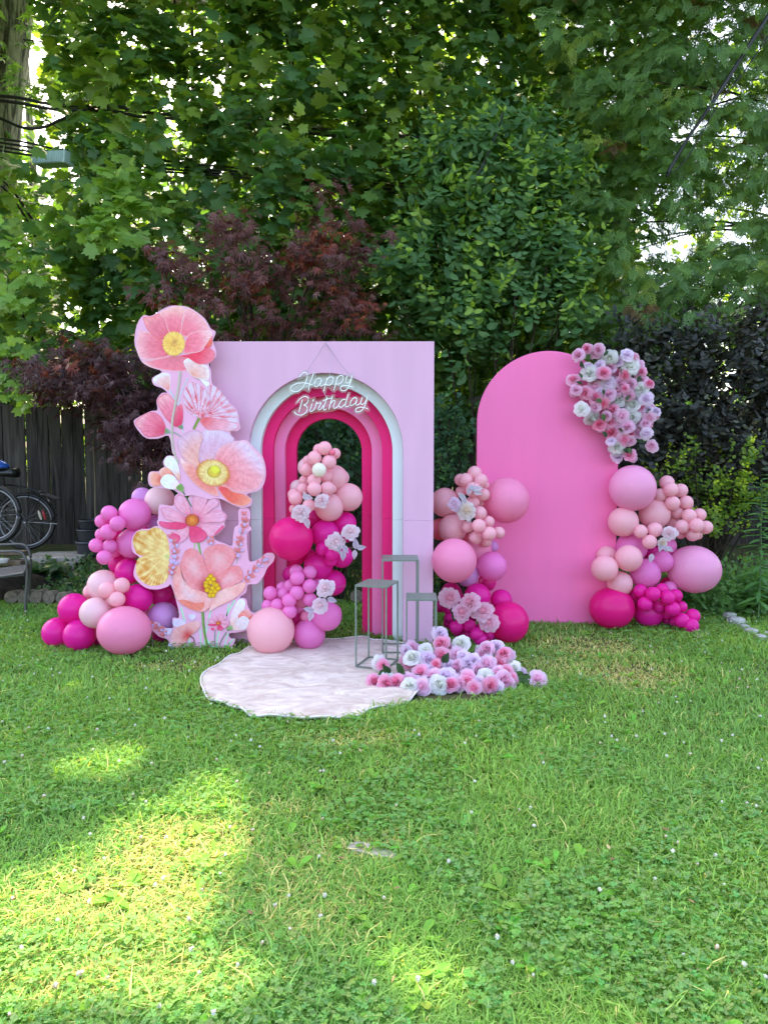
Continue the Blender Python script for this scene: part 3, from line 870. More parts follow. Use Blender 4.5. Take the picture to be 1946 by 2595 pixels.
pr.patch([(460, 1690), (500, 1642), (560, 1660), (602, 1742), (622, 1850), (602, 1882), (540, 1800), (480, 1750)], (610, 1880), petal(S3(240, 170, 150), WHT, WHT, .12, 20))
pr.patch([(310, 1830), (360, 1800), (420, 1830), (442, 1880), (420, 1932), (338, 1930)], (440, 1880), petal(S3(225, 90, 80), S3(245, 160, 140), S3(248, 196, 186), .15, 16))
pr.patch([(412, 1790), (470, 1752), (532, 1790), (560, 1862), (500, 1852), (440, 1852)], (540, 1860), petal(S3(236, 110, 90), S3(244, 160, 140), S3(246, 190, 180), .15, 16))
pr.patch([(422, 1890), (470, 1830), (540, 1832), (602, 1900), (612, 1952), (540, 1976), (460, 1952)], (605, 1950), petal(S3(245, 210, 200), WHT, WHT, .1, 16))
pr.patch([(580, 1960), (630, 1918), (656, 1960), (642, 2000)], (620, 1960), petal(OLIVE, S3(120, 160, 84), S3(140, 180, 100), .2))
pr.done('printed_buds', 'printed tulip buds and blossoms on pale stems', ub)

# red streaked poppy
pr = Print(c1, YB - 0.0135)
def streaky(phase):
    R, L = S3(228, 52, 70), S3(226, 204, 226)
    def fn(u, th, e, x, y):
        s = np.sin(th * 26 + phase) + 0.7 * np.sin(th * 57 + u * 6 + phase) + 1.1 * vnoise(x, y, 0.02, phase)
        w = np.clip(0.42 + 0.3 * s + 0.35 * (0.35 - u), 0, 1)
        return lerp(L, R, w) * (1 + 0.1 * np.sin(th * 80))[:, None]
    return fn
pr.patch([(880, 950), (960, 938), (1030, 1000), (1110, 1110), (1180, 1190), (1197, 1270), (1182, 1322), (1050, 1280), (900, 1240), (930, 1160), (920, 1060)], (880, 1240), streaky(0.4))
pr.patch([(820, 1290), (880, 1250), (1000, 1270), (1170, 1310), (1207, 1350), (1130, 1392), (1000, 1382), (900, 1380)], (840, 1250), petal(S3(232, 90, 96), S3(238, 160, 178), S3(226, 200, 220), .3, 40, S3(236, 120, 130)))
pr.patch([(655, 1030), (690, 940), (740, 902), (800, 918), (880, 990), (922, 1080), (910, 1180), (850, 1252), (800, 1260), (720, 1210), (660, 1120)], (810, 1260), streaky(2.1))
pr.stroke([(812, 1262), (785, 1310), (755, 1372)], 28, S3(140, 160, 66), S3(110, 140, 60))
pr.done('printed_poppy', 'red streaked poppy on the cut-out', ub)

# pale open poppy
pr = Print(c1, YB - 0.0135)
C = (955, 1820)
LIL = S3(228, 196, 220)
pr.patch([(840, 1400), (960, 1358), (1080, 1400), (1162, 1470), (1100, 1530), (1000, 1580), (930, 1700), (840, 1710), (812, 1620), (850, 1470)], C, petal(S3(240, 180, 170), MAUVE, S3(226, 200, 224), .32, 56, S3(214, 170, 196)), (960, 1500))
pr.patch([(590, 1500), (660, 1420), (760, 1378), (830, 1400), (857, 1450), (820, 1550), (812, 1690), (850, 1770), (740, 1750), (660, 1680), (610, 1590)], C, petal(S3(240, 150, 120), S3(238, 172, 164), S3(222, 178, 200), .4, 50, S3(206, 150, 180), 1.0), (735, 1560))
pr.patch([(1000, 1580), (1080, 1520), (1200, 1490), (1290, 1498), (1370, 1590), (1442, 1680), (1467, 1800), (1432, 1920), (1350, 1990), (1200, 2010), (1080, 1960), (1000, 1900), (930, 1800), (950, 1690)], C,
         lambda u, th, e, x, y: petal(S3(236, 104, 100), S3(243, 158, 168), LIL, .5, 62, S3(240, 180, 190), 2.0)(u * (1.15 - 0.45 * sstep(1600, 1950, y)), th, e, x, y), (1200, 1760))
pr.patch([(990, 1945), (1080, 1950), (1150, 2000), (1270, 2030), (1332, 2090), (1250, 2142), (1130, 2112), (1050, 2042)], (960, 1900), petal(CORAL, S3(238, 104, 88), S3(244, 150, 130), .3, 40, S3(246, 176, 160)))
pr.patch([(620, 1660), (680, 1700), (760, 1740), (800, 1800), (900, 1880), (980, 1950), (1002, 2042), (900, 2012), (780, 1932), (690, 1830), (640, 1750)], (930, 1830), petal(S3(232, 96, 90), S3(242, 150, 140), S3(250, 204, 204), .38, 44, S3(250, 190, 196)))
pr.disc((950, 1810), 170, 132, petal(S3(240, 220, 150), S3(236, 200, 130), S3(214, 120, 40), .7, 78, S3(206, 104, 30), mid=.6), 64, 10, 0.08, 0.25)
pr.disc((960, 1798), 70, 62, petal(S3(232, 214, 60), S3(222, 190, 70), S3(190, 160, 60), .15, 10), 28, 6)
pr.disc((970, 1775), 50, 36, petal(S3(240, 232, 70), S3(232, 224, 70), S3(206, 196, 70), .1, 8), 24, 5, 0, 0.3)
pr.done('printed_poppy', 'large pale poppy with orange stamens on the cut-out', ub)

# lower half: stems first
pr = Print(c2, YB - 0.0005)
pr.stroke([(664, 52), (694, 100), (735, 175)], 14, S3(90, 120, 84)); pr.done('printed_stem', None, lb)
pr = Print(c2, YB - 0.0005)
for p_, w_ in [([(630, 1180), (690, 1420), (738, 1650)], 16), ([(930, 1200), (880, 1420), (852, 1650)], 14), ([(1168, 1110), (1090, 1250), (1000, 1460), (985, 1630)], 16), ([(1105, 1150), (1082, 1290)], 12),
               ([(820, 1400), (828, 1520), (838, 1650)], 12), ([(640, 1560), (680, 1600), (705, 1650)], 14), ([(880, 1490), (950, 1580), (1050, 1595), (1155, 1500)], 16), ([(1100, 1440), (1070, 1540), (1060, 1600)], 12), ([(770, 1590), (775, 1650)], 16)]:
    pr.stroke(p_, w_, S3(178, 240, 200), S3(150, 220, 176)); pr.done('printed_stem', None, lb); pr = Print(c2, YB - 0.0005)
pr.stroke([(800, 530), (815, 600), (825, 650)], 26, S3(120, 160, 84), S3(150, 190, 120)); pr.done('printed_stem', None, lb); pr = Print(c2, YB - 0.0005); pr.stroke([(770, 535), (762, 600)], 14, S3(180, 200, 140)); pr.done('printed_stem', None, lb); pr = Print(c2, YB - 0.0025)
pr.stroke([(845, 1228), (858, 1400), (885, 1540), (905, 1630)], 28, S3(96, 136, 62), S3(140, 170, 92)); pr.done('printed_stem', 'thick green stem of the salmon poppy', lb); pr = Print(c2, YB - 0.0025)
pr.stroke([(970, 1415), (965, 1520), (968, 1600)], 10, S3(120, 150, 130)); pr.done('printed_stem', None, lb); pr = Print(c2, YB - 0.0028); pr.stroke([(1085, 1430), (1040, 1500), (1010, 1570)], 12, S3(110, 140, 110))
pr.done('printed_stem', None, lb)

def cosmos(pr, c, k, pet):
    for q, (poly, hot) in enumerate(pet):
        poly = [((x - 740) * k + c[0], (y - 310) * k + c[1]) for x, y in poly]
        if hot:
            fn = petal(DEEP, S3(232, 70, 118), S3(236, 96, 140), .3, 30, S3(228, 60, 110), q)
        else:
            fn = petal(S3(226, 80, 116), S3(238, 160, 182), S3(236, 168, 196), .38, 40, S3(230, 104, 140), q, .5)
        pr.patch(poly, c, fn, None, 64, 11)
    pr.disc(c, 70 * k, 62 * k, petal(S3(236, 150, 60), S3(214, 110, 50), S3(176, 60, 52), .4, 30), 32, 7, 0.04)
cos_pet = [([(520, 460), (600, 400), (680, 360), (715, 380), (705, 460), (650, 522), (580, 542), (530, 512)], False), ([(515, 470), (560, 438), (620, 470), (610, 520), (570, 540), (530, 512)], True),
           ([(415, 320), (500, 330), (600, 328), (695, 345), (665, 390), (580, 402), (480, 392), (420, 360)], True), ([(430, 188), (500, 178), (560, 210), (650, 260), (690, 290), (680, 335), (560, 322), (470, 290), (440, 240)], False),
           ([(560, 110), (600, 60), (650, 60), (692, 120), (732, 240), (710, 270), (610, 212), (570, 160)], False), ([(810, 345), (900, 350), (1052, 358), (1040, 402), (960, 462), (900, 472), (850, 420)], False),
           ([(960, 460), (1000, 400), (1050, 360), (1040, 402)], True), ([(820, 290), (920, 230), (1010, 210), (1082, 262), (1052, 322), (950, 332), (830, 332)], False),
           ([(800, 255), (860, 180), (930, 90), (990, 98), (1007, 150), (930, 205), (840, 285)], False), ([(745, 120), (770, 40), (820, 28), (880, 50), (897, 90), (862, 180), (805, 260), (755, 262)], False),
           ([(720, 370), (780, 365), (842, 400), (892, 460), (840, 522), (760, 532), (718, 500)], True)]
pr = Print(c2, YB - 0.0045); cosmos(pr, (740, 310), 1.0, cos_pet)
pr.done('printed_cosmos', 'large pink cosmos with an orange eye on the cut-out', lb)
pr = Print(c2, YB - 0.0045); cosmos(pr, (1002, 1340), 0.33, cos_pet)
pr.done('printed_cosmos', 'small pink cosmos near the foot of the cut-out', lb)

pr = Print(c2, YB - 0.0005)
OCH, CRM = S3(218, 140, 44), S3(246, 222, 150)
def yel(ph):
    def fn(u, th, e, x, y):
        s = 0.5 + 0.5 * np.sin(th * (23 + 6 * np.sin(th * 3 + ph)) + ph + 2.2 * np.sin(u * 6 + th * 4)); s = np.clip(s * 0.6 + 0.25 + 0.6 * vnoise(x + 30 * np.sin(y * .03), y, 0.03, ph), 0, 1)
        w = np.clip(s * (0.25 + 0.95 * u), 0, 1)
        return lerp(CRM, OCH, w)
    return fn
pr.patch([(180, 780), (205, 690), (330, 655), (420, 660), (505, 670), (505, 800), (500, 880), (450, 942), (340, 967), (250, 930), (190, 860)], (500, 670), yel(0.3), (350, 810))
pr.patch([(150, 500), (200, 420), (310, 410), (330, 388), (390, 383), (450, 420), (490, 480), (512, 600), (505, 688), (400, 655), (300, 665), (200, 652), (165, 590)], (500, 670), yel(1.9), (340, 540))
pr.disc((490, 672), 26, 22, petal(S3(200, 200, 120), S3(214, 206, 130), S3(226, 206, 130), .2, 8), 20, 4)
pr.done('printed_poppy', 'yellow ruffled poppy in profile on the cut-out', lb)

# lavender sprigs
pr = Print(c2, YB - 0.0030)
CB, VB = S3(228, 126, 128), S3(204, 180, 226)
def bud(x, y, a, L, w, col):
    t = np.linspace(0, 2 * math.pi, 10, endpoint=False)
    ux, uy = math.cos(a), math.sin(a)
    pts = [(x + ux * (L / 2 + L / 2 * math.cos(q)) - uy * w / 2 * math.sin(q) * (1.2 - 0.4 * math.cos(q)), y + uy * (L / 2 + L / 2 * math.cos(q)) + ux * w / 2 * math.sin(q) * (1.2 - 0.4 * math.cos(q))) for q in t]
    pr.patch(pts, (x, y), petal(col * .75, col, col * 1.25, .2, 8, col * .6), None, 24, 4, 2)
rr = random.Random(5)
for path, gap in (([(1262, 330), (1245, 400), (1215, 520), (1196, 640), (1186, 745)], 62), ([(1275, 915), (1350, 820), (1420, 745), (1480, 690)], 66), ([(545, 480), (570, 590), (566, 690), (540, 800), (535, 900)], 56), ([(925, 470), (930, 555)], 40), ([(355, 1362), (430, 1405), (470, 1470)], 52)):
    pth = resample(smooth_poly(path, 6, False), 40, False)
    pr.stroke(path, 7, S3(150, 176, 160))
    L = np.linalg.norm(np.diff(pth, axis=0), axis=1).sum()
    for k in range(int(L / gap) + 1):
        i = min(39, int(39 * k * gap / max(L, 1)))
        x, y = pth[i]; d = pth[min(i + 1, 39)] - pth[max(i - 1, 0)]; a = math.atan2(d[1], d[0])
        if path[0][1] < path[-1][1] and path[0][0] > 1000 or path[0][1] < path[-1][1]: a += math.pi
        for s_ in (-0.75, 0.75, 0.0):
            bud(x, y, a + s_ + rr.uniform(-.25, .25), rr.uniform(46, 66), rr.uniform(20, 28), CB if rr.random() < .84 else VB)
        bud(x + rr.uniform(-20, 30), y + rr.uniform(-20, 10), a + rr.uniform(-1.2, 1.2), 40, 22, VB)
    if path[0][0] == 1262:
        for s_ in (-0.5, 0.5): bud(1258, 260, -math.pi / 2 + s_, 50, 22, CB); bud(1258, 320, -math.pi / 2 + s_, 50, 22, CB)
    pr.done('printed_lavender', None, lb); pr = Print(c2, YB - 0.0030)

# salmon poppy
pr = Print(c2, YB - 0.0060)
SA, SB, SC = S3(238, 130, 136), S3(241, 160, 166), S3(240, 190, 196)
def blotch(a, b, c, base_dark=None, ph=0.0):
    a, b, c = map(np.asarray, (a, b, c))
    def fn(u, th, e, x, y):
        w = np.clip(0.5 + 0.55 * vnoise(x, y, 0.012, ph) + 0.3 * vnoise(x, y, 0.05, ph + 2), 0, 1)
        col = lerp(a, b, w)
        g = np.clip(1 - e * 1.5, 0, 1) * 0.75
        col = col * (1 - g)[:, None] + c[None] * g[:, None]
        if base_dark is not None:
            k = 1 - sstep(0.05, 0.36, u)
            col = col * (1 - k)[:, None] + np.asarray(base_dark)[None] * k[:, None]
        k = sstep(0.93, 1.0, e) * 0.5
        return col * (1 - k)[:, None] + S3(230, 120, 116)[None] * k[:, None]
    return fn
D = S3(196, 50, 56)
pr.patch([(855, 640), (900, 580), (1000, 550), (1080, 560), (1150, 600), (1172, 660), (1130, 760), (1040, 850), (990, 900), (900, 880), (876, 760)], (940, 940), blotch(SA, SB, SC, S3(222, 100, 96), 1.0), (1010, 690))
pr.patch([(640, 690), (680, 610), (750, 593), (820, 640), (862, 720), (888, 830), (905, 920), (890, 1050), (800, 1030), (720, 980), (650, 870), (624, 770)], (900, 980), blotch(SA, SB, SC, D, 2.2), (760, 790))
pr.patch([(940, 980), (1000, 880), (1060, 820), (1130, 770), (1212, 770), (1242, 830), (1238, 912), (1130, 970), (1020, 1040), (950, 1060)], (950, 960), blotch(SA, SB, SC, D, 3.1), (1110, 890))
pr.patch([(905, 1225), (930, 1150), (925, 1070), (1020, 1015), (1150, 962), (1275, 930), (1255, 1010), (1150, 1100), (1000, 1172)], (930, 1100), blotch(S3(244, 166, 160), S3(248, 200, 192), S3(246, 196, 186), None, 4.0), (1060, 1090))
pr.patch([(720, 1192), (605, 1120), (556, 1000), (556, 850), (608, 752), (650, 890), (740, 990), (860, 1030), (932, 1085), (932, 1155), (850, 1228)], (900, 1100), blotch(S3(240, 146, 140), S3(246, 192, 190), S3(240, 210, 218), None, 5.5), (700, 1060))
pr.patch([(600, 1112), (680, 1110), (780, 1140), (860, 1130), (850, 1190), (790, 1216), (700, 1185)], (740, 1150), blotch(S3(236, 120, 104), S3(240, 140, 122), S3(240, 132, 116), None, 6.2))
GLD = S3(226, 176, 20)
for (x, y) in [(925, 870), (900, 900), (955, 900), (880, 940), (925, 930), (965, 950), (900, 975), (945, 990), (985, 960), (890, 1010), (930, 1030), (970, 1020), (1000, 990), (920, 1060), (950, 1060), (880, 965)]:
    pr.disc((x, y), 27, 25, petal(S3(244, 206, 50), GLD, S3(196, 140, 20), .2, 8, S3(176, 120, 20)), 14, 4)
pr.done('printed_poppy', 'big salmon poppy with golden stamens low on the cut-out', lb)

pr = Print(c2, YB - 0.0030)
PWH = S3(240, 222, 226)
pr.patch([(1132, 1370), (1120, 1290), (1160, 1180), (1210, 1102), (1260, 1110), (1272, 1160), (1240, 1250), (1180, 1335)], (1140, 1390), petal(S3(244, 190, 180), PWH, WHT, .1, 14))
pr.patch([(1200, 1270), (1250, 1210), (1300, 1210), (1332, 1262), (1290, 1312), (1230, 1312)], (1220, 1310), petal(S3(234, 110, 96), S3(244, 150, 140), S3(246, 180, 176), .2, 14))
pr.patch([(1290, 1312), (1332, 1262), (1405, 1248), (1380, 1282), (1320, 1332)], (1290, 1320), petal(S3(226, 90, 80), S3(240, 120, 104), S3(244, 140, 124), .2, 14))
pr.patch([(1140, 1392), (1180, 1320), (1240, 1270), (1300, 1290), (1317, 1340), (1270, 1402), (1180, 1412)], (1150, 1400), petal(S3(244, 200, 190), PWH, WHT, .1, 14))
pr.patch([(1092, 1380), (1135, 1360), (1150, 1400), (1110, 1415), (1090, 1420)], (1100, 1410), petal(S3(120, 150, 100), S3(150, 176, 120), S3(170, 190, 140), .1))
for p_ in ([(550, 1310), (620, 1300), (682, 1330), (650, 1372), (560, 1372)], [(700, 1270), (740, 1240), (782, 1270), (742, 1312)], [(502, 1550), (562, 1540), (560, 1602), (512, 1622)], [(470, 1400), (540, 1395), (520, 1450), (480, 1450)]):
    pr.patch(p_, p_[0], petal(S3(214, 204, 232), S3(222, 208, 234), S3(226, 206, 230), .15, 10), None, 30, 5)
pr.patch([(520, 1500), (560, 1400), (640, 1360), (760, 1320), (820, 1330), (802, 1400), (720, 1470), (680, 1530), (602, 1592), (548, 1560)], (700, 1465), petal(S3(216, 70, 70), S3(240, 170, 166), S3(238, 184, 188), .3, 26), (660, 1450))
pr.stroke([(712, 1465), (750, 1490), (765, 1530)], 12, S3(110, 70, 60))
pr.done('printed_blossoms', 'faded blossoms printed at the foot of the cut-out', lb)
# thin steel foot behind the left edge
mb = MB(); mb.tube([P(386, 1605, 4.89), P(388, 1650, 4.89)], 0.004, 6)
link('support_rod', mb.mesh('support_rod', True, WIRE), cut)
# ------------------------------------------------------------------ balloons
BC = {'pale': (0.97, 0.52, 0.58), 'blush': (0.94, 0.64, 0.68), 'pink': (0.96, 0.33, 0.54), 'rosy': (0.93, 0.41, 0.63), 'orchid': (0.92, 0.25, 0.62), 'lilac': (0.76, 0.36, 0.74),
      'magenta': (0.88, 0.020, 0.37), 'hot': (0.86, 0.014, 0.245), 'deep': (0.78, 0.022, 0.30), 'white': (0.88, 0.84, 0.74), 'coral': (0.93, 0.24, 0.36)}
BMAT = {}
for k, c in BC.items():
    m, nt, b = new_mat('balloon_' + k)
    b.inputs['Base Color'].default_value = (*c, 1)
    b.inputs['Roughness'].default_value = 0.31
    b.inputs['Specular IOR Level'].default_value = 0.32
    tr = nt.nodes.new('ShaderNodeBsdfTranslucent'); tr.inputs['Color'].default_value = (*[min(1, v * 1.1) for v in c], 1)
    mx = nt.nodes.new('ShaderNodeMixShader'); mx.inputs['Fac'].default_value = 0.34
    nt.links.new(b.outputs['BSDF'], mx.inputs[1]); nt.links.new(tr.outputs['BSDF'], mx.inputs[2])
    nt.links.new(mx.outputs['Shader'], nt.nodes['Material Output'].inputs['Surface'])
    BMAT[k] = m

def balloon_mesh(name, seg, rings, egg):
    """Unit balloon: rounded crown with a small nipple at +z, gently narrowing to a tied neck at -z."""
    V = []; F = []
    prof = []
    for i in range(1, rings):
        a = math.pi * i / rings
        r = math.sin(a); z = math.cos(a)
        r *= 1 - egg * max(0, -z) ** 2 * 0.5
        if z < 0: z *= 1 + egg * 0.6 * (-z) ** 3
        prof.append((r, z))
    prof = [(0.018, 1.006), (0.04, 0.9995)] + prof + [(0.05, -1.03 - egg * .6), (0.035, -1.07 - egg * .6), (0.07, -1.13 - egg * .6)]
    V.append((0, 0, 1.012))
    for r, z in prof:
        for j in range(seg):
            a = 2 * math.pi * j / seg
            V.append((r * math.cos(a), r * math.sin(a), z))
    for j in range(seg): F.append([0, 1 + j, 1 + (j + 1) % seg])
    for k in range(len(prof) - 1):
        for j in range(seg):
            F.append([1 + k * seg + j, 1 + (k + 1) * seg + j, 1 + (k + 1) * seg + (j + 1) % seg, 1 + k * seg + (j + 1) % seg])
    me = mesh_np(name, V, F, smooth=True, mat=BMAT['pale'])
    return me
BM_S = [balloon_mesh('small_balloon', 24, 16, e) for e in (0.05, 0.12)]
BM_L = [balloon_mesh('large_balloon', 40, 28, e) for e in (0.04, 0.10)]

def garland(label, base_Y, step, f, spec, loc):
    g = thing('balloon_garland', label, 'balloon garland', loc, 'balloon garlands beside the backdrops')
    for (x, y, r, c, k, *asp) in spec:
        px, py, s = f(x, y)
        Y = base_Y - step * k
        rr = r * s * mpp(Y) * 1.012
        p = P(px, py, Y)
        p[2] = max(p[2], rr * 0.97 + float(gz(p[0], p[1])) + 0.004)
        big = rr > 0.06
        me = random.choice(BM_L if big else BM_S)
        tocam = (Vector((0, 0, CAMZ)) - Vector(p)).normalized()
        d = (tocam + Vector((random.gauss(0, .55), random.gauss(0, .3), random.gauss(0, .5)))).normalized()
        q = d.to_track_quat('Z', 'Y').to_matrix().to_4x4()
        ax = asp[0] if asp else 1.0
        sc3 = Matrix.Diagonal((rr * ax, rr, rr / ax if ax > 1.02 else rr, 1)) if ax != 1.0 else Matrix.Diagonal((rr, rr, rr, 1))
        if ax != 1.0:
            M = Matrix.Translation(Vector(p)) @ sc3 @ q
        else:
            M = Matrix.Translation(Vector(p)) @ q @ sc3
        o = link('balloon', me, g, M)
        o.material_slots[0].link = 'OBJECT'
        o.material_slots[0].material = BMAT[c]
    return g

fA = lambda x, y: (100 + x * .2351, 1180 + y * .2351, .2351)
A = [(1110, 345, 110, 'lilac', 0), (1300, 378, 158, 'blush', 0.4), (1030, 525, 170, 'orchid', 1.4), (1000, 838, 162, 'orchid', 1.3), (1245, 620, 88, 'lilac', 0), (1180, 700, 80, 'deep', -.5),
     (755, 515, 86, 'orchid', 2.2), (678, 600, 75, 'orchid', 1.8), (845, 625, 83, 'orchid', 2.8), (745, 715, 85, 'orchid', 2.6), (675, 742, 70, 'orchid', 1.6), (615, 860, 76, 'orchid', 2.3), (762, 870, 77, 'orchid', 2.2),
     (702, 988, 80, 'orchid', 2.5), (810, 935, 60, 'orchid', 0.8), (830, 740, 70, 'deep', .3), (860, 1060, 110, 'deep', 0.2), (965, 1138, 143, 'magenta', 1.1), (690, 1290, 166, 'blush', 1.4), (565, 1360, 88, 'pale', 0.6),
     (735, 1340, 90, 'pale', 3.0), (890, 1290, 84, 'pale', 2.9), (840, 1441, 86, 'pale', 3.3), (785, 1460, 60, 'pale', 2.5), (1065, 1432, 158, 'magenta', 1.8), (1320, 1390, 132, 'deep', 0.0), (375, 1540, 164, 'magenta', 2.0),
     (607, 1586, 165, 'blush', 2.9), (1335, 1640, 170, 'lilac', 1.0), (200, 1822, 162, 'magenta', 1.7), (440, 1850, 172, 'magenta', 2.7), (921, 1842, 272, 'pink', 3.9, 1.05), (1310, 1890, 95, 'deep', 0.6), (610, 1880, 82, 'deep', 1.4),
     (870, 1580, 125, 'coral', 0.6), (1140, 1610, 85, 'pink', 0.6), (1420, 1500, 90, 'deep', -.3), (1180, 1330, 90, 'deep', 0), (980, 960, 60, 'deep', 0)]
garland('balloon garland left of the flower cut-out, magenta and orchid with blush clusters', 5.10, 0.10, fA, A, P(300, 1660, 4.9) * np.array([1, 1, 0]))

fB = lambda x, y: (600 + x * .2804, 1080 + y * .2804, .2804)
B = [(795, 200, 63, 'pale', 3), (742, 212, 52, 'pale', 2), (890, 248, 50, 'pale', 2), (868, 235, 25, 'coral', 3.4), (703, 287, 65, 'pale', 3.1), (835, 325, 66, 'pale', 3.1), (643, 310, 46, 'pale', 1.6), (640, 372, 88, 'blush', 0.4),
     (632, 395, 62, 'pale', 2.4), (745, 395, 64, 'white', 4), (808, 455, 57, 'pale', 2.4), (700, 492, 63, 'pale', 3.2), (612, 492, 48, 'pale', 1.6), (885, 470, 117, 'pale', 1), (945, 466, 72, 'blush', 0.3), (598, 567, 54, 'pale', 2.6),
     (702, 567, 65, 'pale', 3.9), (818, 562, 64, 'pale', 3.4), (862, 567, 40, 'pale', 2.6), (555, 555, 72, 'blush', 0.3), (517, 620, 56, 'pale', 2.2), (533, 652, 64, 'pale', 3.1), (652, 716, 59, 'pale', 3.5), (520, 748, 45, 'pale', 2.2),
     (735, 722, 50, 'pale', 1.6), (1010, 642, 126, 'pale', 1), (836, 733, 128, 'pale', 1.8), (493, 1016, 197, 'hot', 3), (700, 830, 85, 'deep', 0.1), (798, 975, 129, 'magenta', 1.4), (975, 878, 106, 'magenta', 0.3),
     (545, 1180, 76, 'hot', 0.5), (775, 1112, 62, 'magenta', 2.6), (860, 1157, 63, 'magenta', 3.1), (850, 1215, 57, 'magenta', 2.2), (950, 1180, 100, 'magenta', 1), (880, 1030, 62, 'hot', 1.8), (740, 1258, 132, 'magenta', 1.2),
     (870, 1415, 117, 'magenta', 0.4), (490, 1340, 76, 'magenta', 0), (660, 1180, 70, 'deep', 0), (540, 1312, 63, 'orchid', 2.4), (660, 1322, 64, 'orchid', 2.6), (548, 1371, 67, 'orchid', 3.3), (483, 1442, 58, 'orchid', 2.4),
     (660, 1446, 66, 'orchid', 3.3), (740, 1410, 50, 'orchid', 1.5), (545, 1505, 66, 'orchid', 3.4), (413, 1462, 55, 'orchid', 1.7), (305, 1510, 64, 'orchid', 2.6), (425, 1516, 58, 'orchid', 2.5), (475, 1576, 66, 'orchid', 3.5),
     (368, 1616, 60, 'orchid', 3.2), (285, 1622, 60, 'orchid', 2.6), (660, 1566, 65, 'orchid', 3.1), (583, 1600, 52, 'pink', 1.8), (480, 1676, 66, 'orchid', 3.6), (570, 1650, 46, 'orchid', 1.8), (625, 1716, 53, 'pink', 2.4),
     (565, 1745, 60, 'deep', .6), (815, 1716, 135, 'orchid', 2.6), (860, 1690, 90, 'orchid', 1.8), (658, 1912, 144, 'orchid', 2.4), (310, 1884, 214, 'pale', 3.6), (600, 1440, 60, 'deep', .8), (1000, 990, 60, 'magenta', 0)]
garland('balloon garland climbing through the arch opening, pale top and orchid foot', 5.00, 0.078, fB, B, P(760, 1650, 4.8) * np.array([1, 1, 0]))

fC = lambda x, y: (1060 + x * .2487, 1150 + y * .2487, .2487)
C_ = [(572, 195, 71, 'pale', 2), (428, 265, 62, 'pale', 1.4), (486, 268, 72, 'pale', 2.2), (635, 272, 71, 'pale', 2.4), (560, 366, 80, 'pale', 3), (685, 330, 44, 'pale', 1), (660, 415, 68, 'pale', 2.2), (432, 385, 56, 'pale', 1.2),
      (490, 375, 45, 'pale', .8), (556, 495, 70, 'pale', 2.2), (640, 515, 42, 'pale', 1), (270, 496, 148, 'pale', 1), (895, 474, 231, 'pink', 1), (625, 605, 71, 'pale', 2.9), (430, 630, 66, 'pale', 1.4), (348, 765, 146, 'pale', 1.6),
      (225, 770, 112, 'coral', .2), (500, 745, 63, 'pale', 2.9), (615, 734, 72, 'pale', 3.8), (715, 692, 60, 'pale', 2.8), (720, 813, 73, 'pale', 3.8), (820, 804, 61, 'pale', 2.9), (582, 856, 69, 'pale', 2.9), (688, 893, 60, 'pale', 2.2),
      (364, 1087, 226, 'pink', 4.6), (605, 980, 140, 'pink', .9), (755, 945, 60, 'lilac', -.2), (750, 1147, 151, 'orchid', 2.0), (500, 1235, 120, 'lilac', 1.6), (700, 1310, 90, 'deep', 0.2), (335, 1420, 108, 'deep', .4), (600, 1452, 133, 'magenta', 2.2),
      (842, 1490, 110, 'magenta', 1.4), (220, 1555, 62, 'magenta', 1.4), (312, 1580, 66, 'magenta', 2), (440, 1490, 62, 'magenta', 1.4), (312, 1672, 54, 'magenta', 2.2), (302, 1722, 50, 'magenta', 1.8), (385, 1765, 71, 'magenta', 3.6),
      (520, 1755, 69, 'magenta', 3.6), (595, 1840, 73, 'magenta', 4.6), (720, 1850, 61, 'magenta', 3.8), (410, 1862, 62, 'magenta', 2.4), (500, 1890, 63, 'magenta', 3.0), (630, 1970, 70, 'magenta', 4.6), (625, 1770, 42, 'magenta', 2.4),
      (918, 1786, 211, 'hot', 3.4, 0.965), (520, 1610, 110, 'deep', .8), (420, 1650, 90, 'deep', .6), (700, 1640, 100, 'deep', 1), (520, 900, 90, 'coral', .3)]
garland('balloon garland standing between the lilac board and the orchid panel', 5.40, 0.10, fC, C_, P(1220, 1640, 5.1) * np.array([1, 1, 0]))

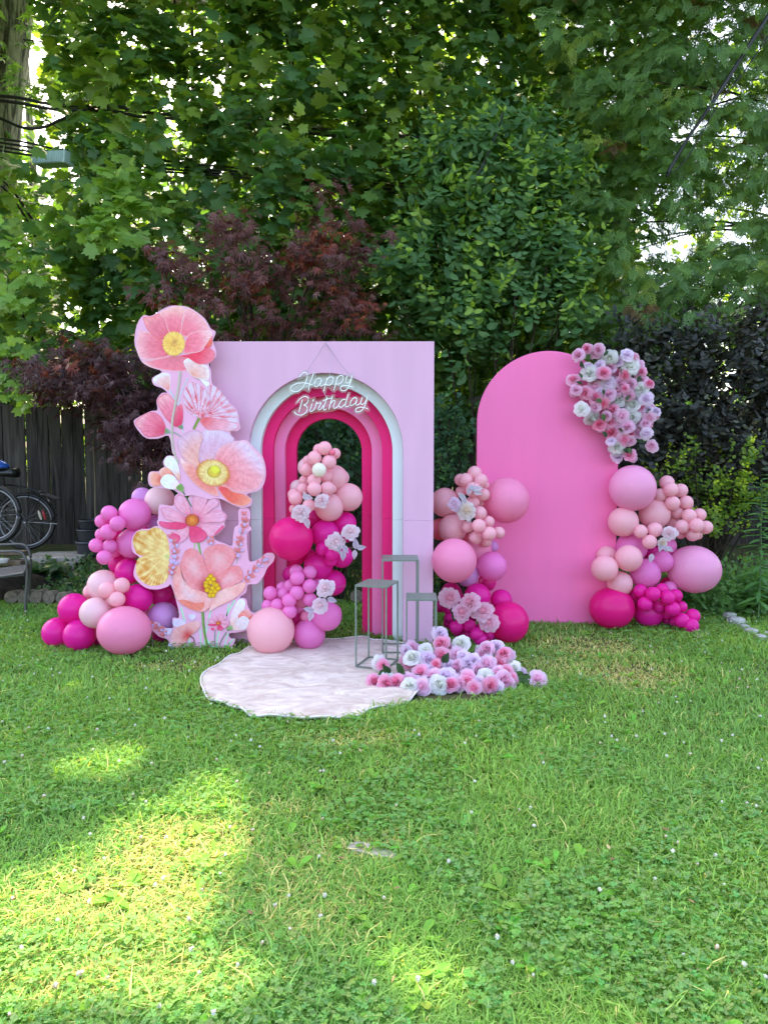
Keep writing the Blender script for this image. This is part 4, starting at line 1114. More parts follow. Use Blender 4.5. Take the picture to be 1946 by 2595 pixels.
fD = lambda x, y: (1460 + x * .2411, 1150 + y * .2411, .2411)
D_ = [(587, 360, 238, 'rosy', 2), (492, 716, 155, 'pale', 2), (820, 632, 160, 'pale', .9), (950, 302, 75, 'pale', .8), (990, 376, 76, 'pale', 1.9), (1095, 385, 72, 'pale', .9), (880, 436, 72, 'pale', 1.2), (1008, 517, 76, 'pale', 1.9),
      (1152, 511, 72, 'pale', 1.2), (1172, 535, 52, 'pale', .2), (1060, 620, 68, 'pale', .8), (1182, 651, 74, 'pale', 1.8), (1293, 641, 68, 'pale', 1), (1108, 765, 75, 'pale', 1.8), (1262, 753, 76, 'pale', 2.4), (1360, 772, 70, 'pale', 1.7),
      (1220, 848, 72, 'pale', 1.7), (1095, 840, 55, 'pale', .7), (1280, 860, 42, 'pale', .6), (1015, 720, 72, 'pale', .1), (672, 815, 72, 'pale', 3), (823, 798, 78, 'pale', 2.8), (768, 925, 76, 'pale', 3.2), (580, 980, 160, 'orchid', 1),
      (950, 965, 97, 'orchid', .2), (903, 1133, 112, 'orchid', 1.7), (1232, 1214, 262, 'rosy', 1.2, 1.06), (960, 1380, 84, 'hot', -.2), (318, 1075, 107, 'pale', 1), (549, 1098, 140, 'pale', 3), (297, 1205, 137, 'pale', 3.2),
      (455, 1364, 131, 'pale', 2.4), (722, 1258, 158, 'orchid', 1.7), (370, 1676, 222, 'hot', 2.6, 1.05), (670, 1442, 73, 'magenta', 3), (612, 1482, 60, 'magenta', 2.1), (805, 1473, 77, 'magenta', 4), (900, 1425, 66, 'magenta', 3), (975, 1415, 78, 'orchid', 1.6),
      (958, 1511, 77, 'magenta', 4), (1042, 1490, 71, 'magenta', 3), (720, 1578, 77, 'magenta', 3.8), (862, 1608, 70, 'magenta', 3), (1010, 1630, 78, 'magenta', 4), (1100, 1608, 62, 'magenta', 3), (945, 1682, 63, 'magenta', 2.4), (1035, 1765, 62, 'magenta', 2.4),
      (1106, 1750, 79, 'magenta', 3.9), (1220, 1706, 78, 'magenta', 3.2), (1203, 1846, 79, 'magenta', 4.2), (950, 1750, 54, 'magenta', 1.6), (757, 1722, 145, 'magenta', 2.0, 1.03), (1010, 1790, 92, 'deep', .6), (605, 1560, 90, 'deep', .4), (880, 1820, 72, 'deep', .5),
      (800, 1050, 90, 'deep', .1), (640, 1150, 80, 'deep', .1)]
garland('balloon garland right of the orchid panel with one wide pink balloon', 5.66, 0.085, fD, D_, P(1620, 1600, 5.5) * np.array([1, 1, 0]))

# ------------------------------------------------------------------ silk flowers
def petal_grid(az, half, rb, rt, h0, h1, curl, nu=6, nv=5, ruff=0.0, seed=0.0):
    u = np.linspace(-1, 1, nu); v = np.linspace(0, 1, nv)
    U, W = np.meshgrid(u, v)
    top = 1 - 0.22 * np.abs(U) ** 2.6
    ve = W * top
    rad = rb + (rt - rb) * ve ** 1.25
    z = h0 + (h1 - h0) * ve ** 0.8
    c = np.clip((ve - 0.6) / 0.4, 0, 1) ** 1.5
    rad = rad + curl * c * 0.32
    z = z - curl * c * 0.16
    rad = rad * (1 - 0.10 * np.abs(U) ** 2) + ruff * c * np.sin(U * 7 + seed) * 0.5
    z = z + ruff * c * np.cos(U * 9 + seed * 2)
    a = az + U * half * (0.45 + 0.55 * np.sin(np.pi * np.clip(0.25 + 0.55 * W, 0, 1)))
    V = np.stack([rad * np.cos(a), rad * np.sin(a), z], -1).reshape(-1, 3)
    i, j = np.meshgrid(np.arange(nu - 1), np.arange(nv - 1)); k = (j * nu + i).ravel()
    return V, np.stack([k, k + 1, k + nu + 1, k + nu], -1), ve.ravel(), np.abs(U).ravel()

def flower_mesh(name, c_in, c_mid, c_out, kind, seed, green=True):
    r = random.Random(seed)
    Vs, Fs, Cs, n = [], [], [], 0
    def core(rad, h, col):                                     # tight bud in the middle
        nonlocal n
        V = []; F = []
        for i in range(6):
            q = math.pi / 2 * i / 5
            for j in range(10):
                w_ = 2 * math.pi * j / 10
                V.append((rad * math.cos(q) * math.cos(w_), rad * math.cos(q) * math.sin(w_), h * (.35 + .65 * math.sin(q))))
        for i in range(5):
            for j in range(10): F.append([i * 10 + j, i * 10 + (j + 1) % 10, (i + 1) * 10 + (j + 1) % 10, (i + 1) * 10 + j])
        Vs.append(np.array(V)); Fs.append(np.array(F) + n); Cs.append(np.tile(col, (60, 1))); n += 60
    q12 = np.linspace(0, 2 * math.pi, 12, endpoint=False)       # receptacle that closes the gaps between the petal roots
    Vs.append(np.vstack([np.c_[r_ * np.cos(q12), r_ * np.sin(q12), np.full(12, z_)] for r_, z_ in ((.06, .34), (.34, .10), (.5, -.16))]))
    Fs.append(np.array([[i * 12 + k, i * 12 + (k + 1) % 12, i * 12 + 12 + (k + 1) % 12, i * 12 + 12 + k] for i in range(2) for k in range(12)]) + n)
    Cs.append(np.tile(np.asarray(c_mid), (36, 1))); n += 36
    if kind == 'rose':
        core(.2, .80, np.asarray(c_in) * .4 + np.asarray(c_mid) * .6)
        rings = [(3, 1.35, .10, .15, .30, .80, .04), (3, 1.3, .18, .25, .25, .79, .12), (4, 1.15, .26, .37, .18, .74, .20), (5, 1.0, .34, .51, .10, .64, .30), (6, .92, .40, .68, .02, .47, .36), (7, .86, .42, .84, -.06, .25, .34), (7, .84, .40, .92, -.14, .03, .26)]
        ruff = 0.02
    elif kind == 'open':
        core(.24, .64, np.asarray(c_in) * .4 + np.asarray(c_mid) * .6)
        rings = [(4, 1.1, .10, .18, .2, .64, .10), (4, 1.1, .20, .32, .14, .60, .25), (5, 1.0, .30, .50, .08, .50, .36), (6, .95, .36, .70, 0, .36, .40), (7, .88, .38, .90, -.08, .14, .34)]
        ruff = 0.04
    else:                                                     # peony
        core(.3, .70, np.asarray(c_in) * .5 + np.asarray(c_mid) * .5)
        rings = [(7, .6, .06, .16, .25, .70, .1), (8, .55, .14, .28, .2, .70, .2), (9, .5, .22, .42, .14, .66, .25), (10, .48, .30, .56, .08, .56, .3), (9, .55, .36, .70, 0, .42, .34), (9, .62, .38, .86, -.08, .22, .34), (8, .7, .36, .94, -.14, .02, .26)]
        ruff = 0.06
    for ri, (m, half, rb, rt, h0, h1, curl) in enumerate(rings):
        t = ri / (len(rings) - 1)
        off = r.uniform(0, 6.28)
        for k in range(m):
            a = off + k * 2 * math.pi / m + r.uniform(-.14, .14)
            V, F, ve, ue = petal_grid(a, half * r.uniform(.9, 1.1), rb, rt * r.uniform(.88, 1.1), h0, h1 * r.uniform(.9, 1.08), curl * r.uniform(.7, 1.25), 9 if ri > 2 else 7, 7, ruff, r.uniform(0, 6))
            c0 = np.asarray(c_in) * (1 - t) + np.asarray(c_mid) * t
            c1 = np.asarray(c_mid) * (1 - t) + np.asarray(c_out) * t
            w = np.clip(ve * 0.9 + 0.1 * ue, 0, 1)[:, None]
            Cs.append(np.clip((c0 * (1 - w) + c1 * w) * r.uniform(.92, 1.06), 0, .93))
            Vs.append(V); Fs.append(F + n); n += len(V)
    if green:
        for k in range(5):                                     # sepals
            a = k * 1.257 + .3
            V = np.array([[0, 0, -.22], [.22 * math.cos(a - .5), .22 * math.sin(a - .5), -.2], [.5 * math.cos(a), .5 * math.sin(a), -.12], [.22 * math.cos(a + .5), .22 * math.sin(a + .5), -.2]])
            Vs.append(V); Fs.append(np.array([[0, 1, 2, 3]]) + n); n += 4; Cs.append(np.tile([0.06, 0.12, 0.04], (4, 1)))
    return mesh_np(name, np.vstack(Vs), np.vstack(Fs), np.vstack(Cs), smooth=True, mat=PETAL)

L_ = lambda r, g, b: np.array(srgb(r, g, b)[:3])
RC = {'p': (L_(240, 86, 136), L_(251, 164, 200), L_(253, 210, 230)), 'l': (L_(242, 150, 190), L_(246, 200, 226), L_(248, 220, 238)), 'v': (L_(232, 206, 234), L_(240, 222, 242), L_(246, 234, 248)),
      'w': (L_(232, 236, 216), L_(240, 244, 238), L_(244, 244, 246)), 'r': (L_(240, 90, 132), L_(249, 140, 176), L_(253, 190, 212))}
ROSE = {k: [flower_mesh('rose_' + k, *RC[k], kd, 3 + i) for i, kd in enumerate(('rose', 'rose', 'open'))] for k in RC}
PEONY = {k: [flower_mesh('peony_' + k, *c, 'peony', 20 + i) for i in range(2)] for k, c in
         {'pw': (L_(250, 200, 210), L_(248, 226, 232), L_(246, 238, 244)), 'pl': (L_(236, 190, 214), L_(240, 210, 230), L_(238, 222, 240)), 'pc': (L_(232, 196, 150), L_(240, 226, 210), L_(240, 238, 242)),
          'pp': (L_(244, 140, 166), L_(250, 192, 212), L_(252, 220, 234))}.items()}

def leaf_mesh(name, col, wid=0.32, bend=0.25):
    out = []
    for t in np.linspace(0, 1, 6):
        w = wid * math.sin(math.pi * t ** 0.85) * (1 - .15 * t)
        z = -bend * t * t
        out += [(-w, t, z + abs(w) * .35), (0, t, z), (w, t, z + abs(w) * .35)]
    F = []
    for i in range(5):
        for j in (0, 1):
            a_ = i * 3 + j
            F.append([a_, a_ + 1, a_ + 4, a_ + 3])
    c = np.tile(col, (18, 1)) * np.where(np.arange(18)[:, None] % 3 == 1, 0.8, 1.0)
    return mesh_np(name, np.array(out), F, c, smooth=True, mat=PETAL if col[0] > .3 else LEAF)
ROSELEAF = [leaf_mesh('rose_leaf', np.array(c), .34) for c in ((0.045, 0.11, 0.045), (0.07, 0.16, 0.04), (0.03, 0.075, 0.03))]
WHITELEAF = [leaf_mesh('white_leaf', np.array(c), .3) for c in ((0.72, 0.68, 0.76), (0.62, 0.6, 0.7))]

def face(p, r, sx=.45, sz=.35, up=.25):
    tocam = (Vector((0, 0, CAMZ)) - Vector(p)).normalized()
    d = (tocam + Vector((random.gauss(0, sx), 0, up + random.gauss(0, sz)))).normalized()
    q = d.to_track_quat('Z', 'Y').to_matrix().to_4x4() @ Matrix.Rotation(random.uniform(0, 6.28), 4, 'Z')
    return Matrix.Translation(Vector(p)) @ q @ Matrix.Diagonal((r, r, r, 1))
def leaf_at(p, L, ang, tilt=0.5):
    """Leaf with its tip along the direction ang (radians, in the upright plane), facing roughly to the viewer."""
    y = Vector((math.cos(ang), -0.25, math.sin(ang))).normalized()
    n = Vector((random.uniform(-.4, .4), -1, tilt + random.uniform(-.3, .3)))
    n = (n - n.dot(y) * y).normalized(); x = y.cross(n)
    R = Matrix((x, y, n)).transposed().to_4x4()
    return Matrix.Translation(Vector(p)) @ R @ Matrix.Diagonal((L, L, L, 1))

def arrangement(label, f, s, depth, roses, leaves, loc, name='rose_arrangement', filler=(), stem_c=None):
    g = thing(name, label, 'flower arrangement', loc, 'arrangements of pink, lilac and white roses')
    pts = []
    for i, (x, y, c, *rr) in enumerate(roses):
        px, py = f(x, y)
        Y = depth(px, py) + random.uniform(-.025, .025)
        r = (rr[0] if rr else 78) * s * mpp(Y) * 1.32
        p = P(px, py, Y); p[2] = max(p[2], r * .8)
        pts.append(p)
        link('rose', random.choice(ROSE[c]), g, face(p, r))
    for (x, y, c, *rr) in (roses if filler else ()):               # a second layer behind fills the heap
        rr = 78; x += random.uniform(-45, 45); y += random.uniform(-20, 40)
        c = random.choice('llvwwlp')
        px, py = f(x, y); Y = depth(px, py) + 0.07
        p = P(px, py, Y); p[2] = max(p[2], .02)
        link('rose', random.choice(ROSE[c]), g, face(p, rr * s * mpp(Y), .7, .6))
    for i, (x, y) in enumerate(leaves):
        px, py = f(x, y); Y = depth(px, py) - 0.015
        L = random.uniform(80, 115) * s * mpp(Y)
        link('leaf', random.choice(ROSELEAF), g, leaf_at(P(px, py, Y), L, random.uniform(0, 6.28)))
    mb = MB()
    cpt = np.mean(pts, 0) if stem_c is None else np.array(stem_c)
    for p in pts:
        q = p * .45 + cpt * .55; q[1] = max(q[1], p[1]) + .05
        if name and q[2] < .02: q[2] = .02
        mid = (p + q) / 2 + np.array([random.uniform(-.02, .02), .03, random.uniform(-.02, .01)])
        mb.tube(smooth_poly([p + np.array([0, .02, -.005]), mid, q], 3, False), 0.0022, 5)
    o = link('stems', mb.mesh('stems', True, plain('stem_green', (0.05, 0.09, 0.03, 1), .6)), g)
    o['kind'] = 'stuff'
    return g

f6 = lambda x, y: (1400 + x * .1808, 840 + y * .1808)
R6 = [(365, 335, 'l'), (480, 240, 'p', 62), (640, 255, 'l'), (600, 315, 'l', 66), (800, 370, 'w', 98), (1040, 335, 'v'), (1125, 385, 'p', 66), (1085, 495, 'w', 104), (1190, 490, 'l'), (925, 435, 'v', 66), (660, 470, 'v', 66), (515, 590, 'w', 98),
      (805, 500, 'l'), (715, 590, 'p', 86), (885, 592, 'p', 80), (1000, 612, 'r', 70), (1250, 570, 'p', 58), (1240, 680, 'l'), (1350, 740, 'p', 62), (287, 682, 'p', 78), (590, 775, 'l', 82), (772, 720, 'v', 86), (935, 725, 'l'), (1090, 735, 'l', 82),
      (330, 825, 'l', 68), (460, 862, 'p'), (592, 930, 'p', 84), (785, 890, 'l', 84), (895, 832, 'l'), (1070, 900, 'l', 72), (1235, 822, 'w', 94), (1310, 945, 'v', 82), (905, 980, 'w', 92), (1120, 1042, 'w', 94), (710, 1008, 'r', 70), (405, 1090, 'w', 88),
      (600, 1065, 'l', 70), (538, 1200, 'w', 102), (840, 1112, 'p', 84), (970, 1180, 'l', 84), (1122, 1203, 'w', 88), (1235, 1070, 'p', 66), (1250, 1205, 'l'), (1350, 1200, 'l', 74), (1440, 1130, 'v', 62), (1340, 1095, 'v', 58), (812, 1270, 'p', 86),
      (655, 1312, 'r', 80), (1052, 1345, 'l', 84), (1300, 1295, 'l', 66), (830, 1422, 'r', 84), (1085, 1430, 'r', 58), (1200, 1420, 'l', 88), (1312, 1430, 'v', 72), (945, 1370, 'l', 64), (1000, 1515, 'p', 82), (1082, 1535, 'l', 66), (820, 1540, 'v', 60),
      (895, 1622, 'w', 98), (897, 1745, 'v', 84), (1085, 1738, 'p', 76), (1390, 1605, 'l', 72), (500, 500, 'v', 60), (560, 705, 'l', 60), (660, 850, 'v', 60), (1010, 800, 'p', 55), (1170, 930, 'v', 66), (760, 1180, 'l', 60), (1180, 1290, 'l', 60), (960, 1260, 'l', 60)]
LF6 = [(500, 310), (740, 255), (715, 335), (410, 660), (420, 740), (700, 1150), (1270, 1560), (1195, 1560), (1040, 1640), (400, 410), (370, 470), (680, 640), (950, 520), (700, 810), (1230, 620), (880, 1460), (1130, 1310), (1000, 1420), (760, 1480), (980, 1650), (570, 440), (1380, 1100), (690, 980), (1020, 960)]
arrangement('rose arrangement fixed to the top right edge of the rounded orchid panel', f6, .1808, lambda px, py: 5.47 + .03 * math.sin(px * .11), R6, LF6, P(1566, 1000, 5.55), filler=True)

f8 = lambda x, y: (920 + x * .2893, 1580 + y * .2893)
R8 = [(672, 100, 'v', 64), (692, 185, 'p', 66), (858, 187, 'w', 74), (690, 277, 'p', 64), (385, 237, 'v', 50), (432, 305, 'w', 68), (545, 245, 'w', 60), (560, 312, 'v', 70), (820, 277, 'l', 64), (1090, 227, 'l', 64), (1165, 207, 'v', 58), (1232, 272, 'p', 60),
      (1198, 342, 'r', 56), (640, 360, 'r', 44), (507, 430, 'p', 66), (610, 420, 'v', 60), (610, 487, 'l', 68), (727, 467, 'v', 72), (825, 387, 'l', 66), (745, 370, 'v', 50), (910, 350, 'v', 56), (965, 332, 'v', 60), (1002, 412, 'l', 66), (1080, 362, 'l', 74),
      (1085, 487, 'w', 72), (912, 487, 'p', 68), (1180, 440, 'l', 58), (1252, 420, 'p', 54), (1292, 495, 'p', 58), (1330, 397, 'w', 56), (1525, 517, 'l', 68), (1230, 555, 'l', 78), (1262, 620, 'l', 60), (910, 582, 'p', 68), (1110, 647, 'p', 70), (1010, 592, 'v', 54),
      (970, 657, 'p', 58), (850, 642, 'l', 58), (770, 645, 'p', 66), (656, 642, 'w', 78), (520, 662, 'l', 66), (405, 655, 'w', 68), (400, 547, 'l', 66), (295, 607, 'p', 66), (190, 582, 'p', 64), (92, 572, 'p', 62), (175, 365, 'p', 50), (210, 482, 'w', 54),
      (480, 522, 'v', 50), (530, 560, 'v', 54), (620, 570, 'v', 50), (800, 540, 'v', 60), (700, 565, 'v', 48), (1130, 565, 'w', 58), (1040, 265, 'l', 52), (880, 290, 'v', 50), (760, 560, 'v', 50), (860, 560, 'v', 50), (950, 540, 'v', 44), (1180, 640, 'v', 48)]
LF8 = [(200, 410), (240, 440), (360, 400), (340, 435), (290, 495), (335, 470), (270, 535), (230, 668), (1340, 420), (1400, 445), (1350, 480), (1390, 500), (1440, 520), (940, 260), (920, 250), (700, 350), (470, 545), (580, 660), (1170, 600), (330, 520), (500, 600), (1060, 280), (870, 250), (1420, 480)]
arrangement('heap of pink, lilac and white roses lying at the right edge of the rug', f8, .2893, lambda px, py: 3.87 + (1782 - py) / 172 * .48, R8, LF8, G(1150, 1740), filler=True)

def sprig(label, f, s, Y, blooms, leaves, kinds, wl=True, twig=()):
    px, py = f(*blooms[0][:2]) if blooms else f(*leaves[0])
    g = thing('peony_sprig', label, 'silk flower', P(px, py, Y), 'silk peony sprigs tucked into the balloons')
    for (x, y, r, *k) in blooms:
        px, py = f(x, y)
        link('bloom', random.choice(PEONY[k[0] if k else kinds]), g, face(P(px, py, Y), r * s * mpp(Y) * 1.15, .3, .25, .15))
    for (x, y, a) in leaves:
        px, py = f(x, y)
        L = 95 * s * mpp(Y) * random.uniform(.9, 1.15)
        link('leaf', random.choice(WHITELEAF if wl else ROSELEAF), g, leaf_at(P(px, py, Y - .01) - np.array([math.cos(a), 0, math.sin(a)]) * L * .5, L, a, .2))
    for tw in twig:
        mb = MB(); mb.tube(smooth_poly([P(*f(x, y), Y) for x, y in tw], 4, False), .0016, 5)
        link('twig', mb.mesh('twig', True, plain('twig_rose', (0.35, 0.13, 0.14, 1), .6)), g)
fb = lambda x, y: fB(x, y)[:2]; fc = lambda x, y: fC(x, y)[:2]; fd = lambda x, y: fD(x, y)[:2]
sprig('white peony with pink heart on the pale balloons in the arch opening', fb, .2804, 4.66, [(770, 675, 62, 'pw')], [(620, 632, 1.9), (650, 640, -.3)], 'pw')
sprig('white peony with a hanging leaf just above the big hot pink balloon', fb, .2804, 4.66, [(580, 785, 74, 'pw')], [(638, 875, -1.2)], 'pw')
sprig('two white peonies and blush leaves beside the magenta balloons in the opening', fb, .2804, 4.68, [(890, 1047, 77, 'pw'), (1030, 957, 70, 'pw')], [(985, 1110, -.9), (962, 1168, -1.6), (920, 1110, -1.3), (1075, 1060, 1.6), (1125, 1095, .1), (1065, 1160, -1.6)], 'pw',
      True, [[(930, 1080), (985, 1020), (1025, 970)], [(960, 1090), (1040, 1100), (1120, 1095)]])
sprig('two white peonies over the orchid balloon at the foot of the opening', fb, .2804, 4.64, [(805, 1467, 77, 'pw'), (752, 1625, 66, 'pw')], [(862, 1568, -.3), (655, 1655, 2.9), (670, 1717, -1.9)], 'pw', True, [[(830, 1470), (920, 1452), (990, 1440)]])
sprig('lilac and cream peonies with white leaves between board and orchid panel', fc, .2487, 5.04, [(370, 516, 64, 'pl'), (490, 582, 86, 'pc')], [(515, 380, -1.8), (555, 350, -.6), (605, 350, .2), (605, 392, -.4), (440, 430, 2.4), (460, 460, 2.0), (510, 660, -1.3)], 'pl', True, [[(510, 470), (560, 380), (575, 300), (565, 235)]])
sprig('single pale pink peony with a bud above the short stand', fc, .2487, 4.98, [(315, 1466, 97, 'pp'), (338, 1482, 36, 'pp')], [(350, 1600, -1.6), (365, 1660, -1.4)], 'pp', False)
sprig('cluster of four pink peonies on the magenta balloons beside the heaped roses', fc, .2487, 4.90, [(530, 1520, 98, 'pp'), (447, 1616, 92, 'pp'), (655, 1610, 100, 'pp'), (720, 1722, 92, 'pp')], [], 'pp')
sprig('white peony and blush petals on the right hand garland', fd, .2411, 5.36, [(980, 836, 72, 'pw'), (900, 935, 48, 'pc')], [(935, 995, -1.0), (880, 985, -2.0), (780, 1095, -1.9), (975, 1000, -.4)], 'pw')

# ------------------------------------------------------------------ stands
SAGE = plain('sage_metal', (0.165, 0.205, 0.165, 1), 0.42, 0.5, 0.0, var=0.08, vscale=20)
def stand(label, cx, cy, w, d, h, rot, z0=0.034):
    g = thing('metal_stand', label, 'stand', (cx, cy, z0), 'three open metal plinth stands on the rug')
    T = Matrix.Translation((cx, cy, z0)) @ Matrix.Rotation(rot, 4, 'Z')
    t = 0.0095
    mb = MB(); mb.box((0, 0, h - 0.006), (w, d, 0.012)); bevel(link('top', mb.mesh('top', mat=SAGE), g, T), .0015)
    for sx in (-1, 1):
        for sy in (-1, 1):
            mb = MB(); mb.box((sx * (w - t) / 2, sy * (d - t) / 2, (h - 0.012) / 2), (t, t, h - 0.0125)); bevel(link('leg', mb.mesh('leg', mat=SAGE), g, T), .001)
    for s in (-1, 1):
        mb = MB(); mb.box((0, s * (d - t) / 2, t / 2 + .0005), (w - 2 * t, t * .96, t * .96)); link('foot_rail', mb.mesh('foot_rail', mat=SAGE), g, T)
        mb = MB(); mb.box((s * (w - t) / 2, 0, t / 2 + .0005), (t * .96, d - 2 * t, t * .96)); link('foot_rail', mb.mesh('foot_rail', mat=SAGE), g, T)
stand('sage green metal stand of middle height, nearest the viewer and turned on the rug', -.043, 4.376, .205, .235, .515, math.radians(-19))
stand('tallest sage green metal stand, at the back of the three', .108, 4.735, .243, .235, .625, 0.0)
stand('shortest sage green metal stand beside the heaped roses', .235, 4.435, .192, .215, .42, math.radians(-2))

# ------------------------------------------------------------------ rug
def rug():
    m, nt, b = new_mat('crushed_velvet')
    tc = nt.nodes.new('ShaderNodeTexCoord')
    mp = nt.nodes.new('ShaderNodeMapping'); mp.inputs['Scale'].default_value = (3.5, 6.5, 4)
    nt.links.new(tc.outputs['Object'], mp.inputs['Vector'])
    n = nt.nodes.new('ShaderNodeTexNoise'); n.inputs['Scale'].default_value = 1.5; n.inputs['Detail'].default_value = 9; n.inputs['Roughness'].default_value = 0.62; n.inputs['Distortion'].default_value = 1.4
    nt.links.new(mp.outputs['Vector'], n.inputs['Vector'])
    cr_ = nt.nodes.new('ShaderNodeValToRGB'); e = cr_.color_ramp.elements
    e[0].position = .38; e[0].color = (0.46, 0.345, 0.285, 1); e[1].position = .66; e[1].color = (0.73, 0.65, 0.56, 1)
    nt.links.new(n.outputs['Fac'], cr_.inputs['Fac']); nt.links.new(cr_.outputs['Color'], b.inputs['Base Color'])
    bp = nt.nodes.new('ShaderNodeBump'); bp.inputs['Strength'].default_value = .25; bp.inputs['Distance'].default_value = .012
    nt.links.new(n.outputs['Fac'], bp.inputs['Height']); nt.links.new(bp.outputs['Normal'], b.inputs['Normal'])
    n3 = nt.nodes.new('ShaderNodeTexNoise'); n3.inputs['Scale'].default_value = 26; n3.inputs['Detail'].default_value = 5; n3.inputs['Distortion'].default_value = 2.0
    nt.links.new(tc.outputs['Object'], n3.inputs['Vector'])
    bp2 = nt.nodes.new('ShaderNodeBump'); bp2.inputs['Strength'].default_value = .45; bp2.inputs['Distance'].default_value = .012
    nt.links.new(n3.outputs['Fac'], bp2.inputs['Height']); nt.links.new(bp.outputs['Normal'], bp2.inputs['Normal']); nt.links.new(bp2.outputs['Normal'], b.inputs['Normal'])
    b.inputs['Roughness'].default_value = .75; b.inputs['Sheen Weight'].default_value = .25
    g = thing('rug', 'round blush crushed velvet rug with a wavy white piped edge on the grass', 'rug', (*RUG_C, 0))
    n_ = 220; q = resample(RUG, n_)
    t = np.linspace(0, 1, 26)[1:]
    pts = np.vstack([RUG_C[None], (RUG_C + t[:, None, None] * (q - RUG_C)[None]).reshape(-1, 2)])
    e_ = np.r_[0, np.repeat(t, n_)]
    x, y = pts.T
    z = 0.031 + 0.0035 * vnoise(x, y, 4.0, 1.0) + 0.002 * vnoise(x, y, 11.0, 3.0)
    for k, (cx, cy, a, w, h) in enumerate([(-.55, 4.0, .2, .02, .006), (-.2, 4.35, -.15, .018, .007), (.2, 3.9, .1, .02, .005), (-.5, 4.4, 1.4, .016, .005), (0.0, 4.1, .05, .015, .006)]):
        dd = (x - cx) * -math.sin(a) + (y - cy) * math.cos(a); ll = (x - cx) * math.cos(a) + (y - cy) * math.sin(a)
        z = z + h * np.exp(-(dd / w) ** 2) * np.exp(-(ll / .45) ** 2)
    ang = np.arctan2(y - RUG_C[1], x - RUG_C[0])
    z = z - 0.006 * sstep(.88, 1, e_) + 0.007 * sstep(.8, 1, e_) * np.sin(ang * 17 + 2 * np.sin(ang * 3))
    F = [[0, 1 + i, 1 + (i + 1) % n_] for i in range(n_)]
    for r in range(len(t) - 1):
        o = 1 + r * n_
        F += [[o + i, o + n_ + i, o + n_ + (i + 1) % n_, o + (i + 1) % n_] for i in range(n_)]
    V = np.stack([x, y, z], -1)
    top = len(V); rim = np.arange(1 + (len(t) - 1) * n_, 1 + len(t) * n_)
    V2 = V[rim].copy(); V2[:, 2] -= .008
    V = np.vstack([V, V2])
    F += [[rim[i], top + i, top + (i + 1) % n_, rim[(i + 1) % n_]] for i in range(n_)]
    link('rug_face', mesh_np('rug_face', V, F, smooth=True, mat=m), g)
    mb = MB(); pp = V[rim].copy(); pp[:, 2] += .001
    mb.tube(pp, .0055, 6, True)
    link('piping', mb.mesh('piping', True, plain('piping_white', (0.74, 0.68, 0.66, 1), .7)), g)
rug()
# ------------------------------------------------------------------ plants
def nrm(v): return v / (np.linalg.norm(v, axis=-1, keepdims=True) + 1e-9)
def basis(y, n):
    y = nrm(y); n = n - (n * y).sum(-1, keepdims=True) * y; n = nrm(n)
    return np.stack([np.cross(y, n), y, n], -1)

def outline_leaf(half, ctr_y, fold=0.12, droop=0.12):
    """Leaf from its right half outline (base to tip): a fan of triangles, folded along the midrib and drooping to the tip."""
    h = np.array(half, float)
    left = h[::-1][1:-1] if h[0][0] == 0 else h[::-1]
    pts = np.vstack([h, np.c_[-left[:, 0], left[:, 1]]])
    V = np.vstack([[[0, ctr_y]], pts])
    z = -fold * np.abs(V[:, 0]) - droop * V[:, 1] ** 2
    n = len(pts)
    F = np.array([[0, 1 + i, 1 + (i + 1) % n] for i in range(n)])
    return np.c_[V, z], F
T_MAPLE = outline_leaf([(0, 0), (.13, -.08), (.47, -.02), (.38, .20), (.68, .40), (.52, .48), (.50, .68), (.27, .58), (.25, .80), (.11, .80), (0, 1.06)], .36, .18, .16)
T_SIMPLE = outline_leaf([(0, 0), (.48, .0), (.55, .5), (.25, .6), (0, 1.0)], .4, .15, .1)
T_OVAL = outline_leaf([(0, 0), (.2, .12), (.30, .42), (.22, .74), (0, 1.0)], .45, .35, .12)
T_ROUND = outline_leaf([(0, 0), (.35, .15), (.48, .5), (.33, .88), (0, 1.0)], .5, .25, .08)
T_LANCE = outline_leaf([(0, 0), (.06, .15), (.085, .4), (.05, .75), (0, 1.0)], .4, .4, .35)
def star_leaf():
    ang = [-115, -72, -36, 0, 36, 72, 115]; L = [.45, .74, .95, 1.05, .95, .74, .45]
    V = [(0, 0)]
    for i, (a, l) in enumerate(zip(ang, L)):
        a = math.radians(a)
        if i: 
            am = math.radians((ang[i - 1] + ang[i]) / 2); V.append((.2 * math.sin(am), .2 * math.cos(am)))
        V.append((l * .55 * math.sin(a - .15), l * .55 * math.cos(a - .15))); V.append((l * math.sin(a), l * math.cos(a))); V.append((l * .55 * math.sin(a + .15), l * .55 * math.cos(a + .15)))
    V = np.array(V); n = len(V) - 1
    z = -.25 * (V ** 2).sum(1)
    return np.c_[V, z], np.array([[0, i, i + 1] for i in range(1, n)])
T_STAR = star_leaf()
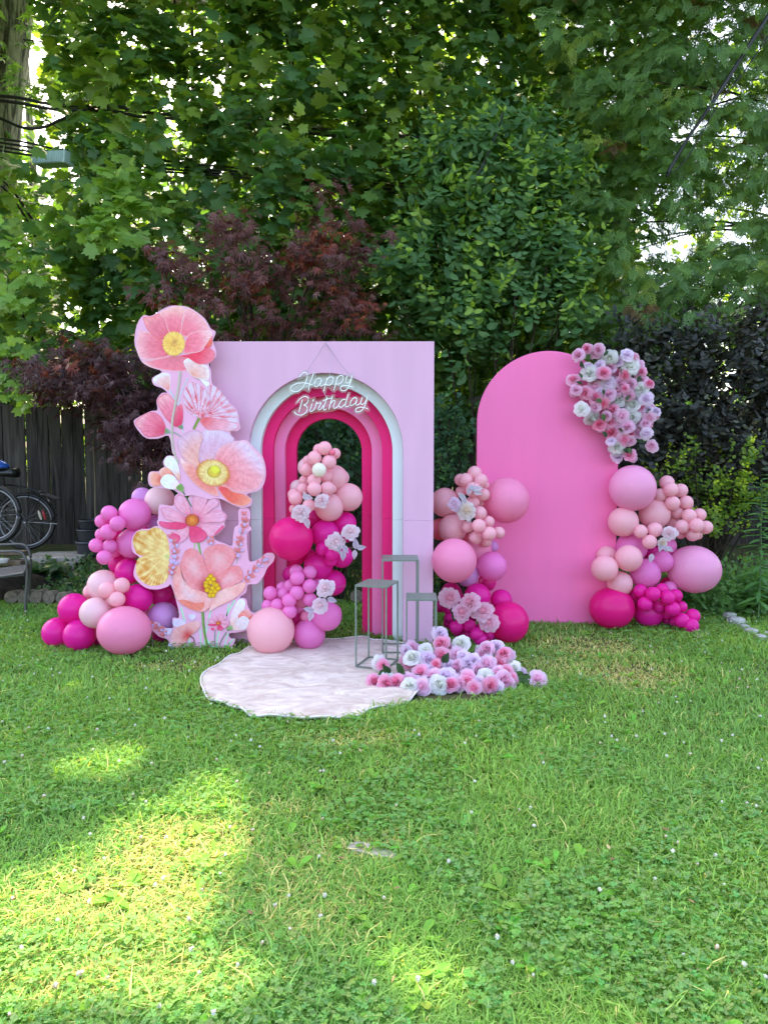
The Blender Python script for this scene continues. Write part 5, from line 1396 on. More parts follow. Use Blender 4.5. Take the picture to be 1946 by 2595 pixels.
def spray():
    """Flat arborvitae spray: a stem with fingers that branch on both sides."""
    V = []; F = []
    def finger(x, y, a, l, w):
        ux, uy = math.sin(a), math.cos(a); px, py = uy, -ux
        k = len(V)
        V.extend([(x - px * w * .5, y - py * w * .5), (x + ux * l * .55 - px * w, y + uy * l * .55 - py * w), (x + ux * l, y + uy * l), (x + ux * l * .55 + px * w, y + uy * l * .55 + py * w), (x + px * w * .5, y + py * w * .5)])
        F.extend([[k, k + 4, k + 3], [k, k + 3, k + 1], [k + 1, k + 3, k + 2]])
    for t in np.linspace(.08, .84, 5):
        l = .56 * (1 - .72 * t) + .06
        for s in (-1, 1):
            a = s * (.85 - .2 * t)
            finger(0, t, a, l, .04)
            finger(l * .5 * math.sin(a), t + l * .5 * math.cos(a), a * .2, l * .42, .035)
    finger(0, 0, 0, 1.05, .03)
    V = np.array(V)
    return np.c_[V, -.22 * V[:, 0] ** 2 - .18 * V[:, 1] ** 2], np.array(F)
T_SPRAY = spray()

def leaf_cloud(t, pos, R, s, col, name='crown', mat=None):
    V0, F0 = t
    n, k = len(pos), len(V0)
    W = np.repeat(V0[None], n, 0)                     # every leaf curls and widens a little differently
    W[:, :, 2] *= rng.uniform(.0, 2.6, n)[:, None]
    W[:, :, 2] += (W[:, :, 0] * W[:, :, 1]) * rng.normal(0, .35, n)[:, None]
    W[:, :, 0] *= rng.uniform(.75, 1.1, n)[:, None]
    V = np.einsum('nij,nkj->nki', R * s[:, None, None], W) + pos[:, None, :]
    F = (F0[None] + (np.arange(n) * k)[:, None, None]).reshape(-1, 3)
    C = np.repeat(col, k, 0)
    return mesh_np(name, V.reshape(-1, 3), F, C, smooth=True, mat=mat or LEAF)

def twigs(C, Gd, L, n, size, spread=.9, fwd=.45, droop=.35, up=1.0, cam=.5, jit=.3, petiole=.25, taper=0.35, jpos=.03):
    """Leaves in pairs along twigs that start at C and grow along Gd for L metres."""
    C = np.asarray(C); N = len(C); Gd = nrm(np.asarray(Gd))
    side = nrm(np.cross(Gd, np.array([0, 0, 1.0])) + rng.normal(0, .15, (N, 3)))
    L = np.broadcast_to(np.asarray(L, float), (N,))
    P_, Y_, N_, S_, T_, I_ = [], [], [], [], [], []
    for j in range(n):
        t = (j // 2 + .5 + .3 * (j % 2)) / (n / 2)
        sg = 1 if j % 2 == 0 else -1
        rot = 0.0 if (j // 2) % 2 == 0 else .5
        sd = side * sg * math.cos(rot) + np.array([0, 0, 1.0]) * math.sin(rot) * sg * .6
        pos = C + Gd * (L * t)[:, None] + rng.normal(0, jpos, (N, 3))
        y = nrm(sd * spread + Gd * fwd + np.array([0, 0, -droop]) + rng.normal(0, jit, (N, 3)))
        if j >= n - 1: y = nrm(Gd + np.array([0, 0, -droop * .5]) + rng.normal(0, jit * .6, (N, 3)))
        nn = np.array([0, -cam, up]) + rng.normal(0, jit, (N, 3))
        s = size * (1 - taper * t) * rng.uniform(.7, 1.2, N)
        P_.append(pos + y * (s * petiole)[:, None]); Y_.append(y); N_.append(nn); S_.append(s); T_.append(np.full(N, t)); I_.append(np.arange(N))
    P_, Y_, N_ = np.concatenate(P_), np.concatenate(Y_), np.concatenate(N_)
    return P_, basis(Y_, N_), np.concatenate(S_), np.concatenate(T_), np.concatenate(I_)

def in_view(p, m=0.0):
    """Photograph pixels of world points."""
    dx, dy, dz = p[:, 0], p[:, 1], p[:, 2] - CAMZ
    c, s = math.cos(PITCH), math.sin(PITCH)
    f = dy * c - dz * s; u = dy * s + dz * c
    return CX + FPX * dx / f, CY - FPX * u / f

CLEAR = [(40, 170, 72, 240), (135, 404, 66, 36), (20, 330, 40, 70)]
def plant(root, t, pos, R, s, col, n_obj, mat, leafname='leaf', cover=None, gap=True):
    """The n_obj leaves nearest the viewer and inside the picture become leaf objects, the rest one crown mesh."""
    if gap:
        keep = ~sun_gap(pos, R, s)
        pos, R, s, col = pos[keep], R[keep], s[keep], col[keep]
    px, py = in_view(pos)
    keep = np.ones(len(pos), bool)
    for cx_, cy_, ax_, ay_ in CLEAR:
        keep &= ~(((px - cx_) / ax_) ** 2 + ((py - cy_) / ay_) ** 2 < 1) | (pos[:, 1] > 10)
    pos, R, s, col, px, py = pos[keep], R[keep], s[keep], col[keep], px[keep], py[keep]
    vis = (px > 20) & (px < 1926) & (py > 20) & (py < (cover or 1400))
    order = np.where(vis)[0]
    sz = s[order] / pos[order, 1]
    # spread over the plant: nearest leaf of each small cell of the plant's face
    d = pos[order, 1] - pos[:, 1].min() + rng.random(len(order)) * .9 * (pos[:, 1].max() - pos[:, 1].min() + .01) * .4
    idx = order[np.argsort(d)][:n_obj]
    rest = np.ones(len(pos), bool); rest[idx] = False
    V0, F0 = t
    variants = {}
    for i in idx:
        key = tuple(np.round(col[i] * 40).astype(int))
        if key not in variants:
            variants[key] = mesh_np(leafname, V0, F0, np.tile(col[i], (len(V0), 1)), smooth=True, mat=mat)
        Mx = np.eye(4); Mx[:3, :3] = R[i] * s[i]; Mx[:3, 3] = pos[i]
        link(leafname, variants[key], root, Matrix(Mx.tolist()))
    o = link('crown', leaf_cloud(t, pos[rest], R[rest], s[rest], col[rest], 'crown', mat), root)
    o['kind'] = 'stuff'
    return o

def branches(root, pts_list, name='branch', mat=None, stuff=True):
    mb = MB()
    for pts, r0, r1 in pts_list:
        p = smooth_poly(pts, 3, False)
        mb.tube(p, np.linspace(r0, r1, len(p)), 6)
    o = link(name, mb.mesh(name, True, mat or TWIG), root)
    if stuff: o['kind'] = 'stuff'
    return o

def trunk(root, pts, r0, r1, mat=None, n=14):
    p = smooth_poly(pts, 5, False)
    V, F = tube_vf(p, np.linspace(r0, r1, len(p)), n)
    return link('trunk', mesh_np('trunk', V, F, smooth=True, mat=mat or BARK), root)

def mix_cols(a, b, t): return np.asarray(a)[None] * (1 - t)[:, None] + np.asarray(b)[None] * t[:, None]
MG = np.array([0.080, 0.185, 0.052]); MG2 = np.array([0.155, 0.285, 0.066]); MGB = np.array([0.076, 0.195, 0.092])
LIME = np.array([0.24, 0.36, 0.055])

def maple(x, y, label, h0=1.6, h1=9.2, rx=1.35, ry=1.2, n=560, nobj=130, lean=0.0, tip=.05, bright=()):
    base = (x, y, float(gz(x, y)))
    g = thing('maple_tree', label, 'tree', base, 'maples behind the fence')
    N = n
    z = h0 + (h1 - h0) * rng.random(N) ** 1.05
    prof = np.sin(np.pi * np.clip((z - h0 + .35) / (h1 - h0 + .5), 0, 1)) ** .45
    a = rng.uniform(0, 6.283, N)
    # more twigs on the open side that faces the lawn
    front = rng.random(N) < .62
    a = np.where(front, rng.normal(-math.pi / 2, .85, N), a)
    rr = (.45 + .6 * rng.random(N) ** .7) * prof
    lump = 1 + .22 * vnoise(a * 1.2 + x, z * 1.3, 1.6, x)
    C = np.stack([x + lean * (z - 2) + rx * rr * lump * np.cos(a), y + ry * rr * lump * np.sin(a), z], -1)
    Gd = np.stack([np.cos(a) * .8, np.sin(a) * .8, .25 + .5 * rng.random(N)], -1)
    upright = rng.random(N) < .3
    Gd[upright] = np.stack([rng.normal(0, .2, upright.sum()), rng.normal(-.15, .2, upright.sum()), np.ones(upright.sum())], -1)
    pos, R, s, t, ix = twigs(C, Gd, rng.uniform(.3, .6, N), 9, .18, spread=.9, fwd=.4, droop=.35, up=.9, cam=.75, jit=.33)
    k = rng.random(len(pos))
    c = mix_cols(MG, MG2, k)
    cool = (rng.random(N) < .4)[ix]
    c[cool] = c[cool] * .5 + MGB * .5
    backlit = (rng.random(N) < .28)[ix]  # yellow-green clusters stand in for sun shining through the leaves
    c[backlit] = mix_cols([.15, .25, .05], [.22, .33, .055], rng.random(backlit.sum()))
    young = (rng.random(N) < tip)[ix] & (t > .45)
    c[young] = LIME * (0.7 + .5 * rng.random((young.sum(), 1)))
    for (bx, by, bY, m_) in bright:                     # sprays tinted lime to look sunlit against the crown
        Cb = np.array([P(bx + rng.normal(0, 22), by + rng.normal(0, 22), bY + rng.normal(0, .08)) for _ in range(m_)])
        Gb = np.stack([rng.normal(.3, .4, m_), np.full(m_, -.5), rng.normal(0, .3, m_)], -1)
        p2, R2, s2, t2, i2 = twigs(Cb, Gb, .3, 8, .16, jit=.35, up=.8, cam=.8)
        pos, R, s = np.vstack([pos, p2]), np.vstack([R, R2]), np.r_[s, s2]
        c = np.vstack([c, mix_cols(MG2 * 1.3, LIME * 1.15, rng.random(len(p2)) * (.4 + .6 * t2))])
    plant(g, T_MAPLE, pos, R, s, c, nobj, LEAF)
    yt = max(y, 9.15)
    trunk(g, [(x, yt, .25), (x + .05, yt, 1.5), (x + lean * 2, yt - .05, 4), (x + lean * 5, yt, h1 * .9)], .06, .015, TWIG, 8)
    bl = []
    for q in range(16 if x > -3 else 5):
        i = rng.integers(N); zz = max(C[i, 2] - rng.uniform(.3, 1.0), .5)
        bl.append(([(x + lean * (zz - 2), y, zz), tuple((C[i] + np.array([x, y, zz])) / 2 + [0, 0, .15]), tuple(C[i] + Gd[i] * .3)], .018, .004))
    branches(g, bl)

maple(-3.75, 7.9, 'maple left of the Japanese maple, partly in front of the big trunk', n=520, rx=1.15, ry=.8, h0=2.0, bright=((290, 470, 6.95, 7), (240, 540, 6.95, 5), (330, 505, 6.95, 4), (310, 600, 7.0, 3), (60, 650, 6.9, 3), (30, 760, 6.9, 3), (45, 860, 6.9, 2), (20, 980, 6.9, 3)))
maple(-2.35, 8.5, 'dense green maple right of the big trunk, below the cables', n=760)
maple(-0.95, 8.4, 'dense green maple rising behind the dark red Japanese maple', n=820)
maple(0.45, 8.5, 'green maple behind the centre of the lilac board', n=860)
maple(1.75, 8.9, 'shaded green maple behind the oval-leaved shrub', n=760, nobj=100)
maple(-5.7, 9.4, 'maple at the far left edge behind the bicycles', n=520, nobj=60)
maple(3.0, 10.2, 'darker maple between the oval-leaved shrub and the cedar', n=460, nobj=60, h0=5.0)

# big old tree at the left: trunk, limbs, and the high canopy that shades the whole lawn
def big_tree():
    b = P(-70, 1100, 10.2)
    base = (b[0], 10.2, .25)
    g = thing('silver_maple', 'huge old tree with a thick rough grey trunk behind the cables', 'tree', base)
    trunk(g, [base, tuple(P(-62, 700, 10.2)), tuple(P(-35, 330, 10.2)), tuple(P(8, -40, 10.2)), tuple(P(-10, -300, 10.2)), tuple(P(-160, -600, 10.4))], .52, .30, BARK, 28)
    N = 1500
    C = np.stack([rng.uniform(-8.0, 4.2, N), rng.uniform(5.0, 9.4, N), rng.uniform(0, 1, N)], -1)
    C[:, 2] = np.maximum(1.31 + .66 * C[:, 1], 6.4) + .35 + C[:, 2] * 2.6
    Gd = np.stack([rng.normal(0, 1, N), rng.normal(0, 1, N), rng.normal(0, .3, N)], -1)
    pos, R, s, t, ix = twigs(C, Gd, .8, 8, .30, jit=.45, up=1.0, cam=.1, jpos=.12)
    c = mix_cols(MG, MG2, rng.random(len(pos)))
    keep = ~sun_gap(pos, R, s)
    o = link('crown', leaf_cloud(T_SIMPLE, pos[keep], R[keep], s[keep], c[keep], 'crown', LEAF), g); o['kind'] = 'stuff'
    # low sprays hanging in front of the trunk
    pts = [(45, 60), (60, 110), (20, 150), (40, 190), (75, 215), (110, 250), (140, 275), (30, 230), (90, 200), (120, 300), (60, 270), (15, 420), (40, 440), (80, 30), (5, 90), (150, 310), (30, 480), (10, 380)]
    C = np.array([P(x, y, 8.6 + .4 * rng.random()) for x, y in pts])
    Gd = np.stack([rng.normal(.4, .4, len(C)), np.full(len(C), -.4), rng.normal(-.3, .3, len(C))], -1)
    pos, R, s, t, ix = twigs(C, Gd, .45, 10, .13, jit=.35)
    c = mix_cols(MG2, MG2 * 1.4, rng.random(len(pos)))
    V0, F0 = T_STAR
    ms = [mesh_np('leaf', V0, F0, np.tile(q, (len(V0), 1)), smooth=True, mat=LEAF) for q in (MG2, MG2 * 1.25, MG * 1.1)]
    for i in range(len(pos)):
        Mx = np.eye(4); Mx[:3, :3] = R[i] * s[i]; Mx[:3, 3] = pos[i]
        link('leaf', random.choice(ms), g, Matrix(Mx.tolist()))
    bl = []
    for k in range(6):
        L = rng.uniform(3, 7)
        p0 = P(8, -60, 10.2)
        bl.append(([tuple(p0), tuple(p0 + np.array([L * .5, .5 + .2 * k, .5])), tuple(p0 + np.array([L, .8 + .3 * k, .9]))], .12, .03))
    branches(g, bl, mat=BARK)
big_tree()

# trees in the yards behind; lime leaves paint in sun, darker greens shade
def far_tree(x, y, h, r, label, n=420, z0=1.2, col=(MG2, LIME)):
    g = thing('garden_tree', label, 'tree', (x, y, .27), 'trees in the gardens behind')
    z = z0 + (h - z0) * rng.random(n)
    a = rng.uniform(0, 6.283, n); rr = r * (.35 + .65 * rng.random(n) ** .6) * np.sin(np.pi * np.clip((z - z0 + .6) / (h - z0 + 1.0), 0, 1)) ** .5
    C = np.stack([x + rr * np.cos(a), y + rr * np.sin(a), z], -1)
    Gd = np.stack([np.cos(a), np.sin(a), rng.normal(.2, .3, n)], -1)
    pos, R, s, t, ix = twigs(C, Gd, .6, 8, .22, jit=.5, up=.8, cam=.4, jpos=.1)
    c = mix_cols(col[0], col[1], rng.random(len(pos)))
    keep = ~sun_gap(pos, R, s)
    o = link('crown', leaf_cloud(T_SIMPLE, pos[keep], R[keep], s[keep], c[keep], 'crown', LEAF), g); o['kind'] = 'stuff'
    trunk(g, [(x, y, .2), (x + .1, y, h * .5), (x, y, h * .9)], .16, .05, BARK, 10)
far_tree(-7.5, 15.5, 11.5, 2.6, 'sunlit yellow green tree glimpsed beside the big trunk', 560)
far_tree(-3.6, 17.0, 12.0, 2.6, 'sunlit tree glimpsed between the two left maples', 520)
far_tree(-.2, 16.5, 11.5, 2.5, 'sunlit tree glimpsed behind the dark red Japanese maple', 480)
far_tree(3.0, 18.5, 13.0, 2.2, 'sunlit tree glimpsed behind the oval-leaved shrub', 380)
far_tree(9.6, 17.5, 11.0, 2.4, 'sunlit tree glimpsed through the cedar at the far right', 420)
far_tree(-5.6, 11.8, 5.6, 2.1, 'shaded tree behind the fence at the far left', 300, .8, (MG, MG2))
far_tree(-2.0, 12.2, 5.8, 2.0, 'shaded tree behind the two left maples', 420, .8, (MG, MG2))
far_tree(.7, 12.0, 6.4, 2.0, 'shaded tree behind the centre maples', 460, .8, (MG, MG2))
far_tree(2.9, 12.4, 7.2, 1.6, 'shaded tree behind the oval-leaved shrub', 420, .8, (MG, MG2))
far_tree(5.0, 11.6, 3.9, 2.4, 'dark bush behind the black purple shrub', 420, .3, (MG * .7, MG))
far_tree(6.4, 19.5, 4.4, 1.8, 'low sunlit bush glimpsed through the gap beside the cedar', 240, .6)

# dark red Japanese maple behind the board
def japanese(polys, label, Y, n_cl, nobj, tpx=None, redf=.17, shade=1.0):
    cx, cy_ = np.mean([p[0] for p in polys[0]]), 1120
    b = P(tpx or cx, cy_, Y + .4)
    g = thing('japanese_maple', label, 'tree', (b[0], Y + .4, float(gz(b[0], Y + .4))), 'dark red Japanese maples')
    C = []
    polys = [smooth_poly(q, 4) for q in polys]
    area = np.array([np.prod(q.max(0) - q.min(0)) for q in polys]); area /= area.sum()
    for q, w in zip(polys, area):
        lo, hi = q.min(0), q.max(0); k = 0
        while k < n_cl * w:
            x, y = rng.uniform(lo, hi)
            if inside(q, np.array([x]), np.array([y]))[0]:
                if vnoise(x * .011, y * .03, 1.0, 3.0) < -.3 and rng.random() < .85: continue     # gaps between tiers
                C.append(P(x + rng.normal(0, 16), y + rng.normal(0, 10), Y + rng.uniform(-.35, .55))); k += 1
    C = np.array(C); N = len(C)
    Gd = np.stack([rng.normal(0, .9, N), rng.normal(-.5, .5, N), rng.normal(.05, .3, N)], -1)
    pos, R, s, t, ix = twigs(C, Gd, .26, 10, .092, spread=.8, fwd=.5, droop=.55, up=.9, cam=.55, jit=.35, petiole=.3)
    c = mix_cols([0.095, 0.034, 0.030], [0.205, 0.076, 0.064], rng.random(len(pos)))
    c = c * np.array([shade * .9, shade, shade * 1.15]) if shade != 1 else c       # the left one is a duller purple kind
    red = (rng.random(N) < redf)[ix]
    c[red] = mix_cols([0.20, 0.026, 0.016], [0.27, 0.075, 0.025], rng.random(red.sum()))
    plant(g, T_STAR, pos, R, s, c, nobj, DARKLEAF)
    trunk(g, [(b[0], Y + .4, .1), (b[0] + .1, Y + .35, .8), (b[0] - .1, Y + .3, 1.6), (b[0] + .15, Y + .3, 2.2)], .05, .02, TWIG, 8)
    bl = []
    for q in range(22):
        i = rng.integers(N); p0 = np.array([b[0], Y + .35, rng.uniform(.9, 2.0)])
        bl.append(([tuple(p0), tuple((p0 + C[i]) / 2 + [0, 0, .12]), tuple(C[i])], .014, .003))
    branches(g, bl)
japanese([[(385, 760), (420, 700), (520, 690), (600, 640), (700, 650), (760, 700), (860, 690), (920, 780), (945, 860), (900, 885), (540, 885), (470, 830)],
          [(370, 640), (400, 620), (480, 650), (560, 690), (480, 700), (400, 680)], [(560, 590), (600, 560), (640, 555), (640, 610), (700, 620), (720, 680), (620, 680), (560, 650)],
          [(770, 470), (810, 455), (860, 500), (875, 560), (840, 600), (800, 640), (760, 610), (800, 560)], [(850, 690), (900, 620), (965, 580), (975, 600), (930, 660), (880, 720)], [(700, 640), (760, 610), (820, 620), (860, 690), (760, 700)]],
         'dark red Japanese maple spreading above the lilac board', 6.5, 225, 290)
japanese([[(100, 960), (180, 900), (330, 900), (440, 950), (470, 1080), (430, 1130), (330, 1100), (240, 1040), (120, 990)], [(260, 1060), (400, 1080), (440, 1190), (330, 1180)], [(60, 930), (140, 890), (260, 900), (200, 960), (100, 970)]],
         'dark purple Japanese maple boughs hanging in front of the board fence', 6.6, 330, 200, 520, .03, .62)

# oval-leaved shrub
def shrub(poly, label, name, Y, dep, n_cl, nobj, t, size, cols, tips, L, nl, group=None, tipn=.3, ud=.8, mat=None, cat='shrub', gaps=-.5, trunk_=True, kw=None):
    poly = smooth_poly(poly, 4); lo, hi = poly.min(0), poly.max(0)
    cpx = poly[:, 0].mean()
    b = P(cpx, 1300, Y + .3); b[2] = float(gz(b[0], b[1]))
    g = thing(name, label, cat, b, group)
    C = []
    while len(C) < n_cl:
        x, y = rng.uniform(lo, hi)
        if inside(poly, np.array([x]), np.array([y]))[0]:
            if vnoise(x * .012, y * .012, 1.3, Y) < gaps and rng.random() < .8: continue
            bulge = vnoise(x * .01, y * .01, 1.0, 8.0) * .2
            p = P(x, y, Y + rng.random() ** 1.3 * dep + bulge)
            if p[2] > .03: C.append(p)
    C = np.array(C); N = len(C)
    Gd = np.stack([rng.normal(0, .5, N), rng.normal(-.35, .4, N), ud + rng.normal(0, .4, N)], -1)
    K = dict(spread=.85, fwd=.5, droop=.1, up=.8, cam=.7, jit=.3, petiole=.1, taper=.45, jpos=.012); K.update(kw or {})
    pos, R, s, tt, ix = twigs(C, Gd, rng.uniform(L * .7, L * 1.3, N), nl, size, **K)
    c = mix_cols(cols[0], cols[1], rng.random(len(pos)))
    yt = (rng.random(N) < tipn)[ix]
    w = (yt * np.clip((tt - .35) / .5, 0, 1))[:, None]
    c = c * (1 - w) + np.asarray(tips)[None] * w * (.8 + .4 * rng.random((len(pos), 1)))
    plant(g, t, pos, R, s, c, nobj, mat or LEAF, gap=False)
    if trunk_:
        bl = []
        for q in range(18):
            i = rng.integers(N)
            bl.append(([tuple(b + rng.normal(0, .08, 3) * [1, 1, 0]), tuple((b + C[i]) / 2 + rng.normal(0, .1, 3)), tuple(C[i] + Gd[i] * .1)], .014, .003))
        branches(g, bl)
    return g
shrub([(1050, 420), (1120, 330), (1230, 310), (1340, 330), (1390, 410), (1480, 420), (1490, 520), (1510, 700), (1470, 800), (1480, 870), (1290, 890), (1210, 950), (1150, 1000), (1105, 880), (1020, 860), (990, 720), (1040, 600), (1030, 520)],
      'tall upright shrub with oval leaves and lime shoot tips above the boards', 'oval_leaved_shrub', 6.75, .7, 520, 295, T_OVAL, .125, ([.080, .195, .076], [.135, .270, .092]), [.30, .46, .065], .40, 14, tipn=.45, gaps=-.32, kw=dict(cam=.95, spread=.9, fwd=.35))
shrub([(1098, 1010), (1150, 1050), (1180, 1080), (1190, 1150), (1180, 1210), (1150, 1260), (1098, 1260)], 'small-leaved green bush in the gap between the boards', 'bush', 6.4, .5, 110, 90, T_ROUND, .05,
      ([.05, .135, .065], [.08, .185, .08]), [.12, .26, .07], .2, 12, 'small-leaved bushes behind the boards')
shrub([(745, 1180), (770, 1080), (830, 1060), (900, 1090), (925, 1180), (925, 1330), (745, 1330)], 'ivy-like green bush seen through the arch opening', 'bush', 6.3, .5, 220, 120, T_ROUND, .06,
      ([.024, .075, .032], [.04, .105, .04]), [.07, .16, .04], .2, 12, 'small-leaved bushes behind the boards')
shrub([(1560, 900), (1640, 850), (1800, 850), (1946, 800), (2050, 850), (2050, 1250), (1946, 1300), (1800, 1330), (1650, 1300), (1580, 1260), (1555, 1100)],
      'black purple shrub behind the roses and the right hand balloons', 'purple_shrub', 6.45, .7, 800, 280, T_OVAL, .10, ([.022, .028, .020], [.062, .066, .050]), [.09, .10, .05], .3, 12, tipn=.2, mat=DARKLEAF)
shrub([(1660, 1210), (1740, 1150), (1850, 1140), (1920, 1180), (1930, 1400), (1850, 1420), (1790, 1350), (1700, 1280)],
      'lime green barberry with tiny round leaves under the purple shrub', 'barberry_bush', 6.2, .4, 100, 150, T_ROUND, .044, ([.10, .20, .03], [.24, .36, .035]), [.46, .56, .04], .22, 16, tipn=.5, gaps=.0)

# arborvitae at the right
def cedar(poly, label, Y, dep, n, nobj):
    poly = smooth_poly(poly, 4); lo, hi = poly.min(0), poly.max(0)
    b = P(2030, 1300, Y + 1.3); b[2] = float(gz(b[0], b[1]))
    g = thing('cedar_tree', label, 'tree', b, 'cedars at the right of the garden')
    C = []
    holes = [(1480, 620, 40, 75), (1690, 605, 55, 28), (1640, 560, 26, 45), (1785, 585, 18, 18), (1855, 560, 22, 28), (1590, 380, 18, 10), (1450, 285, 30, 16), (1800, 240, 60, 18), (1590, 20, 30, 40), (1840, 60, 30, 25)]
    while len(C) < n:
        x, y = rng.uniform(lo, hi)
        if not inside(poly, np.array([x]), np.array([y]))[0]: continue
        if any(((x - hx) / (rx + 12)) ** 2 + ((y - hy) / (ry + 12)) ** 2 < 1 for hx, hy, rx, ry in holes): continue
        tier = vnoise(x * .006, y * .02, 1.0, 5.0)
        if tier < -.35 and rng.random() < .7: continue
        C.append(P(x, y, Y + rng.random() * dep - .35 * tier))
    C = np.array(C); N = len(C)
    Gd = np.stack([rng.normal(-.35, .5, N), rng.normal(-.6, .3, N), rng.normal(-.25, .3, N)], -1)
    pos, R, s, t, ix = twigs(C, Gd, rng.uniform(.25, .42, N), 8, .165, spread=.7, fwd=.8, droop=.45, up=.8, cam=.8, jit=.3, petiole=0, taper=.25)
    c = mix_cols([.100, .205, .066], [.190, .330, .090], rng.random(len(pos)))
    yl = (rng.random(N) < .10)[ix] & (rng.random(len(pos)) < .6); c[yl] = np.array([.24, .33, .05])
    br = (rng.random(N) < .03)[ix]; c[br] = np.array([.15, .08, .03])
    plant(g, T_SPRAY, pos, R, s, c, nobj, LEAF, 'leaf_spray', gap=True)
    trunk(g, [tuple(b), (b[0], b[1], 3), (b[0] - .1, b[1], 7), (b[0], b[1], 9)], .14, .03, TWIG, 10)
    bl = []
    for q in range(34):
        i = rng.integers(N)
        p0 = np.array([b[0], b[1], max(.6, C[i, 2] + rng.uniform(-.2, .6))])
        bl.append(([tuple(p0), tuple((p0 + C[i]) / 2 + [0, 0, .1]), tuple(C[i] + Gd[i] * .2)], .02, .004))
    branches(g, bl)
cedar([(1430, -200), (2100, -300), (2120, 900), (1946, 900), (1800, 870), (1650, 960), (1600, 880), (1500, 850), (1480, 700), (1530, 560), (1440, 420), (1500, 300), (1420, 150)],
      'tall cedar with flat drooping sprays filling the right side', 6.9, 1.3, 1500, 295)
cedar([(1380, -250), (2150, -300), (2150, 860), (1560, 880), (1500, 760), (1560, 660), (1580, 540), (1420, 420)], 'second cedar behind the first, deeper in shade', 8.6, 1.2, 760, 60)

# lily stalks and weeds at the right edge
def stalk(px, py0, py1, Y, label):
    b = P(px, py0, Y); top = P(px + 6, py1, Y)
    b[2] = float(gz(b[0], Y))
    g = thing('lily_stalk', label, 'plant', b, 'tall stalks with narrow leaves by the border')
    H = top[2] - b[2]
    mb = MB(); mb.tube([b, (b + top) / 2 + [.01, 0, 0], top], .006, 6); link('stem', mb.mesh('stem', True, plain('stem_pale', (.08, .16, .05, 1), .6)), g)
    V0, F0 = T_LANCE
    ms = [mesh_np('leaf', V0, F0, np.tile(q, (len(V0), 1)), smooth=True, mat=LEAF) for q in ([.10, .24, .07], [.15, .32, .09])]
    for k in range(64):
        t = .12 + .88 * k / 63; a = k * 2.4
        p = b + (top - b) * t
        y = np.array([math.cos(a), math.sin(a), .35 - .5 * (1 - t)]); R = basis(y[None], np.array([[0, -.3, 1.0]]))[0]
        s = .21 * (1 - .4 * t)
        Mx = np.eye(4); Mx[:3, :3] = R * np.array([s * 1.2, s, s]); Mx[:3, 3] = p
        link('leaf', random.choice(ms), g, Matrix(Mx.tolist()))
stalk(1922, 1530, 1215, 5.75, 'tall leafy lily stalk at the right edge, in front of the lime barberry')
stalk(1960, 1520, 1165, 5.9, 'taller lily stalk just behind the first one, at the very edge of the border')

def weeds(polys, name, label, Yr, n, size, cols, tpl=T_OVAL, h=.22):
    """Leafy ground plants between two distances inside a pixel outline of their feet."""
    P_, R_, S_, C_ = [], [], [], []
    k = 0
    while k < n:
        x = rng.uniform(*polys[0]); Y = rng.uniform(*Yr)
        p = P(x, 1300, Y); z0 = float(gz(p[0], Y))
        hh = h * rng.uniform(.3, 1.1)
        C = np.array([[p[0], Y, z0]]); Gd = np.array([[rng.normal(0, .25), rng.normal(-.1, .25), 1.0]])
        pos, R, s, t, ix = twigs(C, Gd, hh, 9, size, droop=.15, up=.9, cam=.5, jit=.35, petiole=.1, taper=.4, jpos=.015)
        P_.append(pos); R_.append(R); S_.append(s); C_.append(mix_cols(cols[0], cols[1], rng.random(len(pos)))); k += 1
    o = link(name, leaf_cloud(tpl, np.vstack(P_), np.vstack(R_), np.concatenate(S_), np.vstack(C_), name, LEAF))
    return tag(o, label, 'weeds', kind='stuff')
weeds([(1770, 2080)], 'border_weeds', 'tangle of leafy weeds in the right hand border', (5.9, 6.6), 420, .075, ([.09, .20, .06], [.16, .32, .085]), h=.42)
weeds([(1690, 1830)], 'border_undergrowth', 'low green undergrowth behind the right hand balloons', (6.4, 7.0), 120, .06, ([.07, .17, .05], [.12, .26, .07]), h=.25)
weeds([(-120, 420)], 'bed_undergrowth', 'low leafy undergrowth in the raised bed at the left', (6.55, 7.6), 300, .055, ([.045, .11, .035], [.08, .17, .05]), T_ROUND, h=.12)
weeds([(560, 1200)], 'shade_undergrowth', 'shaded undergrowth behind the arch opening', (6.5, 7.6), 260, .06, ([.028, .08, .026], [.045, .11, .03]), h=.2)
def hosta(px, py, Y, label, n=16, size=.16):
    b = P(px, py, Y); b[2] = float(gz(b[0], Y))
    g = thing('broad_leaved_plant', label, 'plant', b, 'broad-leaved plants in the raised bed')
    V0, F0 = T_ROUND
    ms = [mesh_np('leaf', V0, F0, np.tile(q, (len(V0), 1)), smooth=True, mat=LEAF) for q in ([.024, .075, .026], [.035, .1, .03])]
    for k in range(n):
        a = k * 2.4; y = np.array([math.cos(a), math.sin(a), .1 + .5 * rng.random()]); R = basis(y[None], np.array([[0, -.5, 1.0]]))[0]
        s = size * rng.uniform(.6, 1.1)
        Mx = np.eye(4); Mx[:3, :3] = R * s; Mx[:3, 3] = b + np.array([math.cos(a) * .05, math.sin(a) * .05, .05 + .1 * rng.random()])
        link('leaf', random.choice(ms), g, Matrix(Mx.tolist()))
hosta(115, 1440, 7.2, 'broad-leaved green plant at the edge of the raised bed, near the metal chair', 20, .18)
hosta(205, 1470, 6.9, 'smaller broad-leaved plant beside the blush balloons', 10, .11)
hosta(70, 1405, 7.6, 'pale young plant just above the arm of the metal chair', 8, .09)
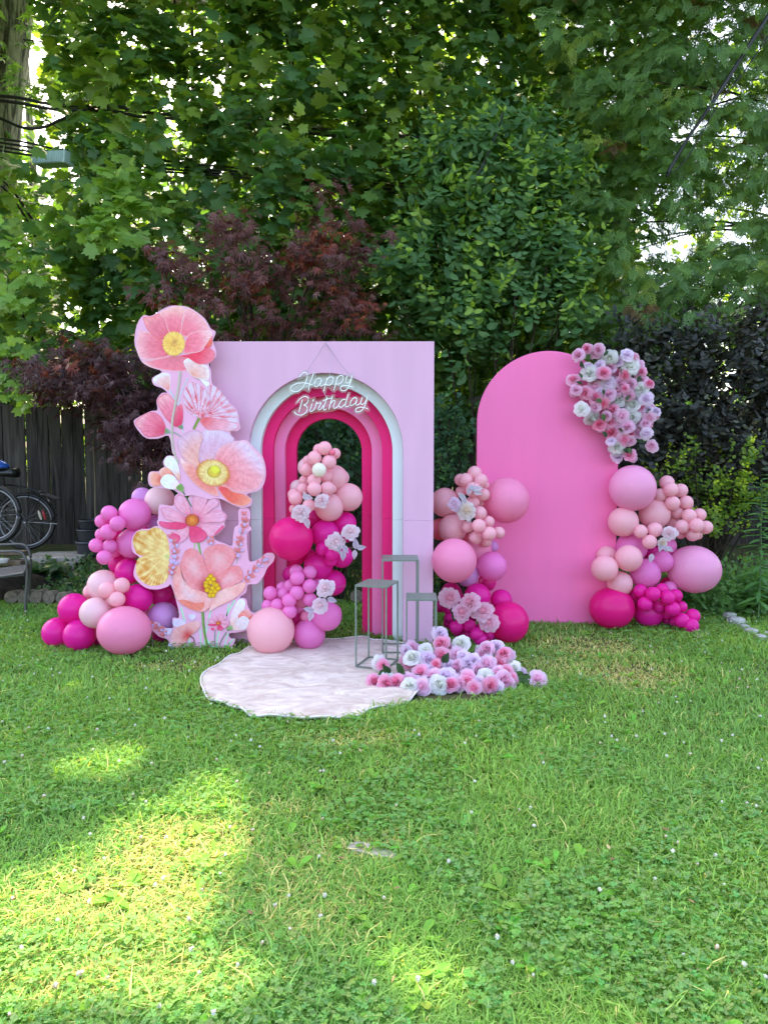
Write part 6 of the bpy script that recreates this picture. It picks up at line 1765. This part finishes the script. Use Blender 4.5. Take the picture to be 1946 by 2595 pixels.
# ------------------------------------------------------------------ fence
def wood_mat():
    m, nt, b = new_mat('weathered_wood')
    tc = nt.nodes.new('ShaderNodeTexCoord'); oi = nt.nodes.new('ShaderNodeObjectInfo')
    mp = nt.nodes.new('ShaderNodeMapping'); mp.inputs['Scale'].default_value = (22, 22, 1.6)
    ad = nt.nodes.new('ShaderNodeVectorMath'); ad.operation = 'ADD'
    sc_ = nt.nodes.new('ShaderNodeVectorMath'); sc_.operation = 'SCALE'; sc_.inputs[0].default_value = (17, 9, 31)
    nt.links.new(oi.outputs['Random'], sc_.inputs['Scale'])
    nt.links.new(tc.outputs['Object'], mp.inputs['Vector']); nt.links.new(mp.outputs['Vector'], ad.inputs[0]); nt.links.new(sc_.outputs['Vector'], ad.inputs[1])
    n = nt.nodes.new('ShaderNodeTexNoise'); n.inputs['Scale'].default_value = 1.0; n.inputs['Detail'].default_value = 8; n.inputs['Distortion'].default_value = .8
    nt.links.new(ad.outputs['Vector'], n.inputs['Vector'])
    cr = nt.nodes.new('ShaderNodeValToRGB'); e = cr.color_ramp.elements
    e[0].position = .3; e[0].color = (.018, .016, .014, 1); e[1].position = .66; e[1].color = (.078, .070, .058, 1)
    nt.links.new(n.outputs['Fac'], cr.inputs['Fac'])
    mr = nt.nodes.new('ShaderNodeMapRange'); mr.inputs['To Min'].default_value = .7; mr.inputs['To Max'].default_value = 1.25
    nt.links.new(oi.outputs['Random'], mr.inputs['Value'])
    mx = nt.nodes.new('ShaderNodeVectorMath'); mx.operation = 'SCALE'
    nt.links.new(cr.outputs['Color'], mx.inputs[0]); nt.links.new(mr.outputs['Result'], mx.inputs['Scale']); nt.links.new(mx.outputs['Vector'], b.inputs['Base Color'])
    bp = nt.nodes.new('ShaderNodeBump'); bp.inputs['Strength'].default_value = .6; bp.inputs['Distance'].default_value = .01
    nt.links.new(n.outputs['Fac'], bp.inputs['Height']); nt.links.new(bp.outputs['Normal'], b.inputs['Normal'])
    b.inputs['Roughness'].default_value = .85; b.inputs['Specular IOR Level'].default_value = .2
    return m
WOOD = wood_mat()
YF = 8.75
fence = thing('board_fence', 'tall weathered board fence in deep shade along the back', 'fence', (0, YF, .27))
bw = .14
bmesh_ = []
for v in range(3):
    mb = MB(); mb.box((0, 0, .84), (bw - .003, .02, 1.68)); bmesh_.append(mb.mesh('board', mat=WOOD))
knot = plain('wood_knot', (.012, .01, .008, 1), .9)
k = 0
x = -8.4
while x < 5.6:
    o = link('board', bmesh_[k % 3], fence, Matrix.Translation((x, YF + random.uniform(-.006, .006), .26 + random.uniform(-.015, .015))) @ Matrix.Rotation(random.gauss(0, .004), 4, 'Y') @ Matrix.Diagonal((random.uniform(.985, 1.0), 1, random.uniform(.985, 1.015), 1)))
    x += bw + random.uniform(-.002, .004); k += 1
for z in (.6, 1.65):
    mb = MB(); mb.box((-1.4, YF + .035, z), (14.0, .04, .09)); link('rail', mb.mesh('rail', mat=WOOD), fence)
for x in (-7.1, -4.7, -2.3, .1, 2.5, 4.9):
    mb = MB(); mb.box((x, YF + .11, 1.1), (.09, .09, 1.85)); link('post', mb.mesh('post', mat=WOOD), fence)
# loose plank leaning along the fence, seen between the two boards
a_, b_ = P(1118, 1036, 8.2), P(1262, 996, 8.2)
mb = MB(); d = b_ - a_; L = np.linalg.norm(d); ang = math.atan2(d[2], d[0])
mb.box((0, 0, 0), (L, .03, .055))
o = link('sloping_rail', mb.mesh('sloping_rail', mat=plain('grey_rail', (.16, .15, .13, 1), .7)), None, Matrix.Translation(tuple((a_ + b_) / 2)) @ Matrix.Rotation(-ang, 4, 'Y'))
tag(o, 'grey sloping rail seen in the gap between the two backdrops', 'rail')
o = link('bean_pole', (lambda m_: (m_.tube([P(237, 1112, 8.5), P(242, 1215, 8.5), P(243, 1360, 8.5)], .011, 6), m_.mesh('bean_pole', True, plain('dry_pole', (.16, .13, .08, 1), .8)))[1])(MB()))
tag(o, 'thin dry pole leaning on the board fence', 'pole')

# ------------------------------------------------------------------ cables and terminal box
BLACK = plain('black_rubber', (.012, .012, .013, 1), .45, .5)
def cable(pts, r, label, n=1, gap=.03, Y=7.55):
    mb = MB()
    for k in range(n):
        mb.tube(smooth_poly([P(x, y, Y + (i % 2) * .02) + np.array([0, .02 * k, -gap * k + .01 * math.sin(i * 2 + k)]) for i, (x, y) in enumerate(pts)], 5, False), r, 6)
    o = link('overhead_cable', mb.mesh('overhead_cable', True, BLACK))
    tag(o, label, 'cable', 'overhead cables crossing the trees')
cable([(-60, 240), (40, 249), (130, 262), (240, 270), (300, 273), (350, 281), (480, 293), (640, 305), (820, 328), (945, 338), (1080, 352), (1220, 362)], .016, 'thick upper cable sagging across the maples from the big trunk', 2, .035)
cable([(-60, 280), (0, 302), (60, 322), (110, 322), (150, 308), (200, 283), (245, 268), (262, 262)], .015, 'looping cable that dips in front of the big trunk')
cable([(-60, 345), (60, 362), (140, 375), (240, 388), (330, 400), (500, 415), (700, 432), (830, 444), (1000, 460), (1200, 480), (1380, 500), (1470, 512), (1600, 520)], .011, 'bundle of cables running just above the ribbed terminal box', 4, .028)
cable([(110, 300), (160, 335), (200, 370), (240, 400)], .006, 'thin black wire slanting down to the terminal box')
cable([(1990, -30), (1900, 110), (1800, 262), (1745, 345), (1690, 440)], .012, 'black service cable slanting down through the cedar', 2, .02, 6.6)
cable([(1960, 70), (1880, 190), (1820, 262), (1740, 400), (1700, 440)], .006, 'thinner service wire beside the slanting cable', 1, .02, 6.62)
cable([(1275, 285), (1262, 330), (1240, 380), (1204, 455)], .008, 'short black wire slanting in front of the oval-leaved shrub', 1, .02, 6.7)
cable([(60, 100), (130, 112), (190, 125), (300, 140)], .007, 'thin high wire beside the big trunk')
c = P(135, 405, 7.5)
box = thing('terminal_box', 'ribbed grey green terminal box hanging under the cables by the big trunk', 'box', c)
GB = plain('grey_green_plastic', (.36, .50, .46, 1), .55, .4, var=.15, vscale=12)
T = Matrix.Translation(tuple(c)) @ Matrix.Rotation(.10, 4, 'Y') @ Matrix.Rotation(-.35, 4, 'Z')
mb = MB(); mb.box((0, 0, 0), (.39, .14, .12)); bevel(link('case', mb.mesh('case', mat=GB), box, T), .012)
for k in range(18):
    mb = MB(); mb.box((-.184 + k * .0216, -.072, .002), (.011, .012, .108)); link('rib', mb.mesh('rib', mat=GB), box, T)
mb = MB(); mb.box((.208, 0, 0), (.025, .15, .13)); bevel(link('end_cap', mb.mesh('end_cap', mat=GB), box, T), .01)
for s in (-.12, .12):
    mb = MB(); mb.tube([(s, 0, .06), (s, .0, .12)], .008, 6); link('bracket', mb.mesh('bracket', True, BLACK), box, T)

# ------------------------------------------------------------------ bicycles
CHROME = plain('scuffed_chrome', (.5, .5, .5, 1), .25, .5, .9)
ALU = plain('dull_aluminium', (.28, .28, .29, 1), .4, .5, .7)
BLKP = plain('black_paint', (.01, .011, .012, 1), .35, .5)
def wheel(g, c, R, tyre_r, yaw, knobby=False):
    cy_, sy_ = math.cos(yaw), math.sin(yaw)
    def pt(a, r, off=0): return np.array([c[0] + r * math.cos(a) * cy_ - off * sy_, c[1] + r * math.cos(a) * sy_ + off * cy_, c[2] + r * math.sin(a)])
    A = np.linspace(0, 2 * math.pi, 72, endpoint=False)
    w = link('wheel', (lambda m: (m.tube([pt(0, 0, -.05), pt(0, 0, .05)], .022, 12), m.mesh('wheel', True, ALU))[1])(MB()), g)
    mb = MB(); mb.tube([pt(a, R - tyre_r) for a in A], tyre_r * (1 + (.06 * np.cos(np.arange(72) * math.pi) if knobby else 0)), 10, True); link('tyre', mb.mesh('tyre', True, BLACK), w)
    mb = MB(); mb.tube([pt(a, R - tyre_r * 2 - .008) for a in A], .011, 8, True); link('rim', mb.mesh('rim', True, ALU), w)
    mb = MB()
    for k in range(32):
        a = k * math.pi / 16; s = 1 if k % 2 else -1
        mb.tube([pt(a + s * 1.3, .02, .02 * (1 if k % 4 < 2 else -1)), pt(a, R - tyre_r * 2 - .01)], .0012, 4)
    o = link('spokes', mb.mesh('spokes', False, CHROME), w); o['kind'] = 'stuff'
    return w, pt
wc = P(66, 1321, 8.25)
bike = thing('bicycle', 'black city bicycle with chrome mudguard and rear rack against the fence', 'bicycle', (wc[0], 8.25, .27), 'bicycles parked at the fence')
w, pt = wheel(bike, wc, .335, .020, .12)
A = np.linspace(math.radians(10), math.radians(150), 24)
mb = MB()
for a0, a1 in zip(A[:-1], A[1:]):
    q = [pt(a0, .357, -.028), pt(a0, .357, .028), pt(a1, .357, .028), pt(a1, .357, -.028)]
    mb.add(q, [(0, 1, 2, 3)])
    q2 = [p_ + np.array([0, 0, .0]) for p_ in (pt(a0, .362, -.020), pt(a0, .362, .020), pt(a1, .362, .020), pt(a1, .362, -.020))]
    mb.add(q2, [(0, 1, 2, 3)])
link('mudguard', mb.mesh('mudguard', True, CHROME), bike)
mb = MB(); mb.tube([pt(0, 0, -.06), pt(math.radians(-5), .37, -.035)], .004, 5); link('mudguard_stay', mb.mesh('mudguard_stay', True, CHROME), bike)
mb = MB()
for off in (-.06, -.02, .02, .06):
    mb.tube([P(20, 1228, 8.25) + [0, off, 0], P(85, 1240, 8.25) + [0, off, 0], P(150, 1264, 8.25) + [0, off, 0]], .006, 6)
for q in ((20, 1228), (60, 1234), (110, 1248), (150, 1264)):
    mb.tube([P(*q, 8.25) + [0, -.06, 0], P(*q, 8.25) + [0, .06, 0]], .006, 6)
mb.tube([P(80, 1242, 8.25) + [0, -.05, 0], pt(0, .03, -.06)], .005, 5); mb.tube([P(115, 1252, 8.25) + [0, -.05, 0], P(92, 1290, 8.25) + [0, -.05, 0], pt(0, .03, -.06)], .006, 5)
link('rear_rack', mb.mesh('rear_rack', True, BLKP), bike)
mb = MB()
mb.tube([pt(0, 0, 0), P(-95, 1328, 8.25)], .010, 8); mb.tube([pt(0, 0, 0), P(-60, 1215, 8.25)], .009, 8); mb.tube([P(-95, 1328, 8.25), P(-55, 1195, 8.25)], .016, 8); mb.tube([P(-95, 1328, 8.25), P(-230, 1225, 8.25)], .016, 8); mb.tube([P(-58, 1210, 8.25), P(-235, 1205, 8.25)], .015, 8)
link('bicycle_frame', mb.mesh('bicycle_frame', True, BLKP), bike)
rf = []
for (cx_, cy_, col, nm) in (((102, 1305), None, (.65, .6, .45, 1), 'white_reflector'), ((113, 1305), None, (.45, .02, .03, 1), 'red_reflector')):
    p0 = P(cx_[0] - 4, cx_[1] - 12, 8.20); p1 = P(cx_[0] + 4, cx_[1] + 12, 8.20)
    mb = MB(); mb.tube(np.linspace(p0, p1, 6), np.array([.006, .013, .015, .015, .013, .006]), 8); link('reflector', mb.mesh('reflector', True, plain(nm, col, .3)), bike)
def saddle(px, py, Y, L, mat, name, hgt=.075):
    c = P(px, py, Y); V = []; F = []
    n, m_ = 14, 10
    for i in range(n):
        t = i / (n - 1); wd = (.075 * math.sin(math.pi * (.12 + .80 * t) * .62) + .02) * (1 if t < .97 else .7); hh = hgt * (.55 + .45 * t)
        for j in range(m_):
            a = 2 * math.pi * j / m_
            V.append((c[0] - L * .5 + L * t, c[1] + wd * math.cos(a), c[2] + hh * .5 * math.sin(a) * (1.0 if math.sin(a) > 0 else .8)))
    for i in range(n - 1):
        for j in range(m_): F.append([i * m_ + j, i * m_ + (j + 1) % m_, (i + 1) * m_ + (j + 1) % m_, (i + 1) * m_ + j])
    F += [list(range(m_))[::-1], [(n - 1) * m_ + j for j in range(m_)]]
    return mesh_np(name, V, F, smooth=True, mat=mat)
link('saddle', saddle(0, 1199, 8.1, .42, BLKP, 'saddle', .13), bike)
mb = MB(); mb.tube([P(-30, 1200, 8.15), P(-56, 1230, 8.25)], .013, 8); link('seat_post', mb.mesh('seat_post', True, ALU), bike)
# helmet on the saddle
V, F = [], []
hc = P(-12, 1186, 8.08)
for i in range(8):
    a = math.pi / 2 * i / 7
    for j in range(20):
        b_ = 2 * math.pi * j / 20; V.append((hc[0] + .17 * math.cos(a) * math.cos(b_), hc[1] + .11 * math.cos(a) * math.sin(b_), hc[2] + .10 * math.sin(a)))
for i in range(7):
    for j in range(20): F.append([i * 20 + j, i * 20 + (j + 1) % 20, (i + 1) * 20 + (j + 1) % 20, (i + 1) * 20 + j])
F.append(list(range(20))[::-1])
HM = plain('blue_shell', (.02, .10, .42, 1), .25, .5)
o = link('saddle_cover', mesh_np('saddle_cover', V, F, smooth=True, mat=HM))
tag(o, 'blue rounded helmet resting on the black bicycle saddle', 'helmet'); o.name = 'helmet'
wc2 = P(-14, 1303, 7.85)
bike2 = thing('bicycle', 'bicycle with a knobby tyre in front of the black city bicycle', 'bicycle', (wc2[0], 7.85, .25), 'bicycles parked at the fence')
w, pt2 = wheel(bike2, wc2, .335, .026, -.12, True)
mb = MB(); mb.tube([pt2(0, 0, -.05), pt2(math.radians(110), .5, -.03), pt2(math.radians(118), .75, 0)], .013, 8); mb.tube([pt2(0, 0, .05), pt2(math.radians(110), .5, .03)], .013, 8); link('fork', mb.mesh('fork', True, BLKP), bike2)
mb = MB(); mb.tube([pt2(math.radians(118), .75, 0), pt2(math.radians(150), 1.0, 0)], .016, 8); mb.tube([pt2(math.radians(112), .6, 0), pt2(math.radians(165), .95, 0)], .016, 8); link('bicycle_frame', mb.mesh('bicycle_frame', True, plain('green_paint', (.01, .12, .05, 1), .3)), bike2)

# ------------------------------------------------------------------ pots, slab, chair, logs, stones
def lathe(prof, c, n=32):
    V = []; F = []
    for r, z in prof:
        for j in range(n):
            a = 2 * math.pi * j / n; V.append((c[0] + r * math.cos(a), c[1] + r * math.sin(a), c[2] + z))
    for i in range(len(prof) - 1):
        for j in range(n): F.append([i * n + j, i * n + (j + 1) % n, (i + 1) * n + (j + 1) % n, (i + 1) * n + j])
    return V, F
POT = plain('black_plastic', (.022, .023, .027, 1), .45, .4, bump=.1, bscale=20)
pb = P(238, 1400, 7.95); pb[2] = float(gz(pb[0], 7.95))
z = pb[2]
for k, (r0, r1, h, lab) in enumerate([(.165, .185, .16, 'bottom black plastic tub of the stack by the fence'), (.15, .17, .13, 'middle black tub with a rolled rim in the stack by the fence'), (.125, .15, .10, 'top black flower pot of the stack by the fence')]):
    V, F = lathe([(0, 0), (r0, 0), (r0 + (r1 - r0) * .8, h * .8), (r1, h * .82), (r1 + .008, h * .9), (r1, h), (r1 - .012, h), (r0 - .012, .02), (0, .02)], (pb[0], pb[1], z))
    o = link('plant_pot', mesh_np('plant_pot', V, F, smooth=False, mat=POT)); z += h + .002
    tag(o, lab, 'pot', 'black tubs stacked by the fence')
mb = MB(); sb = P(140, 1412, 7.7); mb.box((sb[0], 7.8, float(gz(sb[0], 7.8)) + .02), (.62, .55, .06), .12)
tag(bevel(link('paving_slab', mb.mesh('paving_slab', mat=STONE)), .01), 'grey paving slab lying in front of the parked bicycles', 'slab')
mb = MB(); sb = P(178, 1425, 7.5); mb.box((sb[0], 7.5, float(gz(sb[0], 7.5)) + .03), (.10, .09, .09), .6)
tag(bevel(link('loose_stone', mb.mesh('loose_stone', mat=STONE)), .015), 'small grey block beside the paving slab', 'stone')

# metal garden chair
CM = plain('grey_tube_steel', (.10, .098, .09, 1), .45, .5, .3)
ch = thing('garden_chair', 'grey tubular metal garden chair at the left edge of the lawn', 'chair', G(-40, 1600))
Yc = 5.9
def tube_obj(pts, r, nm, mat=CM, k=5):
    mb = MB(); mb.tube(smooth_poly(pts, k, False), r, 10); return link(nm, mb.mesh(nm, True, mat), ch)
for dy, nm in ((0, 'side_frame'), (.5, 'side_frame')):
    y = Yc + dy
    q0 = P(-150, 1396, Yc); xs_ = [P(x, 1400, Yc)[0] for x in (-150, 0, 48, 64, 69, 64, 60, 62)]
    zs_ = [P(0, yy, Yc)[2] for yy in (1404, 1398, 1398, 1413, 1440, 1500, 1545, 1568)]
    off = 0 if dy == 0 else -.22
    tube_obj([(x + off, y, max(z_, .0)) for x, z_ in zip(xs_, zs_)], .012, nm)
s0 = P(62, 1452, Yc); s1 = P(-140, 1478, Yc)
SL = plain('grey_mesh_sling', (.11, .105, .095, 1), .8, .2, bump=.6, bscale=140)
V = np.array([s0, s1, s1 + [-.2, .5, 0], s0 + [-.22, .5, .0]]); V2 = V - [0, 0, .02]
link('seat', mesh_np('seat', np.vstack([V, V2]), [[0, 1, 2, 3], [7, 6, 5, 4], [0, 4, 5, 1], [1, 5, 6, 2], [2, 6, 7, 3], [3, 7, 4, 0]], mat=SL), ch)
tube_obj([s0, (s0 + s1) / 2 + [0, 0, -.008], s1], .011, 'seat_rail', k=3)
tube_obj([s0 + [-.22, .5, 0], s0], .010, 'seat_rail', k=2)
# scrap boards and stones heaped behind the chair
PL = plain('old_plank', (.17, .125, .085, 1), .85, .2, bump=.5, bscale=40, var=.3, vscale=14)
for k, (px, py, L, h, rot, lab) in enumerate([(10, 1400, .42, .035, .05, 'old plank on top of the scrap heap behind the chair'), (5, 1424, .46, .045, -.1, 'middle plank of the scrap heap behind the chair'), (15, 1440, .40, .03, .2, 'low thin plank of the scrap heap behind the chair')]):
    c = P(px, py, 6.75); 
    mb = MB(); mb.box((0, 0, 0), (L, .12, h))
    o = bevel(link('plank', mb.mesh('plank', mat=PL), None, Matrix.Translation(tuple(c)) @ Matrix.Rotation(rot, 4, 'Z')), .006)
    tag(o, lab, 'plank')
def rock(name, c, d, mat, label, group=None, seed=0):
    bm = bmesh.new(); bmesh.ops.create_icosphere(bm, subdivisions=2, radius=.5)
    r = random.Random(seed)
    for v in bm.verts:
        p = v.co.copy()
        p = Vector([math.copysign(abs(q * 2) ** .55 / 2, q) for q in p])
        v.co = Vector((p.x * d[0], p.y * d[1], p.z * d[2])) * (1 + r.uniform(-.07, .07))
    me = bpy.data.meshes.new(name); bm.to_mesh(me); bm.free(); me.materials.append(mat)
    o = link(name, me, None, Matrix.Translation(tuple(c)) @ Matrix.Rotation(r.uniform(-.6, .6), 4, 'Z'))
    return tag(o, label, 'stone', group)
rock('stone', P(4, 1421, 6.6), (.14, .1, .05), PALESTONE, 'flat pale stone at the left edge behind the metal chair', None, 3)
rock('stone', P(30, 1447, 6.55), (.10, .1, .05), STONE, 'small grey stone at the foot of the scrap heap', None, 4)
# heap of earth that the planks lie on
mb = MB()
V, F = lathe([(.55, -.05), (.45, .06), (.3, .10), (.15, .12), (.0, .12)], (P(5, 1440, 6.95)[0], 6.95, .08), 20)
o = link('soil_mound', mesh_np('soil_mound', V, F, smooth=True, mat=plain('dark_soil', (.03, .024, .017, 1), .95, .1, bump=1, bscale=25, var=.4, vscale=20)))
tag(o, 'low mound of dark soil behind the metal chair', kind='structure')

# round log ends edging the bed
LOGE = plain('log_end', (.20, .175, .13, 1), .9, .15, bump=.7, bscale=50, var=.35, vscale=25)
x = -45; k = 0
def log_mesh():
    mb = MB(); V, F = lathe([(.0, .0), (.052, .0), (.060, -.012), (.062, -.16), (0, -.16)], (0, 0, 0), 18)
    V = np.array(V) * [1, 1, 1]; V += np.random.default_rng(4).normal(0, .0015, V.shape)
    mb.add(V, F); return mb.mesh('edging_log', False, LOGE)
LM = log_mesh()
logs = [(28, 2), (60, 4), (91, 2), (123, 2), (158, 2), (905, -2), (938, -4)]
words = ['just left of the chair leg', 'right behind the chair leg', 'first right of the chair leg', 'second right of the chair leg', 'next to the magenta balloons', 'seen through the arch opening', 'seen beside the inner hot pink arch']
for (px, dy), wd in zip(logs, words):
    Y = 6.38
    c = P(px, 1513 + dy, Y)
    o = link('edging_log', LM, None, Matrix.Translation((c[0], Y, max(c[2], .06))) @ Matrix.Rotation(math.radians(90 + random.uniform(-14, -4)), 4, 'X') @ Matrix.Rotation(random.uniform(0, 6), 4, 'Z') @ Matrix.Diagonal((random.uniform(.92, 1.12), random.uniform(.95, 1.2), 1, 1)))
    tag(o, 'round log end edging the bed, ' + wd, 'log', 'round log ends edging the bed')
ST = [(1777, 1538, .11, 'grey stone of the border row nearest the pink balloons'), (1848, 1556, .12, 'pale block at the top end of the border row'), (1864, 1572, .16, 'largest pale block in the border row'), (1886, 1585, .09, 'small pale block below the largest one'), (1902, 1598, .12, 'flat pale block in the middle of the border row'),
      (1926, 1612, .10, 'block of the border row at the edge of the weeds'), (1944, 1601, .07, 'small bright stone at the right edge under the weeds')]
for k, (px, py, d, lab) in enumerate(ST):
    c = G(px, py + 6, .015); rock('border_stone', c, (d * .85, d * .7, d * .6), PALESTONE, lab, 'stones edging the right hand border', 30 + k)
